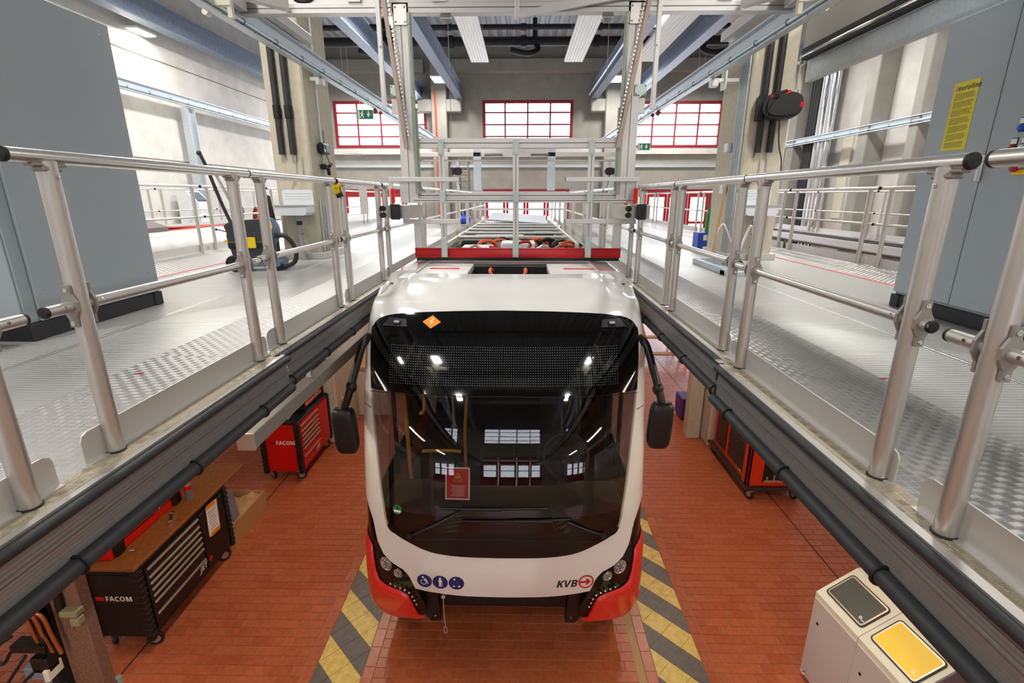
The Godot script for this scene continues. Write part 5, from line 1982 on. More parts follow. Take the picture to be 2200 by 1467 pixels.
	b = MB.new()
	b.ext(PackedVector2Array([Vector2(0, 0), Vector2(0.02, 0), Vector2(0.02, 0.015), Vector2(0.012, 0.02), Vector2(0.012, 0.095), Vector2(0.02, 0.1), Vector2(0.02, 0.115), Vector2(0, 0.115)]), V(-1.145, 3.53, zf - 0.03), V(0, 0, 1), V(0, 1, 0), V(2.5, 0, 0))
	part(t, "red_bar", b, M.bar_red, "red aluminium toe bar")
	b = MB.new()
	b.span(-1.13, 1.34, 3.49, 3.53, zf - 0.04, zf - 0.015)
	part(t, "rubber_lip", b, M.rubber)
	# slanted white shield plate at the top and its hinge
	b = MB.new()
	b.ext(PackedVector2Array([Vector2(0.1, 6.07), Vector2(0.1, 6.12), Vector2(1.6, 6.42), Vector2(1.6, 6.30)]), V(0, 0, zf + 0.03), V(1, 0, 0), V(0, 1, 0), V(0, 0, 0.04))
	b.span(0.07, 0.115, 6.06, 6.4, zf + 0.02, zf + 0.06, 0.004)
	part(t, "slanted_arm", b, M.profile)
	# pulleys with chains under the beam
	for x in [-0.68, 1.07]:
		b = MB.new()
		b.lathe([Vector2(0.0, 0.03), Vector2(0.05, 0.03), Vector2(0.04, 0.015), Vector2(0.05, 0.0), Vector2(0.0, 0.0)], V(x, 6.1, zf - 0.06), V(0, 0, 1), 16)
		b.box(V(x, 6.115, zf - 0.045), V(0.12, 0.04, 0.05), 0.004)
		var pu := part(t, "pulley", b, M.chrome)
		b = MB.new()
		b.cyl(V(x + 0.02, 6.08, zf - 0.045), V(x + 0.02, 4.85, zf - 0.045), 0.0035, 6)
		part(pu, "pull_cord", b, M.bolt)

# ---------------------------------------------------------------- runway rails with lamp tubes
func runway(x: float, y: float, z0: float, z1: float, s: float, label: String, h := 0.26) -> Node3D:
	var t := thing("runway_rail", label, "rail", V(x, y, 0))
	var b := MB.new()
	# c-section opening towards the bus
	b.ext(PackedVector2Array([Vector2(0, 0), Vector2(0.09, 0), Vector2(0.09, 0.02), Vector2(0.015, 0.02), Vector2(0.015, h - 0.02), Vector2(0.07, h - 0.02), Vector2(0.07, h), Vector2(0, h)]), V(0, 0, z1), V(-s, 0, 0), V(0, 1, 0), V(0, 0, z0 - z1))
	part(t, "channel", b, M.galv)
	b = MB.new()
	b.cyl(V(-s * 0.055, 0.075, z1 + 0.1), V(-s * 0.055, 0.075, z0), 0.022, 10)
	part(t, "conduit_tube", b, M.fluor)
	b = MB.new()
	var z := z0 - 0.3
	while z > z1 + 0.2:
		b.tube(arc(V(-s * 0.055, 0.075, z), V(1, 0, 0), V(0, 1, 0), 0.03, 0, 360, 10), 0.004, 5, false)
		z -= 0.75
	part(t, "tube_clips", b, M.dark_steel)
	b = MB.new()
	z = z0 - 0.3
	while z > z1 + 0.2:
		b.cyl(V(-s * 0.09, 0.01, z), V(-s * 0.096, 0.01, z), 0.007, 6)
		z -= 0.62
	part(t, "bolts", b, M.bolt)
	return t

func runway_rails() -> void:
	var w := runway(-2.92, 5.98, 4.0, -20.0, -1, "galvanised gantry rail fixed to the column with the sink and radio")
	var e := runway(3.02, 5.94, 4.0, -20.0, 1, "galvanised gantry rail fixed to the column with the cable reel")
	for q in [[w, -8.3, -1.0], [w, -16.3, -1.0], [e, -8.3, 1.0], [e, -16.3, 1.0]]:
		var b := MB.new()
		b.span(-q[2] * 0.02, q[2] * 0.5, -0.06, -0.005, q[1] - 0.05, q[1] + 0.05, 0.005)
		b.span(q[2] * 0.14, q[2] * 0.17, -0.16, 0.14, q[1] - 0.09, q[1] + 0.09, 0.005)
		b.span(-0.05, 0.06, -0.12, -0.02, q[1] - 0.06, q[1] + 0.06, 0.008)
		part(q[0], "bracket", b, M.alu_soft)
	# exit side: rail of the empty bay with a deep beam and a shining tube
	var r := runway(4.58, 5.96, 4.0, -8.7, -1, "galvanised rail with shiny tube below a deep grey beam beyond the reel column", 0.30)
	var b := MB.new()
	b.span(-0.1, 0.1, 0.46, 0.83, -8.7, 4.0, 0.005)
	part(r, "deep_beam", b, M.bracket)
	b = MB.new()
	b.cyl(V(-0.08, 0.36, -8.72), V(-0.08, 0.36, 4.0), 0.045, 14)
	part(r, "shiny_tube", b, M.chrome)
	b = MB.new()
	b.span(-0.12, -0.02, 0.3, 0.46, -8.68, 4.0)
	part(r, "gap_filler", b, M.dark)
	b = MB.new()
	for y in [-0.12, 0.28]: b.box(V(-0.28, y, -8.74), V(0.42, 0.03, 0.05))
	b.box(V(-0.06, 0.08, -8.74), V(0.05, 0.5, 0.05))
	b.box(V(-0.28, 0.0, -8.76), V(0.3, 0.1, 0.03))
	part(r, "bracket", b, M.cream)
	runway(-9.25, 6.66, 4.0, -21.0, -1, "pale galvanised rail on posts in front of the concrete wall", 0.24)
	runway(9.35, 5.86, 4.0, -21.0, 1, "pale galvanised rail in front of the beige wall", 0.2)
	for q in [[-9.33, -7.2], [-9.33, -15.2], [-9.33, -21.6], [9.4, -12.0], [9.4, -19.0]]:
		b = MB.new()
		var h := 6.66 if q[0] < 0 else 5.86
		var lo := DECK if q[0] < 0 else 0.0
		b.span(q[0] - 0.1, q[0] + 0.1, lo, h, q[1] - 0.16, q[1] - 0.14)
		b.span(q[0] - 0.1, q[0] + 0.1, lo, h, q[1] + 0.14, q[1] + 0.16)
		b.span(q[0] - 0.008, q[0] + 0.008, lo, h, q[1] - 0.14, q[1] + 0.14)
		solo("rail_post", "galvanised steel post carrying the rail before the concrete wall" if q[0] < 0 else "galvanised steel post carrying the rail before the beige wall", "post", b, M.galv, "posts of the outer rails")

# ---------------------------------------------------------------- things on the walkways and columns
func sink(x: float, z: float, label: String) -> void:
	var t := thing("utility_sink", label, "sink", V(x, DECK, z))
	var b := MB.new()
	# splash back with rounded upper corners
	var p := PackedVector2Array([Vector2(-0.24, 0.84), Vector2(0.24, 0.84), Vector2(0.24, 1.03), Vector2(0.225, 1.055), Vector2(0.2, 1.065), Vector2(-0.2, 1.065), Vector2(-0.225, 1.055), Vector2(-0.24, 1.03)])
	b.ext(p, V(0, 0, 0.0), V(1, 0, 0), V(0, 1, 0), V(0, 0, 0.025))
	for y in [0.93, 0.97, 1.01]: b.box(V(0, y, 0.027), V(0.4, 0.008, 0.006), 0.003)
	part(t, "splash_back", b, M.sink_white)
	b = MB.new()
	b.ext(PackedVector2Array([Vector2(-0.24, 0.83), Vector2(0.24, 0.83), Vector2(0.235, 0.73), Vector2(0.2, 0.69), Vector2(-0.2, 0.69), Vector2(-0.235, 0.73)]), V(0, 0, 0.0), V(1, 0, 0), V(0, 1, 0), V(0, 0, 0.33))
	part(t, "basin", b, M.sink_white)
	b = MB.new()
	b.span(-0.265, 0.265, 0.825, 0.84, 0.0, 0.35, 0.005)
	part(t, "basin_rim", b, M.alu)
	b = MB.new()
	b.cyl(V(0.02, 0.69, 0.12), V(0.02, 0.6, 0.12), 0.045, 14)
	b.cyl(V(0.02, 0.6, 0.12), V(0.02, 0.12, 0.09), 0.032, 14)
	b.tube(spline([V(0.02, 0.14, 0.09), V(0.025, 0.06, 0.1), V(0.03, 0.0, 0.1)], 4), 0.034, 12)
	part(t, "drain_pipe", b, M.pipe_grey)
	b = MB.new()
	b.cyl(V(0.02, 0.61, 0.12), V(0.02, 0.54, 0.12), 0.042, 14)
	for y in [0.4, 0.2]: b.cyl(V(0.02, y, 0.1), V(0.02, y + 0.015, 0.1), 0.038, 12)
	part(t, "pipe_collar", b, M.rubber)
	b = MB.new()
	b.tube(spline([V(0.02, 1.28, 0.0), V(0.0, 1.285, 0.08), V(-0.07, 1.27, 0.11), V(-0.075, 1.2, 0.115)], 5), 0.012, 8)
	b.cyl(V(-0.03, 1.27, 0.03), V(-0.03, 1.27, 0.09), 0.02, 10)
	b.tube([V(0.02, 1.28, 0.0), V(0.02, 1.55, 0.0)], 0.009, 6)
	b.tube([V(0.12, 1.28, 0.0), V(0.12, 1.55, 0.0)], 0.009, 6)
	part(t, "tap", b, M.chrome)

func lagged_pipes(x: float, z: float, y0: float, y1: float, group: String, label: String) -> void:
	for k in 2:
		var b := MB.new()
		var xx := x + k * 0.17
		b.cyl(V(xx, y0, z), V(xx, y1, z), 0.045, 12)
		var o := solo("lagged_pipe", label, "pipe", b, M.foam, group)
		b = MB.new()
		b.cyl(V(xx, y0 + 0.5, z), V(xx, y0 + 0.68, z), 0.056, 12)
		part(o, "sleeve", b, M.rubber)

func reel(at: Vector3, turn: float, k: float, label: String) -> void:
	var t := thing("cable_reel", label, "cable reel", at, turn)
	var b := MB.new()
	# rounded housing, axis across
	var prof := []
	for i in 25:
		var a := TAU * i / 24
		prof.append(Vector2(signf(cos(a)) * pow(absf(cos(a)), 0.7) * 0.25, signf(sin(a)) * pow(absf(sin(a)), 0.7) * 0.17))
	var pp := PackedVector2Array()
	for i in 24: pp.append(prof[i] * k)
	b.ext(pp, V(0, 0, -0.13 * k), V(1, 0, 0), V(0, 1, 0), V(0, 0, 0.26 * k), 40)
	for i in 24: pp[i] = prof[i] * k * 0.82
	b.ext(pp, V(0, 0, 0.13 * k), V(1, 0, 0), V(0, 1, 0), V(0, 0, 0.05 * k), 40)
	part(t, "housing", b, M.black_plastic)
	b = MB.new()
	b.box(V(0.17 * k, 0.0, 0.1 * k), V(0.17, 0.075, 0.1) * k, 0.01 * k, Basis(V(0, 1, 0), 0.25))
	part(t, "badge", b, M.reel_red)
	b = MB.new()
	b.box(V(-0.05 * k, 0.135 * k, 0.1 * k), V(0.26, 0.05, 0.12) * k, 0.012 * k, Basis(V(0, 0, 1), 0.25))
	part(t, "top_trim", b, M.reel_red)
	b = MB.new()
	b.box(V(-0.06 * k, 0.155 * k, 0.11 * k), V(0.18, 0.04, 0.12) * k, 0.01 * k, Basis(V(0, 0, 1), 0.25))
	b.cyl(V(-0.12 * k, 0.09 * k, 0.16 * k), V(-0.1 * k, 0.12 * k, 0.19 * k), 0.035 * k, 10)
	part(t, "cable_outlet", b, M.tool_black)
	b = MB.new()
	b.span(-0.3 * k, -0.22 * k, -0.16 * k, 0.16 * k, -0.2 * k, 0.0, 0.006)
	b.span(-0.26 * k, 0.1 * k, -0.03 * k, 0.03 * k, -0.2 * k, -0.12 * k)
	part(t, "wall_bracket", b, M.dark_steel)
	b = MB.new()
	b.tube(spline([V(0.0, -0.15, 0.0) * k, V(0.04, -0.5, 0.0) * k, V(0.1, -0.7, 0.0) * k, V(0.12, -0.95, 0.0) * k], 6), 0.009, 6)
	b.tube(spline([V(-0.1, 0.1, 0.18) * k, V(-0.2, -0.1, 0.2) * k, V(-0.28, -0.5, 0.18) * k, V(-0.3, -0.68, 0.16) * k], 6), 0.006, 6)
	part(t, "cable", b, M.rubber)

func exit_sign(at: Vector3, w: float, rod: float, label: String) -> void:
	var t := thing("exit_sign", label, "exit sign", at)
	var b := MB.new()
	var h := w * 0.52
	b.box(V(0, 0, 0), V(w + 0.016, h + 0.016, 0.02), 0.003)
	b.cyl(V(-w * 0.3, h / 2, 0), V(-w * 0.3, h / 2 + rod, 0), 0.004, 6)
	b.cyl(V(w * 0.3, h / 2, 0), V(w * 0.3, h / 2 + rod, 0), 0.004, 6)
	part(t, "panel", b, M.white_paint)
	b = MB.new()
	b.box(V(0, 0, 0.0105), V(w, h, 0.001))
	part(t, "green_field", b, M.exit_green)
	b = MB.new()
	var xf := Transform3D(Basis(), V(0, 0, 0.0112))
	mark_poly(b, xf, [[0.02, 0.01], [0.09, 0.01], [0.05, -0.05]], w / 0.26 * 1.0)
	mark_poly(b, xf, [[0.044, 0.01], [0.066, 0.01], [0.066, 0.05], [0.044, 0.05]], w / 0.26)
	mark_poly(b, xf, [[-0.12, -0.062], [-0.095, -0.062], [-0.095, 0.058], [-0.12, 0.058]], w / 0.26)
	mark_dot(b, xf, -0.045 * w / 0.26, 0.045 * w / 0.26, 0.012 * w / 0.26)
	mark_poly(b, xf, [[-0.07, 0.03], [-0.045, 0.03], [-0.035, 0.01], [-0.015, 0.012], [-0.015, 0.002], [-0.042, 0.0], [-0.045, -0.01], [-0.03, -0.025], [-0.03, -0.055], [-0.042, -0.055], [-0.043, -0.03], [-0.06, -0.02], [-0.075, -0.05], [-0.095, -0.05], [-0.09, -0.04], [-0.08, -0.035], [-0.065, 0.0], [-0.065, 0.018], [-0.08, 0.005], [-0.088, 0.01]], w / 0.26)
	part(t, "pictogram", b, M.white_ink)

func deck_things() -> void:
	sink(-3.31, -7.968, "white utility sink on the plastered column behind the vacuum cleaner")
	sink(3.7, -7.968, "white utility sink on the plastered column under the cable reel")
	lagged_pipes(-3.46, -7.92, 4.85, 9.7, "black lagged pipes on the vacuum side column", "black lagged pipe running up the column above the sink and vacuum")
	lagged_pipes(3.64, -7.92, 4.87, 9.7, "black lagged pipes on the reel column", "black lagged pipe running up the column behind the cable reel")
	reel(V(3.80, 5.46, -7.72), -0.25, 1.0, "large black and red cable reel on the plastered column")
	exit_sign(on_x(785, 246, -2.88), 0.3, 0.16, "green exit sign hanging beside the red lever below the gantry rail")
	exit_sign(on_x(1383, 315, 3.0), 0.28, 0.53, "green exit sign hanging near the empty bay window")
	# red levers under the rails
	for q in [[on_x(806, 243, -2.87) + V(0, 0.04, 0), 0.6, "red lever beside the exit sign under the gantry rail"], [on_x(1414, 243, 2.97), -0.6, "red lever under the gantry rail opposite the first exit sign"]]:
		var bl := MB.new()
		bl.box(V(0, 0, 0), V(0.08, 0.09, 0.05), 0.006, Basis(V(0, 0, 1), q[1]))
		bl.box(V(0.11 * signf(q[1]), -0.04, 0), V(0.07, 0.06, 0.05), 0.006, Basis(V(0, 0, 1), q[1]))
		var so := solo("rail_stop", q[2], "rail stop", bl, M.frame_red)
		so.position = q[0]
	# radio with aerial and scanner holder on the column flank
	var t := thing("site_radio", "black and blue site radio with aerial hung on the column flank", "radio", V(-3.05, 4.97, -8.4))
	var b := MB.new()
	b.box(V(0.05, 0, 0.0), V(0.1, 0.17, 0.3), 0.03)
	part(t, "housing", b, M.black_plastic)
	b = MB.new()
	b.box(V(0.102, 0.0, -0.02), V(0.01, 0.11, 0.14), 0.01)
	part(t, "display", b, M.screen_grey)
	b = MB.new()
	b.cyl(V(0.07, 0.08, 0.02), V(0.07, 0.27, 0.02), 0.006, 6)
	b.tube(spline([V(0.06, -0.08, -0.05), V(0.08, -0.2, -0.1), V(0.05, -0.34, -0.16)], 6), 0.006, 6)
	part(t, "aerial", b, M.rubber)
	b = MB.new()
	b.lathe([Vector2(0.03, 0), Vector2(0.025, 0.006), Vector2(0, 0.007)], V(0.1, -0.03, 0.1), V(1, 0, 0), 14)
	part(t, "speaker", b, M.alu)
	b = MB.new()
	b.box(V(0.05, 0, 0), V(0.1, 0.08, 0.16), 0.015)
	b.box(V(0.09, -0.06, -0.03), V(0.05, 0.14, 0.05), 0.012, Basis(V(1, 0, 0), 0.4))
	b.box(V(0.1, 0.03, -0.1), V(0.05, 0.05, 0.12), 0.012, Basis(V(1, 0, 0), 0.3))
	var hs := solo("wall_holder", "black clamp holder on the column below the site radio", "holder", b, M.black_plastic)
	hs.position = V(-3.05, 4.70, -8.38)
	# coiled yellow strap hung on the rail
	b = MB.new()
	for k in 4: b.tube(arc(V(-1.515 + k * 0.012, 4.32, -4.62), V(0, 0, 1), V(0, 1, 0), 0.055 - 0.006 * k, 0, 360, 14), 0.01, 6, false)
	var ys := solo("rope_coil", "coiled yellow and black strap hanging on the guard railing", "strap", b, M.vac_yellow)
	b = MB.new()
	b.box(V(-1.5, 4.3, -4.62), V(0.06, 0.13, 0.02), 0.005, Basis(V(0, 0, 1), 0.4))
	part(ys, "buckle", b, M.rubber)
	# conduits on the column flanks
	for k in 6:
		b = MB.new()
		var zz := -8.02 - k * 0.055
		b.cyl(V(3.425, DECK, zz), V(3.425, 7.6, zz), 0.012, 8)
		solo("conduit", "thin steel conduit running up the flank of the reel column", "conduit", b, M.galv, "conduits on the reel column")
	for k in 4:
		b = MB.new()
		b.cyl(V(-3.035, DECK, -8.12 - k * 0.1), V(-3.035, 6.9 if k > 2 else 4.2, -8.12 - k * 0.1), 0.014, 8)
		solo("conduit", "thin steel conduit on the flank of the radio column", "conduit", b, M.galv, "conduits on the radio column")
	# column plinth boxes
	for q in [[-3.7, -3.0], [3.4, 4.14]]:
		b = MB.new()
		b.span(q[0], q[1], DECK, DECK + 0.1, -9.1, -7.94, 0.005)
		solo("column_collar", "low sheet metal collar around the column foot beside the vacuum" if q[0] < 0 else "low sheet metal collar around the column foot below the cable reel", "collar", b, M.alu_soft)
	vacuum_cleaner()
	# black folded board between vacuum and column
	b = MB.new()
	b.ext(PackedVector2Array([Vector2(-0.05, 0), Vector2(0.12, 0), Vector2(0.12, 0.55), Vector2(0.07, 0.97), Vector2(0.0, 1.0), Vector2(-0.06, 0.97), Vector2(-0.08, 0.9)]), V(-3.75, DECK, -7.82), V(1, 0, 0), V(0, 1, 0), V(0, 0, 0.1))
	solo("black_cover", "tall black rubber cover standing against the column by the sink", "cover", b, M.black_plastic)
	# hatch guard with two bent handles beside the reel column
	t = thing("hatch_guard", "galvanised hatch frame with two bent tube handles on the walkway", "hatch", V(2.98, DECK, -6.95))
	b = MB.new()
	for x in [-0.22, 0.2]: b.span(x - 0.03, x + 0.03, 0, 0.08, -0.62, 0.6, 0.004)
	for z in [-0.6, 0.56]: b.span(-0.22, 0.22, 0, 0.09, z, z + 0.08, 0.004)
	b.span(-0.25, 0.3, 0.0, 0.06, 0.45, 0.66, 0.004)
	part(t, "frame", b, M.galv)
	for q in [[-0.02, -0.35, 1.0], [0.28, 0.1, -1.0]]:
		b = MB.new()
		b.tube(spline([V(q[0], 0.06, q[1]), V(q[0], 0.45, q[1]), V(q[0] + 0.03 * q[2], 0.55, q[1]), V(q[0] + 0.08 * q[2], 0.55, q[1] + 0.02), V(q[0] + 0.25 * q[2], 0.12, q[1] + 0.12)], 6), 0.019, 10)
		part(t, "bent_handle", b, M.alu)
	# blue box with green bottle on it, broom stick
	t = thing("blue_box", "blue metal box with white label standing on the walkway behind the reel column", "box", V(3.58, DECK, -9.6))
	b = MB.new()
	b.box(V(0, 0.16, 0), V(0.3, 0.32, 0.3), 0.01)
	part(t, "body", b, M.blue_box)
	b = MB.new()
	b.box(V(-0.02, 0.23, 0.151), V(0.07, 0.1, 0.002))
	part(t, "label_field", b, M.paper)
	t = thing("gas_bottle", "slim green bottle standing on the blue metal box", "bottle", V(3.65, DECK + 0.32, -9.6))
	b = MB.new()
	b.lathe([Vector2(0, 0), Vector2(0.055, 0), Vector2(0.06, 0.02), Vector2(0.06, 0.34), Vector2(0.045, 0.4), Vector2(0.02, 0.43), Vector2(0.02, 0.46), Vector2(0, 0.46)], Vector3.ZERO, V(0, 1, 0), 18)
	part(t, "cylinder", b, M.green_bottle)
	b = MB.new()
	b.tube(arc(V(0, 0.45, 0), V(1, 0, 0), V(0, 1, 0), 0.04, 0, 180, 8), 0.008, 6)
	part(t, "carry_handle", b, M.green_can)
	b = MB.new()
	b.cyl(V(3.17, DECK, -8.0), V(3.37, DECK + 1.18, -8.25), 0.017, 8)
	solo("broom_stick", "long wooden broom stick leaning on the column conduits", "stick", b, M.tan_wood)
	# distribution boxes on the reel column
	for q in [[4.35, "pale switch box above the broom stick"], [4.98, "small white junction box on the reel column flank"]]:
		b = MB.new()
		b.box(V(3.40, q[0], -8.45), V(0.07, 0.13, 0.14), 0.008)
		solo("switch_box", q[1], "switch box", b, M.sink_white)
	# yellow notice on the railing post and grey sign on the other side
	var yn := MB.new()
	yn.box(V(1.56, 4.2, -6.62), V(0.1, 0.2, 0.003))
	solo("yellow_notice", "yellow notice sheet fastened to the guard railing by the gantry", "notice", yn, M.sign_yellow)
	yn = MB.new()
	yn.box(on_x(781, 428, -1.54), V(0.085, 0.3, 0.006))
	solo("grey_notice_board", "plain grey board hung on the guard railing behind the gantry", "notice", yn, M.alu_soft)
	# red sticker chips on the deck joints
	for q in [[-2.02, -2.62], [2.16, -2.62]]:
		yn = MB.new()
		yn.box(V(q[0], DECK + 0.003, q[1]), V(0.05, 0.002, 0.014), 0.0, Basis(V(0, 1, 0), 0.3))
		solo("marking_tape", "tiny red tape marker on the tread plate joint by the vacuum" if q[0] < 0 else "tiny red tape marker on the tread plate joint by the notice cabinet", "tape", yn, M.red_ink)

func vacuum_cleaner() -> void:
	var t := thing("vacuum_cleaner", "grey and blue wet vacuum cleaner with yellow latch and long hose", "vacuum cleaner", V(-3.46, DECK, -6.78), 0.15)
	var b := MB.new()
	b.ext(PackedVector2Array([Vector2(-0.22, 0.12), Vector2(0.2, 0.12), Vector2(0.25, 0.45), Vector2(0.24, 0.52), Vector2(-0.27, 0.52), Vector2(-0.28, 0.45)]), V(0, 0, -0.18), V(1, 0, 0), V(0, 1, 0), V(0, 0, 0.36), 0)
	part(t, "tank", b, M.vac_grey)
	b = MB.new()
	b.box(V(-0.03, 0.35, 0.0), V(0.5, 0.1, 0.39), 0.02)
	part(t, "belt", b, M.tool_black)
	b = MB.new()
	b.ext(PackedVector2Array([Vector2(-0.28, 0.52), Vector2(0.2, 0.52), Vector2(0.24, 0.62), Vector2(0.18, 0.68), Vector2(-0.2, 0.66), Vector2(-0.3, 0.6)]), V(0, 0, -0.17), V(1, 0, 0), V(0, 1, 0), V(0, 0, 0.34), 0)
	part(t, "motor_cover", b, M.vac_grey)
	b = MB.new()
	b.ball(V(0.22, 0.52, 0.0), V(0.12, 0.18, 0.17), 16)
	part(t, "blue_head", b, M.vac_blue)
	b = MB.new()
	b.tube(arc(V(0.24, 0.62, 0.14), V(0.5, 0, -0.2), V(-0.3, 1, 0), 0.07, 0, 360, 16), 0.012, 6, false)
	part(t, "grip_ring", b, M.vac_yellow)
	b = MB.new()
	b.box(V(0.02, 0.38, 0.2), V(0.12, 0.14, 0.02), 0.006)
	b.box(V(-0.3, 0.40, 0.1), V(0.08, 0.035, 0.05), 0.008)
	part(t, "latch", b, M.vac_yellow)
	b = MB.new()
	b.ext(PackedVector2Array([Vector2(-0.24, 0.06), Vector2(0.34, 0.06), Vector2(0.36, 0.12), Vector2(0.22, 0.2), Vector2(0.1, 0.14), Vector2(-0.24, 0.14)]), V(0, 0, -0.19), V(1, 0, 0), V(0, 1, 0), V(0, 0, 0.38))
	part(t, "chassis", b, M.vac_blue)
	for q in [[-0.22, 0.11, 0.2], [-0.22, 0.11, -0.2]]:
		b = MB.new()
		b.lathe([Vector2(0, -0.02), Vector2(0.1, -0.02), Vector2(0.11, -0.012), Vector2(0.11, 0.012), Vector2(0.1, 0.02), Vector2(0, 0.02)], V(q[0], q[1], q[2]), V(0, 0, 1), 20)
		part(t, "wheel", b, M.rubber)
	for z in [-0.15, 0.15]:
		b = MB.new()
		b.lathe([Vector2(0, -0.015), Vector2(0.038, -0.015), Vector2(0.042, 0), Vector2(0.038, 0.015), Vector2(0, 0.015)], V(0.3, 0.042, z), V(0, 0, 1), 14)
		b.box(V(0.3, 0.07, z), V(0.04, 0.04, 0.045), 0.006)
		part(t, "caster", b, M.rubber)
	b = MB.new()
	b.tube(spline([V(0.24, 0.44, 0.08), V(0.42, 0.46, 0.1), V(0.54, 0.3, 0.1), V(0.52, 0.12, 0.1), V(0.38, 0.05, 0.1), V(0.28, 0.07, 0.1)], 8), 0.03, 10)
	part(t, "suction_hose", b, M.hose)
	b = MB.new()
	b.tube(spline([V(-0.2, 0.5, 0.06), V(-0.33, 0.85, 0.02), V(-0.46, 1.3, -0.02), V(-0.53, 1.5, -0.03)], 6), 0.022, 10)
	b.ball(V(-0.535, 1.5, -0.03), V(0.032, 0.032, 0.032), 10)
	part(t, "wand_hose", b, M.hose)
	b = MB.new()
	b.cyl(V(-0.1, 0.6, 0.03), V(-0.42, 1.36, -0.05), 0.011, 8)
	b.cyl(V(-0.14, 0.6, -0.05), V(-0.45, 1.36, -0.08), 0.011, 8)
	part(t, "suction_tube", b, M.chrome)
	b = MB.new()
	b.tube(spline([V(-0.26, 0.5, 0.1), V(-0.34, 0.53, 0.11), V(-0.41, 0.55, 0.11)], 4), 0.007, 6)
	b.box(V(-0.42, 0.55, 0.11), V(0.02, 0.03, 0.02), 0.004)
	part(t, "power_cord", b, M.rubber)

# ---------------------------------------------------------------- things on the ground floor
func caster(t: Node, at: Vector3, turn: float, r := 0.072) -> void:
	var bs := Basis(V(0, 1, 0), turn)
	var b := MB.new()
	b.lathe([Vector2(r * 0.62, -0.017), Vector2(r * 0.9, -0.019), Vector2(r, -0.012), Vector2(r, 0.012), Vector2(r * 0.9, 0.019), Vector2(r * 0.62, 0.017)], at + V(0, r, 0), bs * V(0, 0, 1), 20)
	var o := part(t, "caster", b, M.rubber)
	b = MB.new()
	b.lathe([Vector2(0, -0.016), Vector2(r * 0.62, -0.014), Vector2(r * 0.62, 0.014), Vector2(0, 0.016)], at + V(0, r, 0), bs * V(0, 0, 1), 16)
	for s in [-1.0, 1.0]:
		b.box(at + V(0, r * 1.35, 0) + bs * V(-0.012, 0, s * 0.027), V(0.045, r * 1.1, 0.004), 0.001, bs * Basis(V(0, 0, 1), 0.3))
	b.box(at + V(0, r * 2.05, 0) + bs * V(-0.02, 0, 0), V(0.085, 0.012, 0.075), 0.003, bs)
	part(o, "fork", b, M.handle_alu)

func roll_cab(called: String, label: String, at: Vector3, L: float, W: float, H: float, face: float, body: Material, panel: Material, edge: Material, drawer_m: Material, drawers: int, door_part: float, wood: bool) -> Node3D:
	# tool trolley: length L along z (from at.z backwards), width W along x, drawers on the side that looks to face (+1 = +x)
	var t := thing(called, label, "tool trolley", at)
	var y0 := 0.165
	var b := MB.new()
	b.span(-W / 2 + 0.015, W / 2 - 0.015, y0, H - 0.05, -L + 0.02, -0.02, 0.008)
	part(t, "body", b, body)
	b = MB.new()
	b.span(-W / 2 + 0.06, W / 2 - 0.06, y0 + 0.05, H - 0.12, -0.02, -0.012, 0.004)
	part(t, "end_panel", b, panel)
	# ribbed corner guards
	for sx in [-1.0, 1.0]:
		for z in [-0.01, -L + 0.01]:
			b = MB.new()
			b.box(V(sx * (W / 2 - 0.03), (y0 + H) / 2 - 0.03, z), V(0.075, H - y0 - 0.02, 0.06), 0.012)
			for k in 12: b.box(V(sx * (W / 2 - 0.03), y0 + 0.06 + k * (H - y0 - 0.14) / 11.0, z), V(0.085, 0.02, 0.07), 0.006)
			part(t, "corner_guard", b, edge)
	b = MB.new()
	b.span(-W / 2, W / 2, H - 0.06, H - 0.02, -L, 0.0, 0.01)
	part(t, "top_tray", b, edge)
	var zd0 := -0.07
	var zd1 := lerpf(-0.07, -L + 0.07, 1.0 - door_part)
	var yy := H - 0.09
	var sizes := []
	for k in drawers: sizes.append([1.3, 1.0, 1.0, 1.0, 1.0, 1.9, 2.6][min(k, 6)])
	var tot := 0.0
	for q in sizes: tot += q
	for k in drawers:
		var h: float = (H - 0.09 - y0 - 0.05) * sizes[k] / tot
		b = MB.new()
		b.box(V(face * (W / 2 - 0.006), yy - h / 2, (zd0 + zd1) / 2), V(0.02, h - 0.006, zd0 - zd1), 0.004)
		var dr := part(t, "drawer", b, drawer_m)
		b = MB.new()
		b.box(V(face * (W / 2 + 0.014), yy - 0.02, (zd0 + zd1) / 2), V(0.022, 0.026, (zd0 - zd1) * 0.96), 0.006)
		part(dr, "handle", b, M.handle_alu)
		yy -= h
	if door_part > 0.02:
		b = MB.new()
		b.box(V(face * (W / 2 - 0.006), (H - 0.09 + y0 + 0.05) / 2, (zd1 - L + 0.07) / 2 - 0.01), V(0.02, H - 0.14 - y0, (zd1 + L - 0.07) - 0.03), 0.006)
		part(t, "door", b, drawer_m)
	for q in [[-0.1, 0.4], [-0.1, -0.6], [-L + 0.1, 0.9], [-L + 0.1, 0.2]]:
		caster(t, V((W / 2 - 0.08) * (1.0 if q[1] in [0.4, 0.9] else -1.0), 0, q[0]), q[1])
	return t

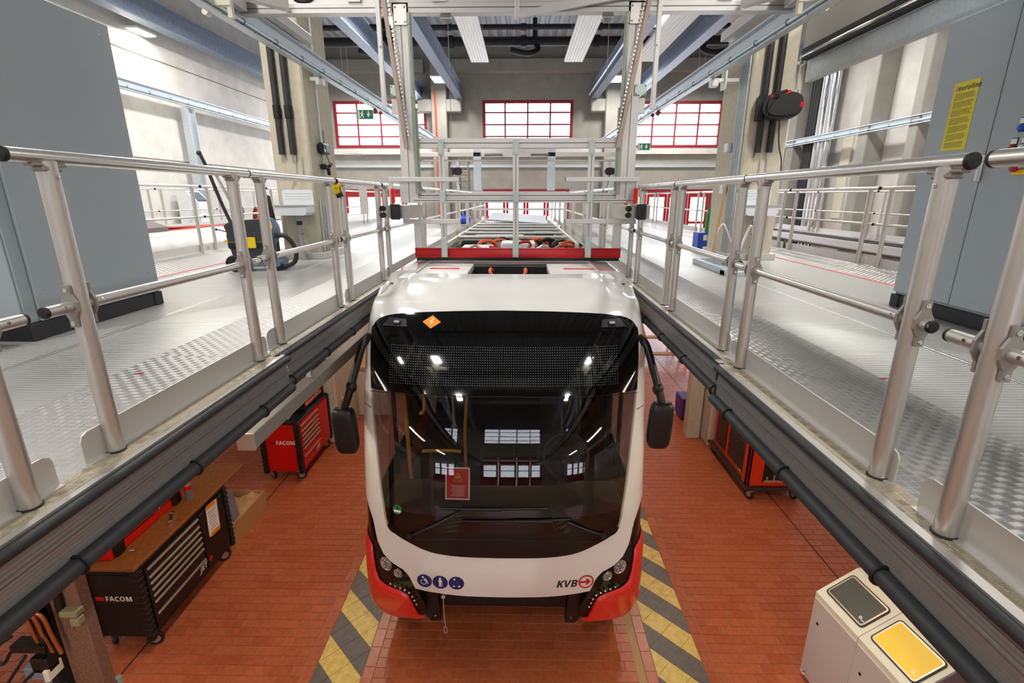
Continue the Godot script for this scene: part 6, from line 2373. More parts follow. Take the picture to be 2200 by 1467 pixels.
func floor_things() -> void:
	var side := Basis(V(0, 0, -1), V(0, 1, 0), V(1, 0, 0))     # lettering on a face that looks to +x
	# red trolley under the walkway
	var t := roll_cab("tool_trolley", "red tool trolley with black corner guards below the walkway", V(-3.48, 0, -6.72), 1.2, 0.6, 1.02, 1.0, M.tool_red, M.tool_red, M.tool_black, M.tool_red, 7, 0.38, false)
	text(t, "lettering", "FACOM", 0.085, M.white_ink, Transform3D(Basis(), V(0.075, 0.66, -0.011)), 0.001)
	text(t, "lettering", "JET", 0.09, M.white_ink, Transform3D(side, V(0.306, 0.3, -0.62)), 0.001, true)
	var b := MB.new()
	b.box(V(-0.13, 0.66, -0.0105), V(0.07, 0.05, 0.001))
	part(t, "badge", b, M.tool_red_dark)
	b = MB.new()
	b.box(V(-0.05, 1.015, -0.22), V(0.3, 0.03, 0.22), 0.004, Basis(V(0, 1, 0), 0.1))
	solo("red_binder", "closed red and white binder lying on the red tool trolley", "binder", b, M.paper).position = V(-3.48, 0, -6.72)
	# red top chest on it
	t = thing("top_chest", "red tool chest with black ends standing on the red trolley", "tool chest", V(-3.5, 1.012, -7.16))
	b = MB.new()
	b.span(-0.26, 0.24, 0.0, 0.36, -0.74, 0.0, 0.01)
	part(t, "body", b, M.tool_red)
	for z in [0.0, -0.74]:
		b = MB.new()
		b.box(V(-0.01, 0.19, z), V(0.54, 0.4, 0.07), 0.02)
		part(t, "end_guard", b, M.tool_black)
	b = MB.new()
	b.span(0.235, 0.252, 0.03, 0.07, -0.68, -0.06, 0.004)
	b.span(0.235, 0.252, 0.2, 0.23, -0.68, -0.06, 0.004)
	part(t, "handle_strip", b, M.handle_alu)
	text(t, "lettering", "JET", 0.1, M.white_ink, Transform3D(side, V(0.244, 0.135, -0.55)), 0.001, true)
	# maker's plate on a rack behind
	t = thing("name_rack", "pale rack panel with lettering behind the walkway tube", "rack panel", V(-1.92, 2.5, -4.58))
	b = MB.new()
	b.box(V(0, 0.12, 0), V(0.03, 0.14, 0.75), 0.006)
	part(t, "panel", b, M.handle_alu)
	b = MB.new()
	b.box(V(0.0, 0.0, 0), V(0.06, 0.05, 0.85), 0.01)
	part(t, "rail", b, M.tool_black)
	text(t, "lettering", "FACOM", 0.1, M.black_ink, Transform3D(side, V(0.016, 0.12, 0)), 0.001)
	# black workbench trolley
	t = roll_cab("workbench_trolley", "black workbench trolley with brown wooden top and pale handles", V(-3.64, 0, -3.72), 1.38, 0.58, 1.0, 1.0, M.tool_black, M.tool_black, M.tool_black, M.tool_black, 7, 0.36, true)
	b = MB.new()
	b.span(-0.33, 0.31, 0.985, 1.02, -1.78, 0.06, 0.006)
	part(t, "wooden_top", b, M.wood_top)
	text(t, "lettering", "FACOM", 0.075, M.white_ink, Transform3D(Basis(), V(0.03, 0.62, -0.011)), 0.001)
	b = MB.new()
	b.box(V(-0.15, 0.62, -0.0105), V(0.08, 0.04, 0.001))
	part(t, "badge", b, M.tool_red)
	text(t, "lettering", "JET", 0.085, M.white_ink, Transform3D(side, V(0.296, 0.31, -0.8)), 0.001, true)
	b = MB.new()
	b.box(V(0.2965, 0.32, -0.93), V(0.001, 0.05, 0.05), 0.0, Basis(V(1, 0, 0), 0.7))
	part(t, "red_star", b, M.tool_red)
	b = MB.new()
	b.box(V(-0.02, 0.94, 0.01), V(0.4, 0.03, 0.03), 0.012)
	part(t, "push_handle", b, M.black_plastic)
	# sheet with tape on the door
	b = MB.new()
	b.box(V(-3.339, 0.74, -4.8), V(0.002, 0.36, 0.2), 0.0, Basis(V(1, 0, 0), -0.06))
	var sh := solo("paper_sheet", "white list taped to the black workbench trolley door", "paper", b, M.paper)
	b = MB.new()
	for y in [0.91, 0.57]: b.box(V(-3.3375, y, -4.8), V(0.002, 0.05, 0.16), 0.0, Basis(V(1, 0, 0), -0.06))
	part(sh, "tape", b, M.orange_sign)
	b = MB.new()
	for k in 7: b.box(V(-3.3372, 0.84 - k * 0.035, -4.79), V(0.001, 0.005, 0.13 - 0.02 * (k % 3)))
	part(sh, "print", b, M.drawer_dark)
	# red chest on the bench
	t = thing("bench_chest", "long red tool chest with black end blocks on the workbench", "tool chest", V(-3.71, 1.02, -3.88))
	b = MB.new()
	b.span(-0.16, 0.1, 0.0, 0.2, -0.9, 0.12, 0.01)
	part(t, "body", b, M.tool_red)
	b = MB.new()
	b.span(0.095, 0.106, 0.1, 0.106, -0.82, 0.05)
	part(t, "lid_gap", b, M.tool_black)
	for z in [0.02, -0.78]:
		b = MB.new()
		b.box(V(-0.02, 0.11, z), V(0.3, 0.22, 0.13), 0.02)
		part(t, "end_block", b, M.tool_black)
	text(t, "lettering", "JET", 0.09, M.white_ink, Transform3D(side, V(0.102, 0.145, -0.6)), 0.001, true)
	# cola bottle
	t = thing("cola_bottle", "half full dark soda bottle with red label on the workbench", "bottle", V(-3.53, 1.02, -4.76))
	b = MB.new()
	b.lathe([Vector2(0, 0), Vector2(0.03, 0), Vector2(0.036, 0.015), Vector2(0.034, 0.08), Vector2(0.035, 0.12), Vector2(0.0, 0.12)], Vector3.ZERO, V(0, 1, 0), 18)
	part(t, "liquid", b, M.cola)
	b = MB.new()
	b.lathe([Vector2(0.0375, 0.0), Vector2(0.0375, 0.12), Vector2(0.0375, 0.17), Vector2(0.03, 0.21), Vector2(0.014, 0.245), Vector2(0.013, 0.265)], Vector3.ZERO, V(0, 1, 0), 18)
	part(t, "clear_shell", b, M.lamp_lens)
	b = MB.new()
	b.lathe([Vector2(0.0385, 0.115), Vector2(0.0385, 0.165)], Vector3.ZERO, V(0, 1, 0), 18)
	part(t, "label_band", b, M.red_ink)
	b = MB.new()
	b.lathe([Vector2(0.0, 0.285), Vector2(0.016, 0.285), Vector2(0.016, 0.262)], Vector3.ZERO, V(0, 1, 0), 14)
	part(t, "cap", b, M.red_ink)
	# tools lying on the bench
	t = thing("ratchet_tool", "small steel ratchet with dark grip lying on the workbench", "tool", V(-3.5, 1.02, -4.42), 0.5)
	b = MB.new()
	b.cyl(V(0, 0.014, 0.1), V(0, 0.014, -0.03), 0.012, 8)
	part(t, "grip", b, M.tool_black)
	b = MB.new()
	b.lathe([Vector2(0, 0.024), Vector2(0.026, 0.022), Vector2(0.028, 0.0), Vector2(0, 0)], V(0, 0.002, -0.06), V(0, 1, 0), 14)
	b.box(V(0, 0.014, 0.12), V(0.04, 0.028, 0.035), 0.006)
	part(t, "head", b, M.chrome)
	t = thing("socket_bit", "little steel socket bit lying near the workbench corner", "tool", V(-3.52, 1.02, -3.9), 0.3)
	b = MB.new()
	b.cyl(V(-0.02, 0.012, 0), V(0.02, 0.012, 0), 0.012, 10)
	b.cyl(V(0.02, 0.012, 0), V(0.045, 0.012, 0.01), 0.006, 8)
	part(t, "bit", b, M.chrome)
	# carton behind the bench trolley and blue sheet
	t = thing("cardboard_box", "long open brown cardboard box on the floor behind the workbench trolley", "box", V(-3.72, 0, -5.68))
	b = MB.new()
	b.span(-0.32, 0.3, 0.0, 0.02, -0.35, 0.55)
	b.span(0.28, 0.3, 0.02, 0.3, -0.35, 0.55)
	b.span(-0.32, -0.3, 0.02, 0.3, -0.35, 0.55)
	b.span(-0.3, 0.28, 0.02, 0.3, -0.35, -0.33)
	b.span(-0.3, 0.28, 0.02, 0.3, 0.53, 0.55)
	part(t, "carton", b, M.cardboard)
	b = MB.new()
	var fn := FastNoiseLite.new()
	fn.seed = 3
	fn.frequency = 3.5
	b.sheet(func(u: float, v: float) -> Vector3:
		var x := lerpf(-0.3, 0.28, u)
		var z := lerpf(-0.33, 0.53, v)
		return V(x, 0.24 + 0.09 * fn.get_noise_2d(x, z), z), 20, 24, V(0, 1, 0))
	part(t, "packing_paper", b, M.plywood)
	b = MB.new()
	b.box(V(-3.36, 0.62, -5.2), V(0.012, 0.4, 0.14), 0.003, Basis(V(1, 0, 0), 0.15))
	solo("blue_sheet", "pale blue plastic sheet leaning at the end of the workbench", "sheet", b, M.galv_blue)
	orange_trolley()
	waste_station()
	platform_leg()
	# violet crate with watering can beside the pale column
	t = thing("violet_crate", "violet box on the floor beside the pale column", "crate", V(3.52, 0, -9.25))
	b = MB.new()
	b.box(V(0, 0.24, 0), V(0.42, 0.42, 0.42), 0.01)
	part(t, "body", b, M.violet_box)
	b = MB.new()
	b.box(V(0, 0.015, 0), V(0.36, 0.03, 0.36))
	part(t, "feet", b, M.tool_black)
	t = thing("watering_can", "green watering can standing on the violet box", "watering can", V(3.58, 0.45, -9.2))
	b = MB.new()
	b.lathe([Vector2(0, 0), Vector2(0.1, 0), Vector2(0.105, 0.02), Vector2(0.095, 0.3), Vector2(0.05, 0.34), Vector2(0, 0.34)], Vector3.ZERO, V(0, 1, 0), 20)
	part(t, "can", b, M.green_can)
	b = MB.new()
	b.tube(arc(V(0, 0.34, 0), V(1, 0, 0), V(0, 1, 0), 0.06, 0, 180, 10), 0.014, 8)
	part(t, "handle", b, M.green_can)
	b = MB.new()
	b.cyl(V(0.09, 0.06, 0), V(0.24, 0.34, 0), 0.022, 10, 0.015)
	part(t, "spout", b, M.green_can)
	# pale half columns beside the violet crate
	b = MB.new()
	b.span(3.18, 3.42, 0, 3.1, -8.5, -8.28, 0.015)
	struct("pillar", "slender pale plaster pillar between the violet crate and the orange trolley", b, M.plaster, "pillar")
	# wooden step ladder at the far end beside the bus
	t = thing("wooden_steps", "low wooden step platform on the floor far along the bus", "steps", V(3.95, 0, -12.6))
	for k in 4:
		b = MB.new()
		b.box(V(0.1, 0.25 + 0.3 * k, -0.55 * k), V(0.95, 0.035, 0.22), 0.004)
		part(t, "tread", b, M.plywood)
	for s in [-1.0, 1.0]:
		b = MB.new()
		b.box(V(0.1 + s * 0.48, 0.62, -0.83), V(0.04, 0.12, 2.05), 0.004, Basis(V(1, 0, 0), 0.5))
		for k in 4: b.span(0.08 + s * 0.48, 0.12 + s * 0.48, 0, 0.25 + 0.3 * k, -0.55 * k - 0.03, -0.55 * k + 0.03)
		part(t, "stringer", b, M.plywood)
	# work table with tools beyond the red trolley
	t = thing("work_table", "wooden work table with pale front far below the walkway", "table", V(-2.85, 0, -9.6))
	b = MB.new()
	b.span(-0.4, 0.42, 1.0, 1.05, -0.9, 0.5, 0.006)
	part(t, "table_top", b, M.plywood)
	b = MB.new()
	b.span(-0.38, 0.36, 0.0, 1.0, -0.85, 0.42, 0.01)
	part(t, "cabinet_front", b, M.cream)
	t = thing("cordless_drill", "yellow and black cordless drill lying on the work table", "drill", V(-2.62, 1.05, -9.3), 0.4)
	b = MB.new()
	b.box(V(0, 0.09, 0), V(0.08, 0.09, 0.2), 0.02)
	part(t, "motor_body", b, M.vac_yellow)
	b = MB.new()
	b.box(V(0, 0.02, 0.05), V(0.09, 0.05, 0.12), 0.01)
	b.cyl(V(0, 0.09, -0.1), V(0, 0.09, -0.18), 0.03, 10)
	part(t, "battery", b, M.tool_black)
	b = MB.new()
	b.box(V(-2.75, 1.135, -9.95), V(0.5, 0.16, 0.26), 0.02)
	var tb := solo("tool_case", "open orange and black tool case on the work table", "tool case", b, M.tool_red_dark)
	b = MB.new()
	b.box(V(-2.75, 1.22, -9.95), V(0.54, 0.05, 0.3), 0.02)
	part(tb, "rim", b, M.tool_black)
	# rolled paper tube beside the red trolley
	b = MB.new()
	b.cyl(V(-2.98, 0.0, -8.12), V(-3.01, 0.82, -8.14), 0.035, 12)
	solo("cardboard_tube", "pale cardboard tube standing between red trolley and column", "tube", b, M.plywood)

func orange_trolley() -> void:
	var t := thing("orange_trolley", "orange tool trolley with dark drawers on a wooden base board", "tool trolley", V(3.82, 0, -6.42))
	var L := 1.45
	var b := MB.new()
	b.span(-0.42, 0.42, 0.155, 0.195, -L, 0.06, 0.006)
	part(t, "base_board", b, M.drawer_dark)
	b = MB.new()
	b.span(-0.34, 0.36, 0.195, 1.0, -L + 0.04, -0.06, 0.008)
	part(t, "body", b, M.tool_orange)
	b = MB.new()
	b.span(-0.38, -0.33, 0.195, 1.0, -0.18, 0.0, 0.01)
	b.span(-0.38, 0.36, 0.195, 1.0, -0.08, -0.0, 0.01)
	part(t, "front_frame", b, M.tool_orange)
	b = MB.new()
	b.span(-0.16, 0.36, 0.27, 0.9, -0.004, 0.004)
	part(t, "shelf_recess", b, M.tool_black)
	b = MB.new()
	b.span(-0.14, 0.34, 0.27, 0.3, 0.0, 0.012)
	for k in 5: b.cyl(V(-0.1 + k * 0.1, 0.3, 0.012), V(-0.1 + k * 0.1, 0.36 + 0.03 * (k % 2), 0.012), 0.012, 8)
	part(t, "small_bottles", b, M.alu)
	var y := 0.93
	for k in 6:
		var h := 0.085 if k < 5 else 0.22
		b = MB.new()
		b.box(V(-0.345, y - h / 2, -0.5), V(0.02, h - 0.008, 0.56), 0.004)
		var d := part(t, "drawer", b, M.drawer_dark)
		b = MB.new()
		b.box(V(-0.357, y - 0.014, -0.5), V(0.014, 0.012, 0.54), 0.003)
		part(d, "handle", b, M.dark_steel)
		y -= h
	b = MB.new()
	b.box(V(-0.345, 0.6, -1.09), V(0.02, 0.66, 0.4), 0.006)
	part(t, "door", b, M.drawer_dark)
	b = MB.new()
	b.box(V(-0.352, 0.6, -0.82), V(0.03, 0.7, 0.03), 0.006)
	part(t, "divider", b, M.tool_orange)
	b = MB.new()
	for k in 4: b.box(V(-0.3565, 0.28, -0.33 + 0.02 * k), V(0.001, 0.03, 0.008), 0.0, Basis(V(1, 0, 0), 0.3))
	part(t, "maker_mark", b, M.white_ink)
	for q in [[-0.32, 0.0, 0.5], [0.32, 0.0, 0.2], [-0.32, -L + 0.1, 0.3], [0.32, -L + 0.1, 0.1]]:
		caster(t, V(q[0], 0, q[1]), PI / 2 + q[2], 0.07)

func waste_station() -> void:
	# cream double bin with slanted flaps; back against the walkway side
	var t := thing("waste_station", "cream metal double waste bin with grey and yellow slanted flaps", "waste bin", V(2.74, 0, -3.60), 0.13)
	# profile in x (towards the wall) and y, extruded along z towards the camera
	var prof := PackedVector2Array([Vector2(0, 0.06), Vector2(0.0, 0.94), Vector2(0.34, 1.15), Vector2(0.42, 1.155), Vector2(0.5, 1.12), Vector2(0.56, 1.04), Vector2(0.58, 0.95), Vector2(0.58, 0.06)])
	for k in 2:
		var z0 := 0.0 + k * 0.475
		var b := MB.new()
		b.ext(prof, V(0, 0, z0), V(1, 0, 0), V(0, 1, 0), V(0, 0, 0.47), 25)
		var o := part(t, "bin_housing", b, M.cream)
		b = MB.new()
		b.box(V(-0.003, 0.49, z0 + 0.235), V(0.012, 0.8, 0.455), 0.003)
		var dr := part(t, "bin_door", b, M.cream_dark)
		b = MB.new()
		b.lathe([Vector2(0.014, 0), Vector2(0.012, 0.004), Vector2(0, 0.004)], V(-0.009, 0.68, z0 + 0.09), V(-1, 0, 0), 12)
		part(dr, "lock", b, M.tool_black)
		b = MB.new()
		b.tube([V(-0.009, 0.14, z0 + 0.08), V(-0.06, 0.14, z0 + 0.08), V(-0.06, 0.14, z0 + 0.22), V(-0.009, 0.14, z0 + 0.22)], 0.006, 6)
		part(dr, "pull_handle", b, M.chrome)
		# flap in the slanted face
		var up := V(0.34, 0.21, 0).normalized()
		var nn := V(-0.21, 0.34, 0).normalized()
		var c := V(0.17, 1.045, z0 + 0.235)
		b = MB.new()
		b.ext(rrect(0.395, 0.28, 0.03), c + nn * 0.002, V(0, 0, 1), up, nn * 0.008)
		part(o, "flap_seal", b, M.rubber)
		b = MB.new()
		b.ext(rrect(0.375, 0.26, 0.024), c + nn * 0.003, V(0, 0, 1), up, nn * 0.009)
		part(o, "flap_frame", b, M.handle_alu)
		b = MB.new()
		b.ext(rrect(0.35, 0.235, 0.012), c + nn * 0.004, V(0, 0, 1), up, nn * 0.0095)
		var fl := part(o, "flap", b, M.flap_grey if k == 0 else M.flap_yellow)
		b = MB.new()
		var mk := Transform3D(Basis(V(0, 0, 1), up, nn), c + nn * 0.0138 + V(0, 0, 0.13) - up * 0.08)
		mark_ring(b, mk, 0, 0, 0.006, 0.012)
		mark_poly(b, mk, [[0.014, -0.012], [0.042, -0.012], [0.042, -0.006], [0.014, -0.006]])
		part(fl, "maker_mark", b, M.white_ink)
	var b2 := MB.new()
	b2.ext(prof, V(0, 0, 0.9455), V(1, 0, 0), V(0, 1, 0), V(0, 0, 0.012))
	part(t, "end_wall", b2, M.bin_side)
	b2 = MB.new()
	b2.span(0.03, 0.55, 0.0, 0.06, 0.02, 0.93)
	part(t, "base", b2, M.tool_black)
	# rusty dark rack and cream tank behind the bins
	var b3 := MB.new()
	b3.span(3.5, 3.78, 0.0, 1.3, -4.15, -3.3, 0.03)
	solo("cream_locker", "narrow cream locker standing behind the double waste bin", "locker", b3, M.cream)
	var t2 := thing("hose_stand", "dark stand with coiled black hoses behind the waste bin", "hose stand", V(3.75, 0, -2.6))
	b3 = MB.new()
	b3.box(V(0, 0.6, 0), V(0.25, 1.2, 0.3), 0.02)
	part(t2, "stand", b3, M.dark_steel)
	b3 = MB.new()
	for k in 4: b3.tube(arc(V(-0.16 - 0.02 * k, 1.0, 0.0), V(0, 0, 1), V(0, 1, 0), 0.16 - 0.012 * k, 0, 360, 18), 0.013, 6, false)
	part(t2, "coil", b3, M.hose)

func platform_leg() -> void:
	# steel leg of the walkway with sockets, copper pipes and hanging leads
	var t := thing("steel_stanchion", "worn brown steel leg of the walkway with sockets and copper pipes", "steel post", V(-2.52, 0, -2.3))
	var b := MB.new()
	b.span(-0.02, 0.16, 0.0, 2.92, -0.04, 0.04, 0.006)
	part(t, "flange", b, M.rust_paint)
	b = MB.new()
	b.span(-0.06, -0.02, 0.0, 2.92, -0.10, 0.12, 0.006)
	b.span(-0.1, -0.02, 1.75, 2.6, 0.06, 0.1)
	part(t, "web", b, M.dark_steel)
	for q in [[V(-0.1, 1.62, 0.1), 0.0], [V(-0.08, 1.45, 0.12), 0.2]]:
		b = MB.new()
		b.box(q[0], V(0.13, 0.085, 0.11), 0.008, Basis(V(0, 1, 0), q[1]))
		var so := part(t, "socket_box", b, M.galv_blue)
		b = MB.new()
		b.box(q[0] + V(0.075, 0.0, 0.02), V(0.03, 0.08, 0.1), 0.006, Basis(V(0, 1, 0), q[1]))
		part(so, "socket_lid", b, M.cream)
	b = MB.new()
	b.box(V(-0.2, 1.5, 0.16), V(0.14, 0.05, 0.06), 0.01, Basis(V(0, 0, 1), 0.4))
	part(t, "green_plug", b, M.olive_cable)
	b = MB.new()
	b.box(V(0.12, 1.98, 0.06), V(0.1, 0.04, 0.06), 0.006)
	b.box(V(0.15, 1.93, 0.07), V(0.05, 0.05, 0.05), 0.006)
	part(t, "clamp", b, M.olive_cable)
	for k in 3:
		b = MB.new()
		var x := -0.14 + k * 0.05
		b.tube(spline([V(x - 0.12, 2.0, 0.12), V(x - 0.02, 2.03, 0.12), V(x + 0.05, 2.0, 0.12), V(x + 0.06, 1.85, 0.11), V(x + 0.07, 1.72, 0.1)], 5), 0.011, 8)
		part(t, "copper_pipe", b, M.copper)
	b = MB.new()
	b.box(V(-0.12, 1.78, 0.1), V(0.2, 0.05, 0.08), 0.006)
	b.box(V(-0.06, 1.68, 0.12), V(0.1, 0.1, 0.07), 0.006)
	part(t, "valve_block", b, M.tool_black)
	b = MB.new()
	b.tube(spline([V(0.06, 2.35, 0.05), V(0.065, 2.15, 0.06), V(0.06, 1.98, 0.06)], 5), 0.02, 8)
	part(t, "lagged_lead", b, M.rubber)
	for q in [[V(-0.16, 1.72, 0.12), V(-0.26, 1.55, 0.2), V(-0.4, 1.28, 0.28), V(-0.44, 1.15, 0.3)], [V(-0.08, 1.66, 0.14), V(-0.24, 1.5, 0.22), V(-0.34, 1.36, 0.27), V(-0.42, 1.2, 0.3)], [V(-0.2, 1.86, 0.12), V(-0.3, 1.8, 0.18), V(-0.38, 1.74, 0.22), V(-0.42, 1.7, 0.24)], [V(-0.24, 1.86, 0.12), V(-0.3, 1.78, 0.16), V(-0.26, 1.7, 0.16), V(-0.22, 1.76, 0.14)]]:
		b = MB.new()
		b.tube(spline(q, 6), 0.009, 6)
		part(t, "hanging_lead", b, M.rubber)
	b = MB.new()
	b.tube(spline([V(-0.26, 1.46, 0.2), V(-0.36, 1.2, 0.26), V(-0.4, 0.8, 0.26), V(-0.36, 0.3, 0.2), V(-0.3, 0.01, 0.2)], 8), 0.008, 8)
	part(t, "orange_lead", b, M.orange_hose)
	b = MB.new()
	b.tube(spline([V(0.15, 1.35, -0.06), V(0.18, 0.9, -0.05), V(0.17, 0.4, -0.03), V(0.2, 0.02, 0.0)], 6), 0.02, 8)
	part(t, "braided_hose", b, M.pipe_green)
	for s in [[3.4, -2.3], [2.5, -0.4]]: pass

# ---------------------------------------------------------------- distant things
func far_things() -> void:
	# second bus in the bay along the concrete wall
	var t := thing("second_bus", "white bus roof with open cable tray in the bay by the concrete wall", "bus", V(-7.2, 0, -14.6))
	var b := MB.new()
	b.span(-1.275, 1.275, 0.4, 3.25, -8.0, 8.6, 0.02)
	part(t, "body", b, M.white_gloss)
	b = MB.new()
	b.ext(PackedVector2Array([Vector2(-1.27, 3.2), Vector2(1.27, 3.2), Vector2(1.26, 3.38), Vector2(1.2, 3.52), Vector2(1.05, 3.6), Vector2(0.75, 3.62), Vector2(0.75, 3.45), Vector2(-0.75, 3.45), Vector2(-0.75, 3.62), Vector2(-1.05, 3.6), Vector2(-1.2, 3.52), Vector2(-1.26, 3.38)]), V(0, 0, -8.0), V(1, 0, 0), V(0, 1, 0), V(0, 0, 16.4), 40)
	part(t, "roof_shroud", b, M.white_gloss)
	b = MB.new()
	b.span(1.262, 1.28, 3.2, 3.212, -8.0, 8.5)
	part(t, "roof_joint", b, M.drawer_dark)
	b = MB.new()
	b.ext(PackedVector2Array([Vector2(-0.75, 3.46), Vector2(0.75, 3.46), Vector2(0.75, 3.7), Vector2(0.3, 3.86), Vector2(-0.75, 3.86)]), V(0, 0, 5.2), V(1, 0, 0), V(0, 1, 0), V(0, 0, 1.6))
	part(t, "roof_unit", b, M.bin_side)
	b = MB.new()
	b.span(-0.72, 0.72, 3.455, 3.5, -5.0, 5.0)
	part(t, "cable_tray", b, M.tool_black)
	rng.seed = 4
	for k in 14:
		b = MB.new()
		var x := rng.randf_range(-0.2, 0.7)
		if k < 6:
			b.tube(spline([V(x, 3.55 + 0.02 * k, 4.8), V(x + 0.03, 3.6, 3.4), V(x - 0.05, 3.57, 2.0), V(x, 3.62, 0.8), V(x - 0.2, 3.55, -0.6)], 6), 0.026, 7)
		else:
			var z := rng.randf_range(-1.2, 1.2)
			b.tube(spline([V(x - 0.2, 3.52, z), V(x - 0.1, 3.85, z + 0.1), V(x + 0.05, 3.95, z + 0.25), V(x + 0.12, 3.75, z + 0.4), V(x + 0.1, 3.52, z + 0.5)], 5), 0.026, 7)
		part(t, "high_voltage_cable", b, M.red_cable if k % 3 else M.tool_black)
	# white kiosk on the far walkway
	t = thing("control_desk", "white control desk with slanted grey panel on the far walkway", "control desk", V(-9.12, DECK, -14.5))
	b = MB.new()
	b.ext(PackedVector2Array([Vector2(-0.3, 0), Vector2(0.28, 0), Vector2(0.28, 0.78), Vector2(-0.05, 1.12), Vector2(-0.3, 1.12)]), V(0, 0, -0.3), V(1, 0, 0), V(0, 1, 0), V(0, 0, 0.6))
	part(t, "body", b, M.sink_white)
	b = MB.new()
	var nn := V(0.34, 0.33, 0).normalized()
	b.ext(PackedVector2Array([Vector2(-0.22, -0.17), Vector2(0.22, -0.17), Vector2(0.22, 0.17), Vector2(-0.22, 0.17)]), V(0.115, 0.95, 0) + nn * 0.004, V(0, 0, 1), V(-0.33, 0.34, 0).normalized(), nn * 0.006)
	part(t, "screen_panel", b, M.screen_grey)
	# wall lamp on the concrete wall
	t = thing("wall_lamp", "bright flat lamp under the crane girder on the concrete wall", "lamp", V(-9.35, 8.15, -13.9))
	b = MB.new()
	b.box(V(0, 0.05, 0), V(0.3, 0.06, 0.7), 0.01)
	part(t, "housing", b, M.white_paint)
	b = MB.new()
	b.box(V(0, 0.01, 0), V(0.26, 0.02, 0.64), 0.004)
	part(t, "diffuser", b, M.lamp_glow)
	area(t, V(0, -0.01, 0), Vector2(0.26, 0.64), 5.0, Color(1.0, 0.96, 0.88))
	# second gantry far along the bus
	t = thing("far_gantry", "slim aluminium portal with cross beams far along the bus", "gantry", V(0, 0, -15.0))
	b = MB.new()
	var y1: float = on_z(1100, 327, -15.0).y
	var y2: float = on_z(1100, 336, -15.0).y
	b.span(-3.0, 3.1, y2, y1, -0.1, 0.0, 0.004)
	part(t, "portal_beam", b, M.profile)
	b = MB.new()
	for px in [1025.0, 1185.0]:
		var x: float = on_z(px, 340, -15.0).x
		b.span(x - 0.11, x + 0.11, 4.4, y1 + 0.1, -0.08, 0.0, 0.004)
	part(t, "portal_upright", b, M.galv)
	b = MB.new()
	for px in [1060.0, 1160.0, 760.0]:
		var p: Vector3 = on_z(px, 333, -15.0)
		b.cyl(V(p.x - 0.25, p.y, 0.04), V(p.x + 0.25, p.y, 0.04), 0.035, 10)
	part(t, "spring_tube", b, M.bolt)
	b = MB.new()
	b.span(-1.3, 1.45, 4.32, 4.38, -0.06, 0.0, 0.004)
	b.span(-1.3, 1.45, 3.85, 3.91, -0.06, 0.0, 0.004)
	part(t, "cage_rail", b, M.profile)
	for q in [[on_z(983, 368, -15.6), "small black and red cable reel beside the far portal on the compressor side"], [on_z(1310, 368, -15.6), "small black and red cable reel beside the far portal on the empty bay side"]]:
		reel(q[0], 0.0 if q[0].x < 0 else PI, 0.6, q[1])
		b = MB.new()
		b.span(q[0].x - 0.04, q[0].x + 0.04, DECK, q[0].y + 0.3, -15.74, -15.66)
		solo("reel_post", "slim post carrying the small reel on the compressor side" if q[0].x < 0 else "slim post carrying the small reel on the empty bay side", "post", b, M.galv)
	# compressor and blue box on the walkway
	t = thing("air_compressor", "small blue air compressor on the walkway far along the bus", "compressor", V(-1.85, DECK, -17.6))
	b = MB.new()
	b.lathe([Vector2(0, -0.26), Vector2(0.12, -0.24), Vector2(0.16, -0.18), Vector2(0.16, 0.18), Vector2(0.12, 0.24), Vector2(0, 0.26)], V(0, 0.2, 0), V(1, 0, 0), 18)
	part(t, "tank", b, M.blue_tank)
	b = MB.new()
	b.box(V(-0.12, 0.42, 0), V(0.16, 0.14, 0.16), 0.02)
	b.box(V(0.12, 0.42, 0), V(0.16, 0.12, 0.16), 0.02)
	for x in [-0.18, 0.18]: b.box(V(x, 0.02, 0), V(0.04, 0.06, 0.24))
	part(t, "motor", b, M.tool_black)
	b = MB.new()
	b.box(V(-2.6, DECK + 0.15, -17.9), V(0.2, 0.3, 0.2), 0.01)
	solo("blue_canister", "blue canister standing on the walkway behind the compressor", "canister", b, M.blue_box)
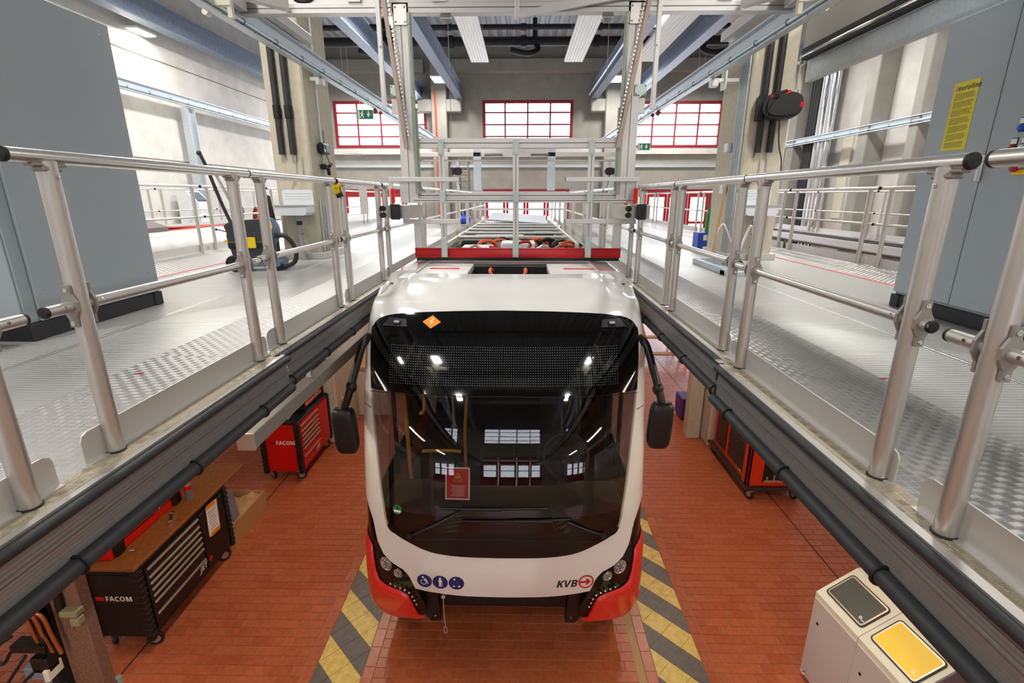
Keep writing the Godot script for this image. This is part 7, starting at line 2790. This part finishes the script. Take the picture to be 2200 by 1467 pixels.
	# ladder rack on the gable
	t = thing("wall_ladder", "grey caged ladder on the gable wall beside the middle gate", "ladder", V(-2.5, 0, FAR_Z + 0.12))
	b = MB.new()
	for x in [-0.2, 0.2]: b.span(x - 0.02, x + 0.02, 0.3, 5.9, -0.02, 0.02)
	part(t, "stile", b, M.bolt)
	for k in 20:
		b = MB.new()
		b.cyl(V(-0.2, 0.5 + k * 0.27, 0), V(0.2, 0.5 + k * 0.27, 0), 0.015, 6)
		part(t, "rung", b, M.bolt)
	# lagged riser pipes on the east wall
	for k in 4:
		b = MB.new()
		b.cyl(V(9.5, 0.0, -17.75 + k * 0.14), V(9.5, 8.2, -17.75 + k * 0.14), 0.055, 10)
		solo("riser", "black lagged riser pipe beside the foil wrapped ducts on the beige wall", "pipe", b, M.foam, "black risers on the beige wall")
	for k in 4:
		b = MB.new()
		b.cyl(V(9.48, 0.0, -17.02 + k * 0.2), V(9.48, 8.2, -17.02 + k * 0.2), 0.09, 12)
		solo("riser", "foil wrapped vertical duct on the beige wall", "duct", b, M.chrome if k % 2 else M.duct_silver, "foil ducts on the beige wall")
	# narrow beige windows of the east wall
	for q in [[-16.1, -15.65], [-15.4, -14.95]]:
		b = MB.new()
		b.span(9.74, 9.79, 3.6, 6.0, q[0], q[1])
		var w := tag(part(self, "window_7" if q[0] < -16 else "window_8", b, M.cream), "tall cream blind window in the beige wall", "window", "cream windows of the beige wall", "structure")
	# cross bridge behind the camera
	t = thing("cross_bridge", "aluminium cross walkway bridging the bay opposite the bus front", "platform", V(0, DECK, 8.0))
	b = MB.new()
	b.span(-1.29, 1.29, -0.12, 0.0, -0.6, 0.6, 0.005)
	part(t, "deck_plate", b, M.tread)
	for z in [-0.55, 0.55]:
		b = MB.new()
		for y in [0.55, 1.08]: b.cyl(V(-1.33, y, z), V(1.33, y, z), 0.022, 10)
		for x in [-1.2, 0.0, 1.2]: b.cyl(V(x, 0, z), V(x, 1.08, z), 0.025, 10)
		part(t, "hand_rail", b, M.alu)
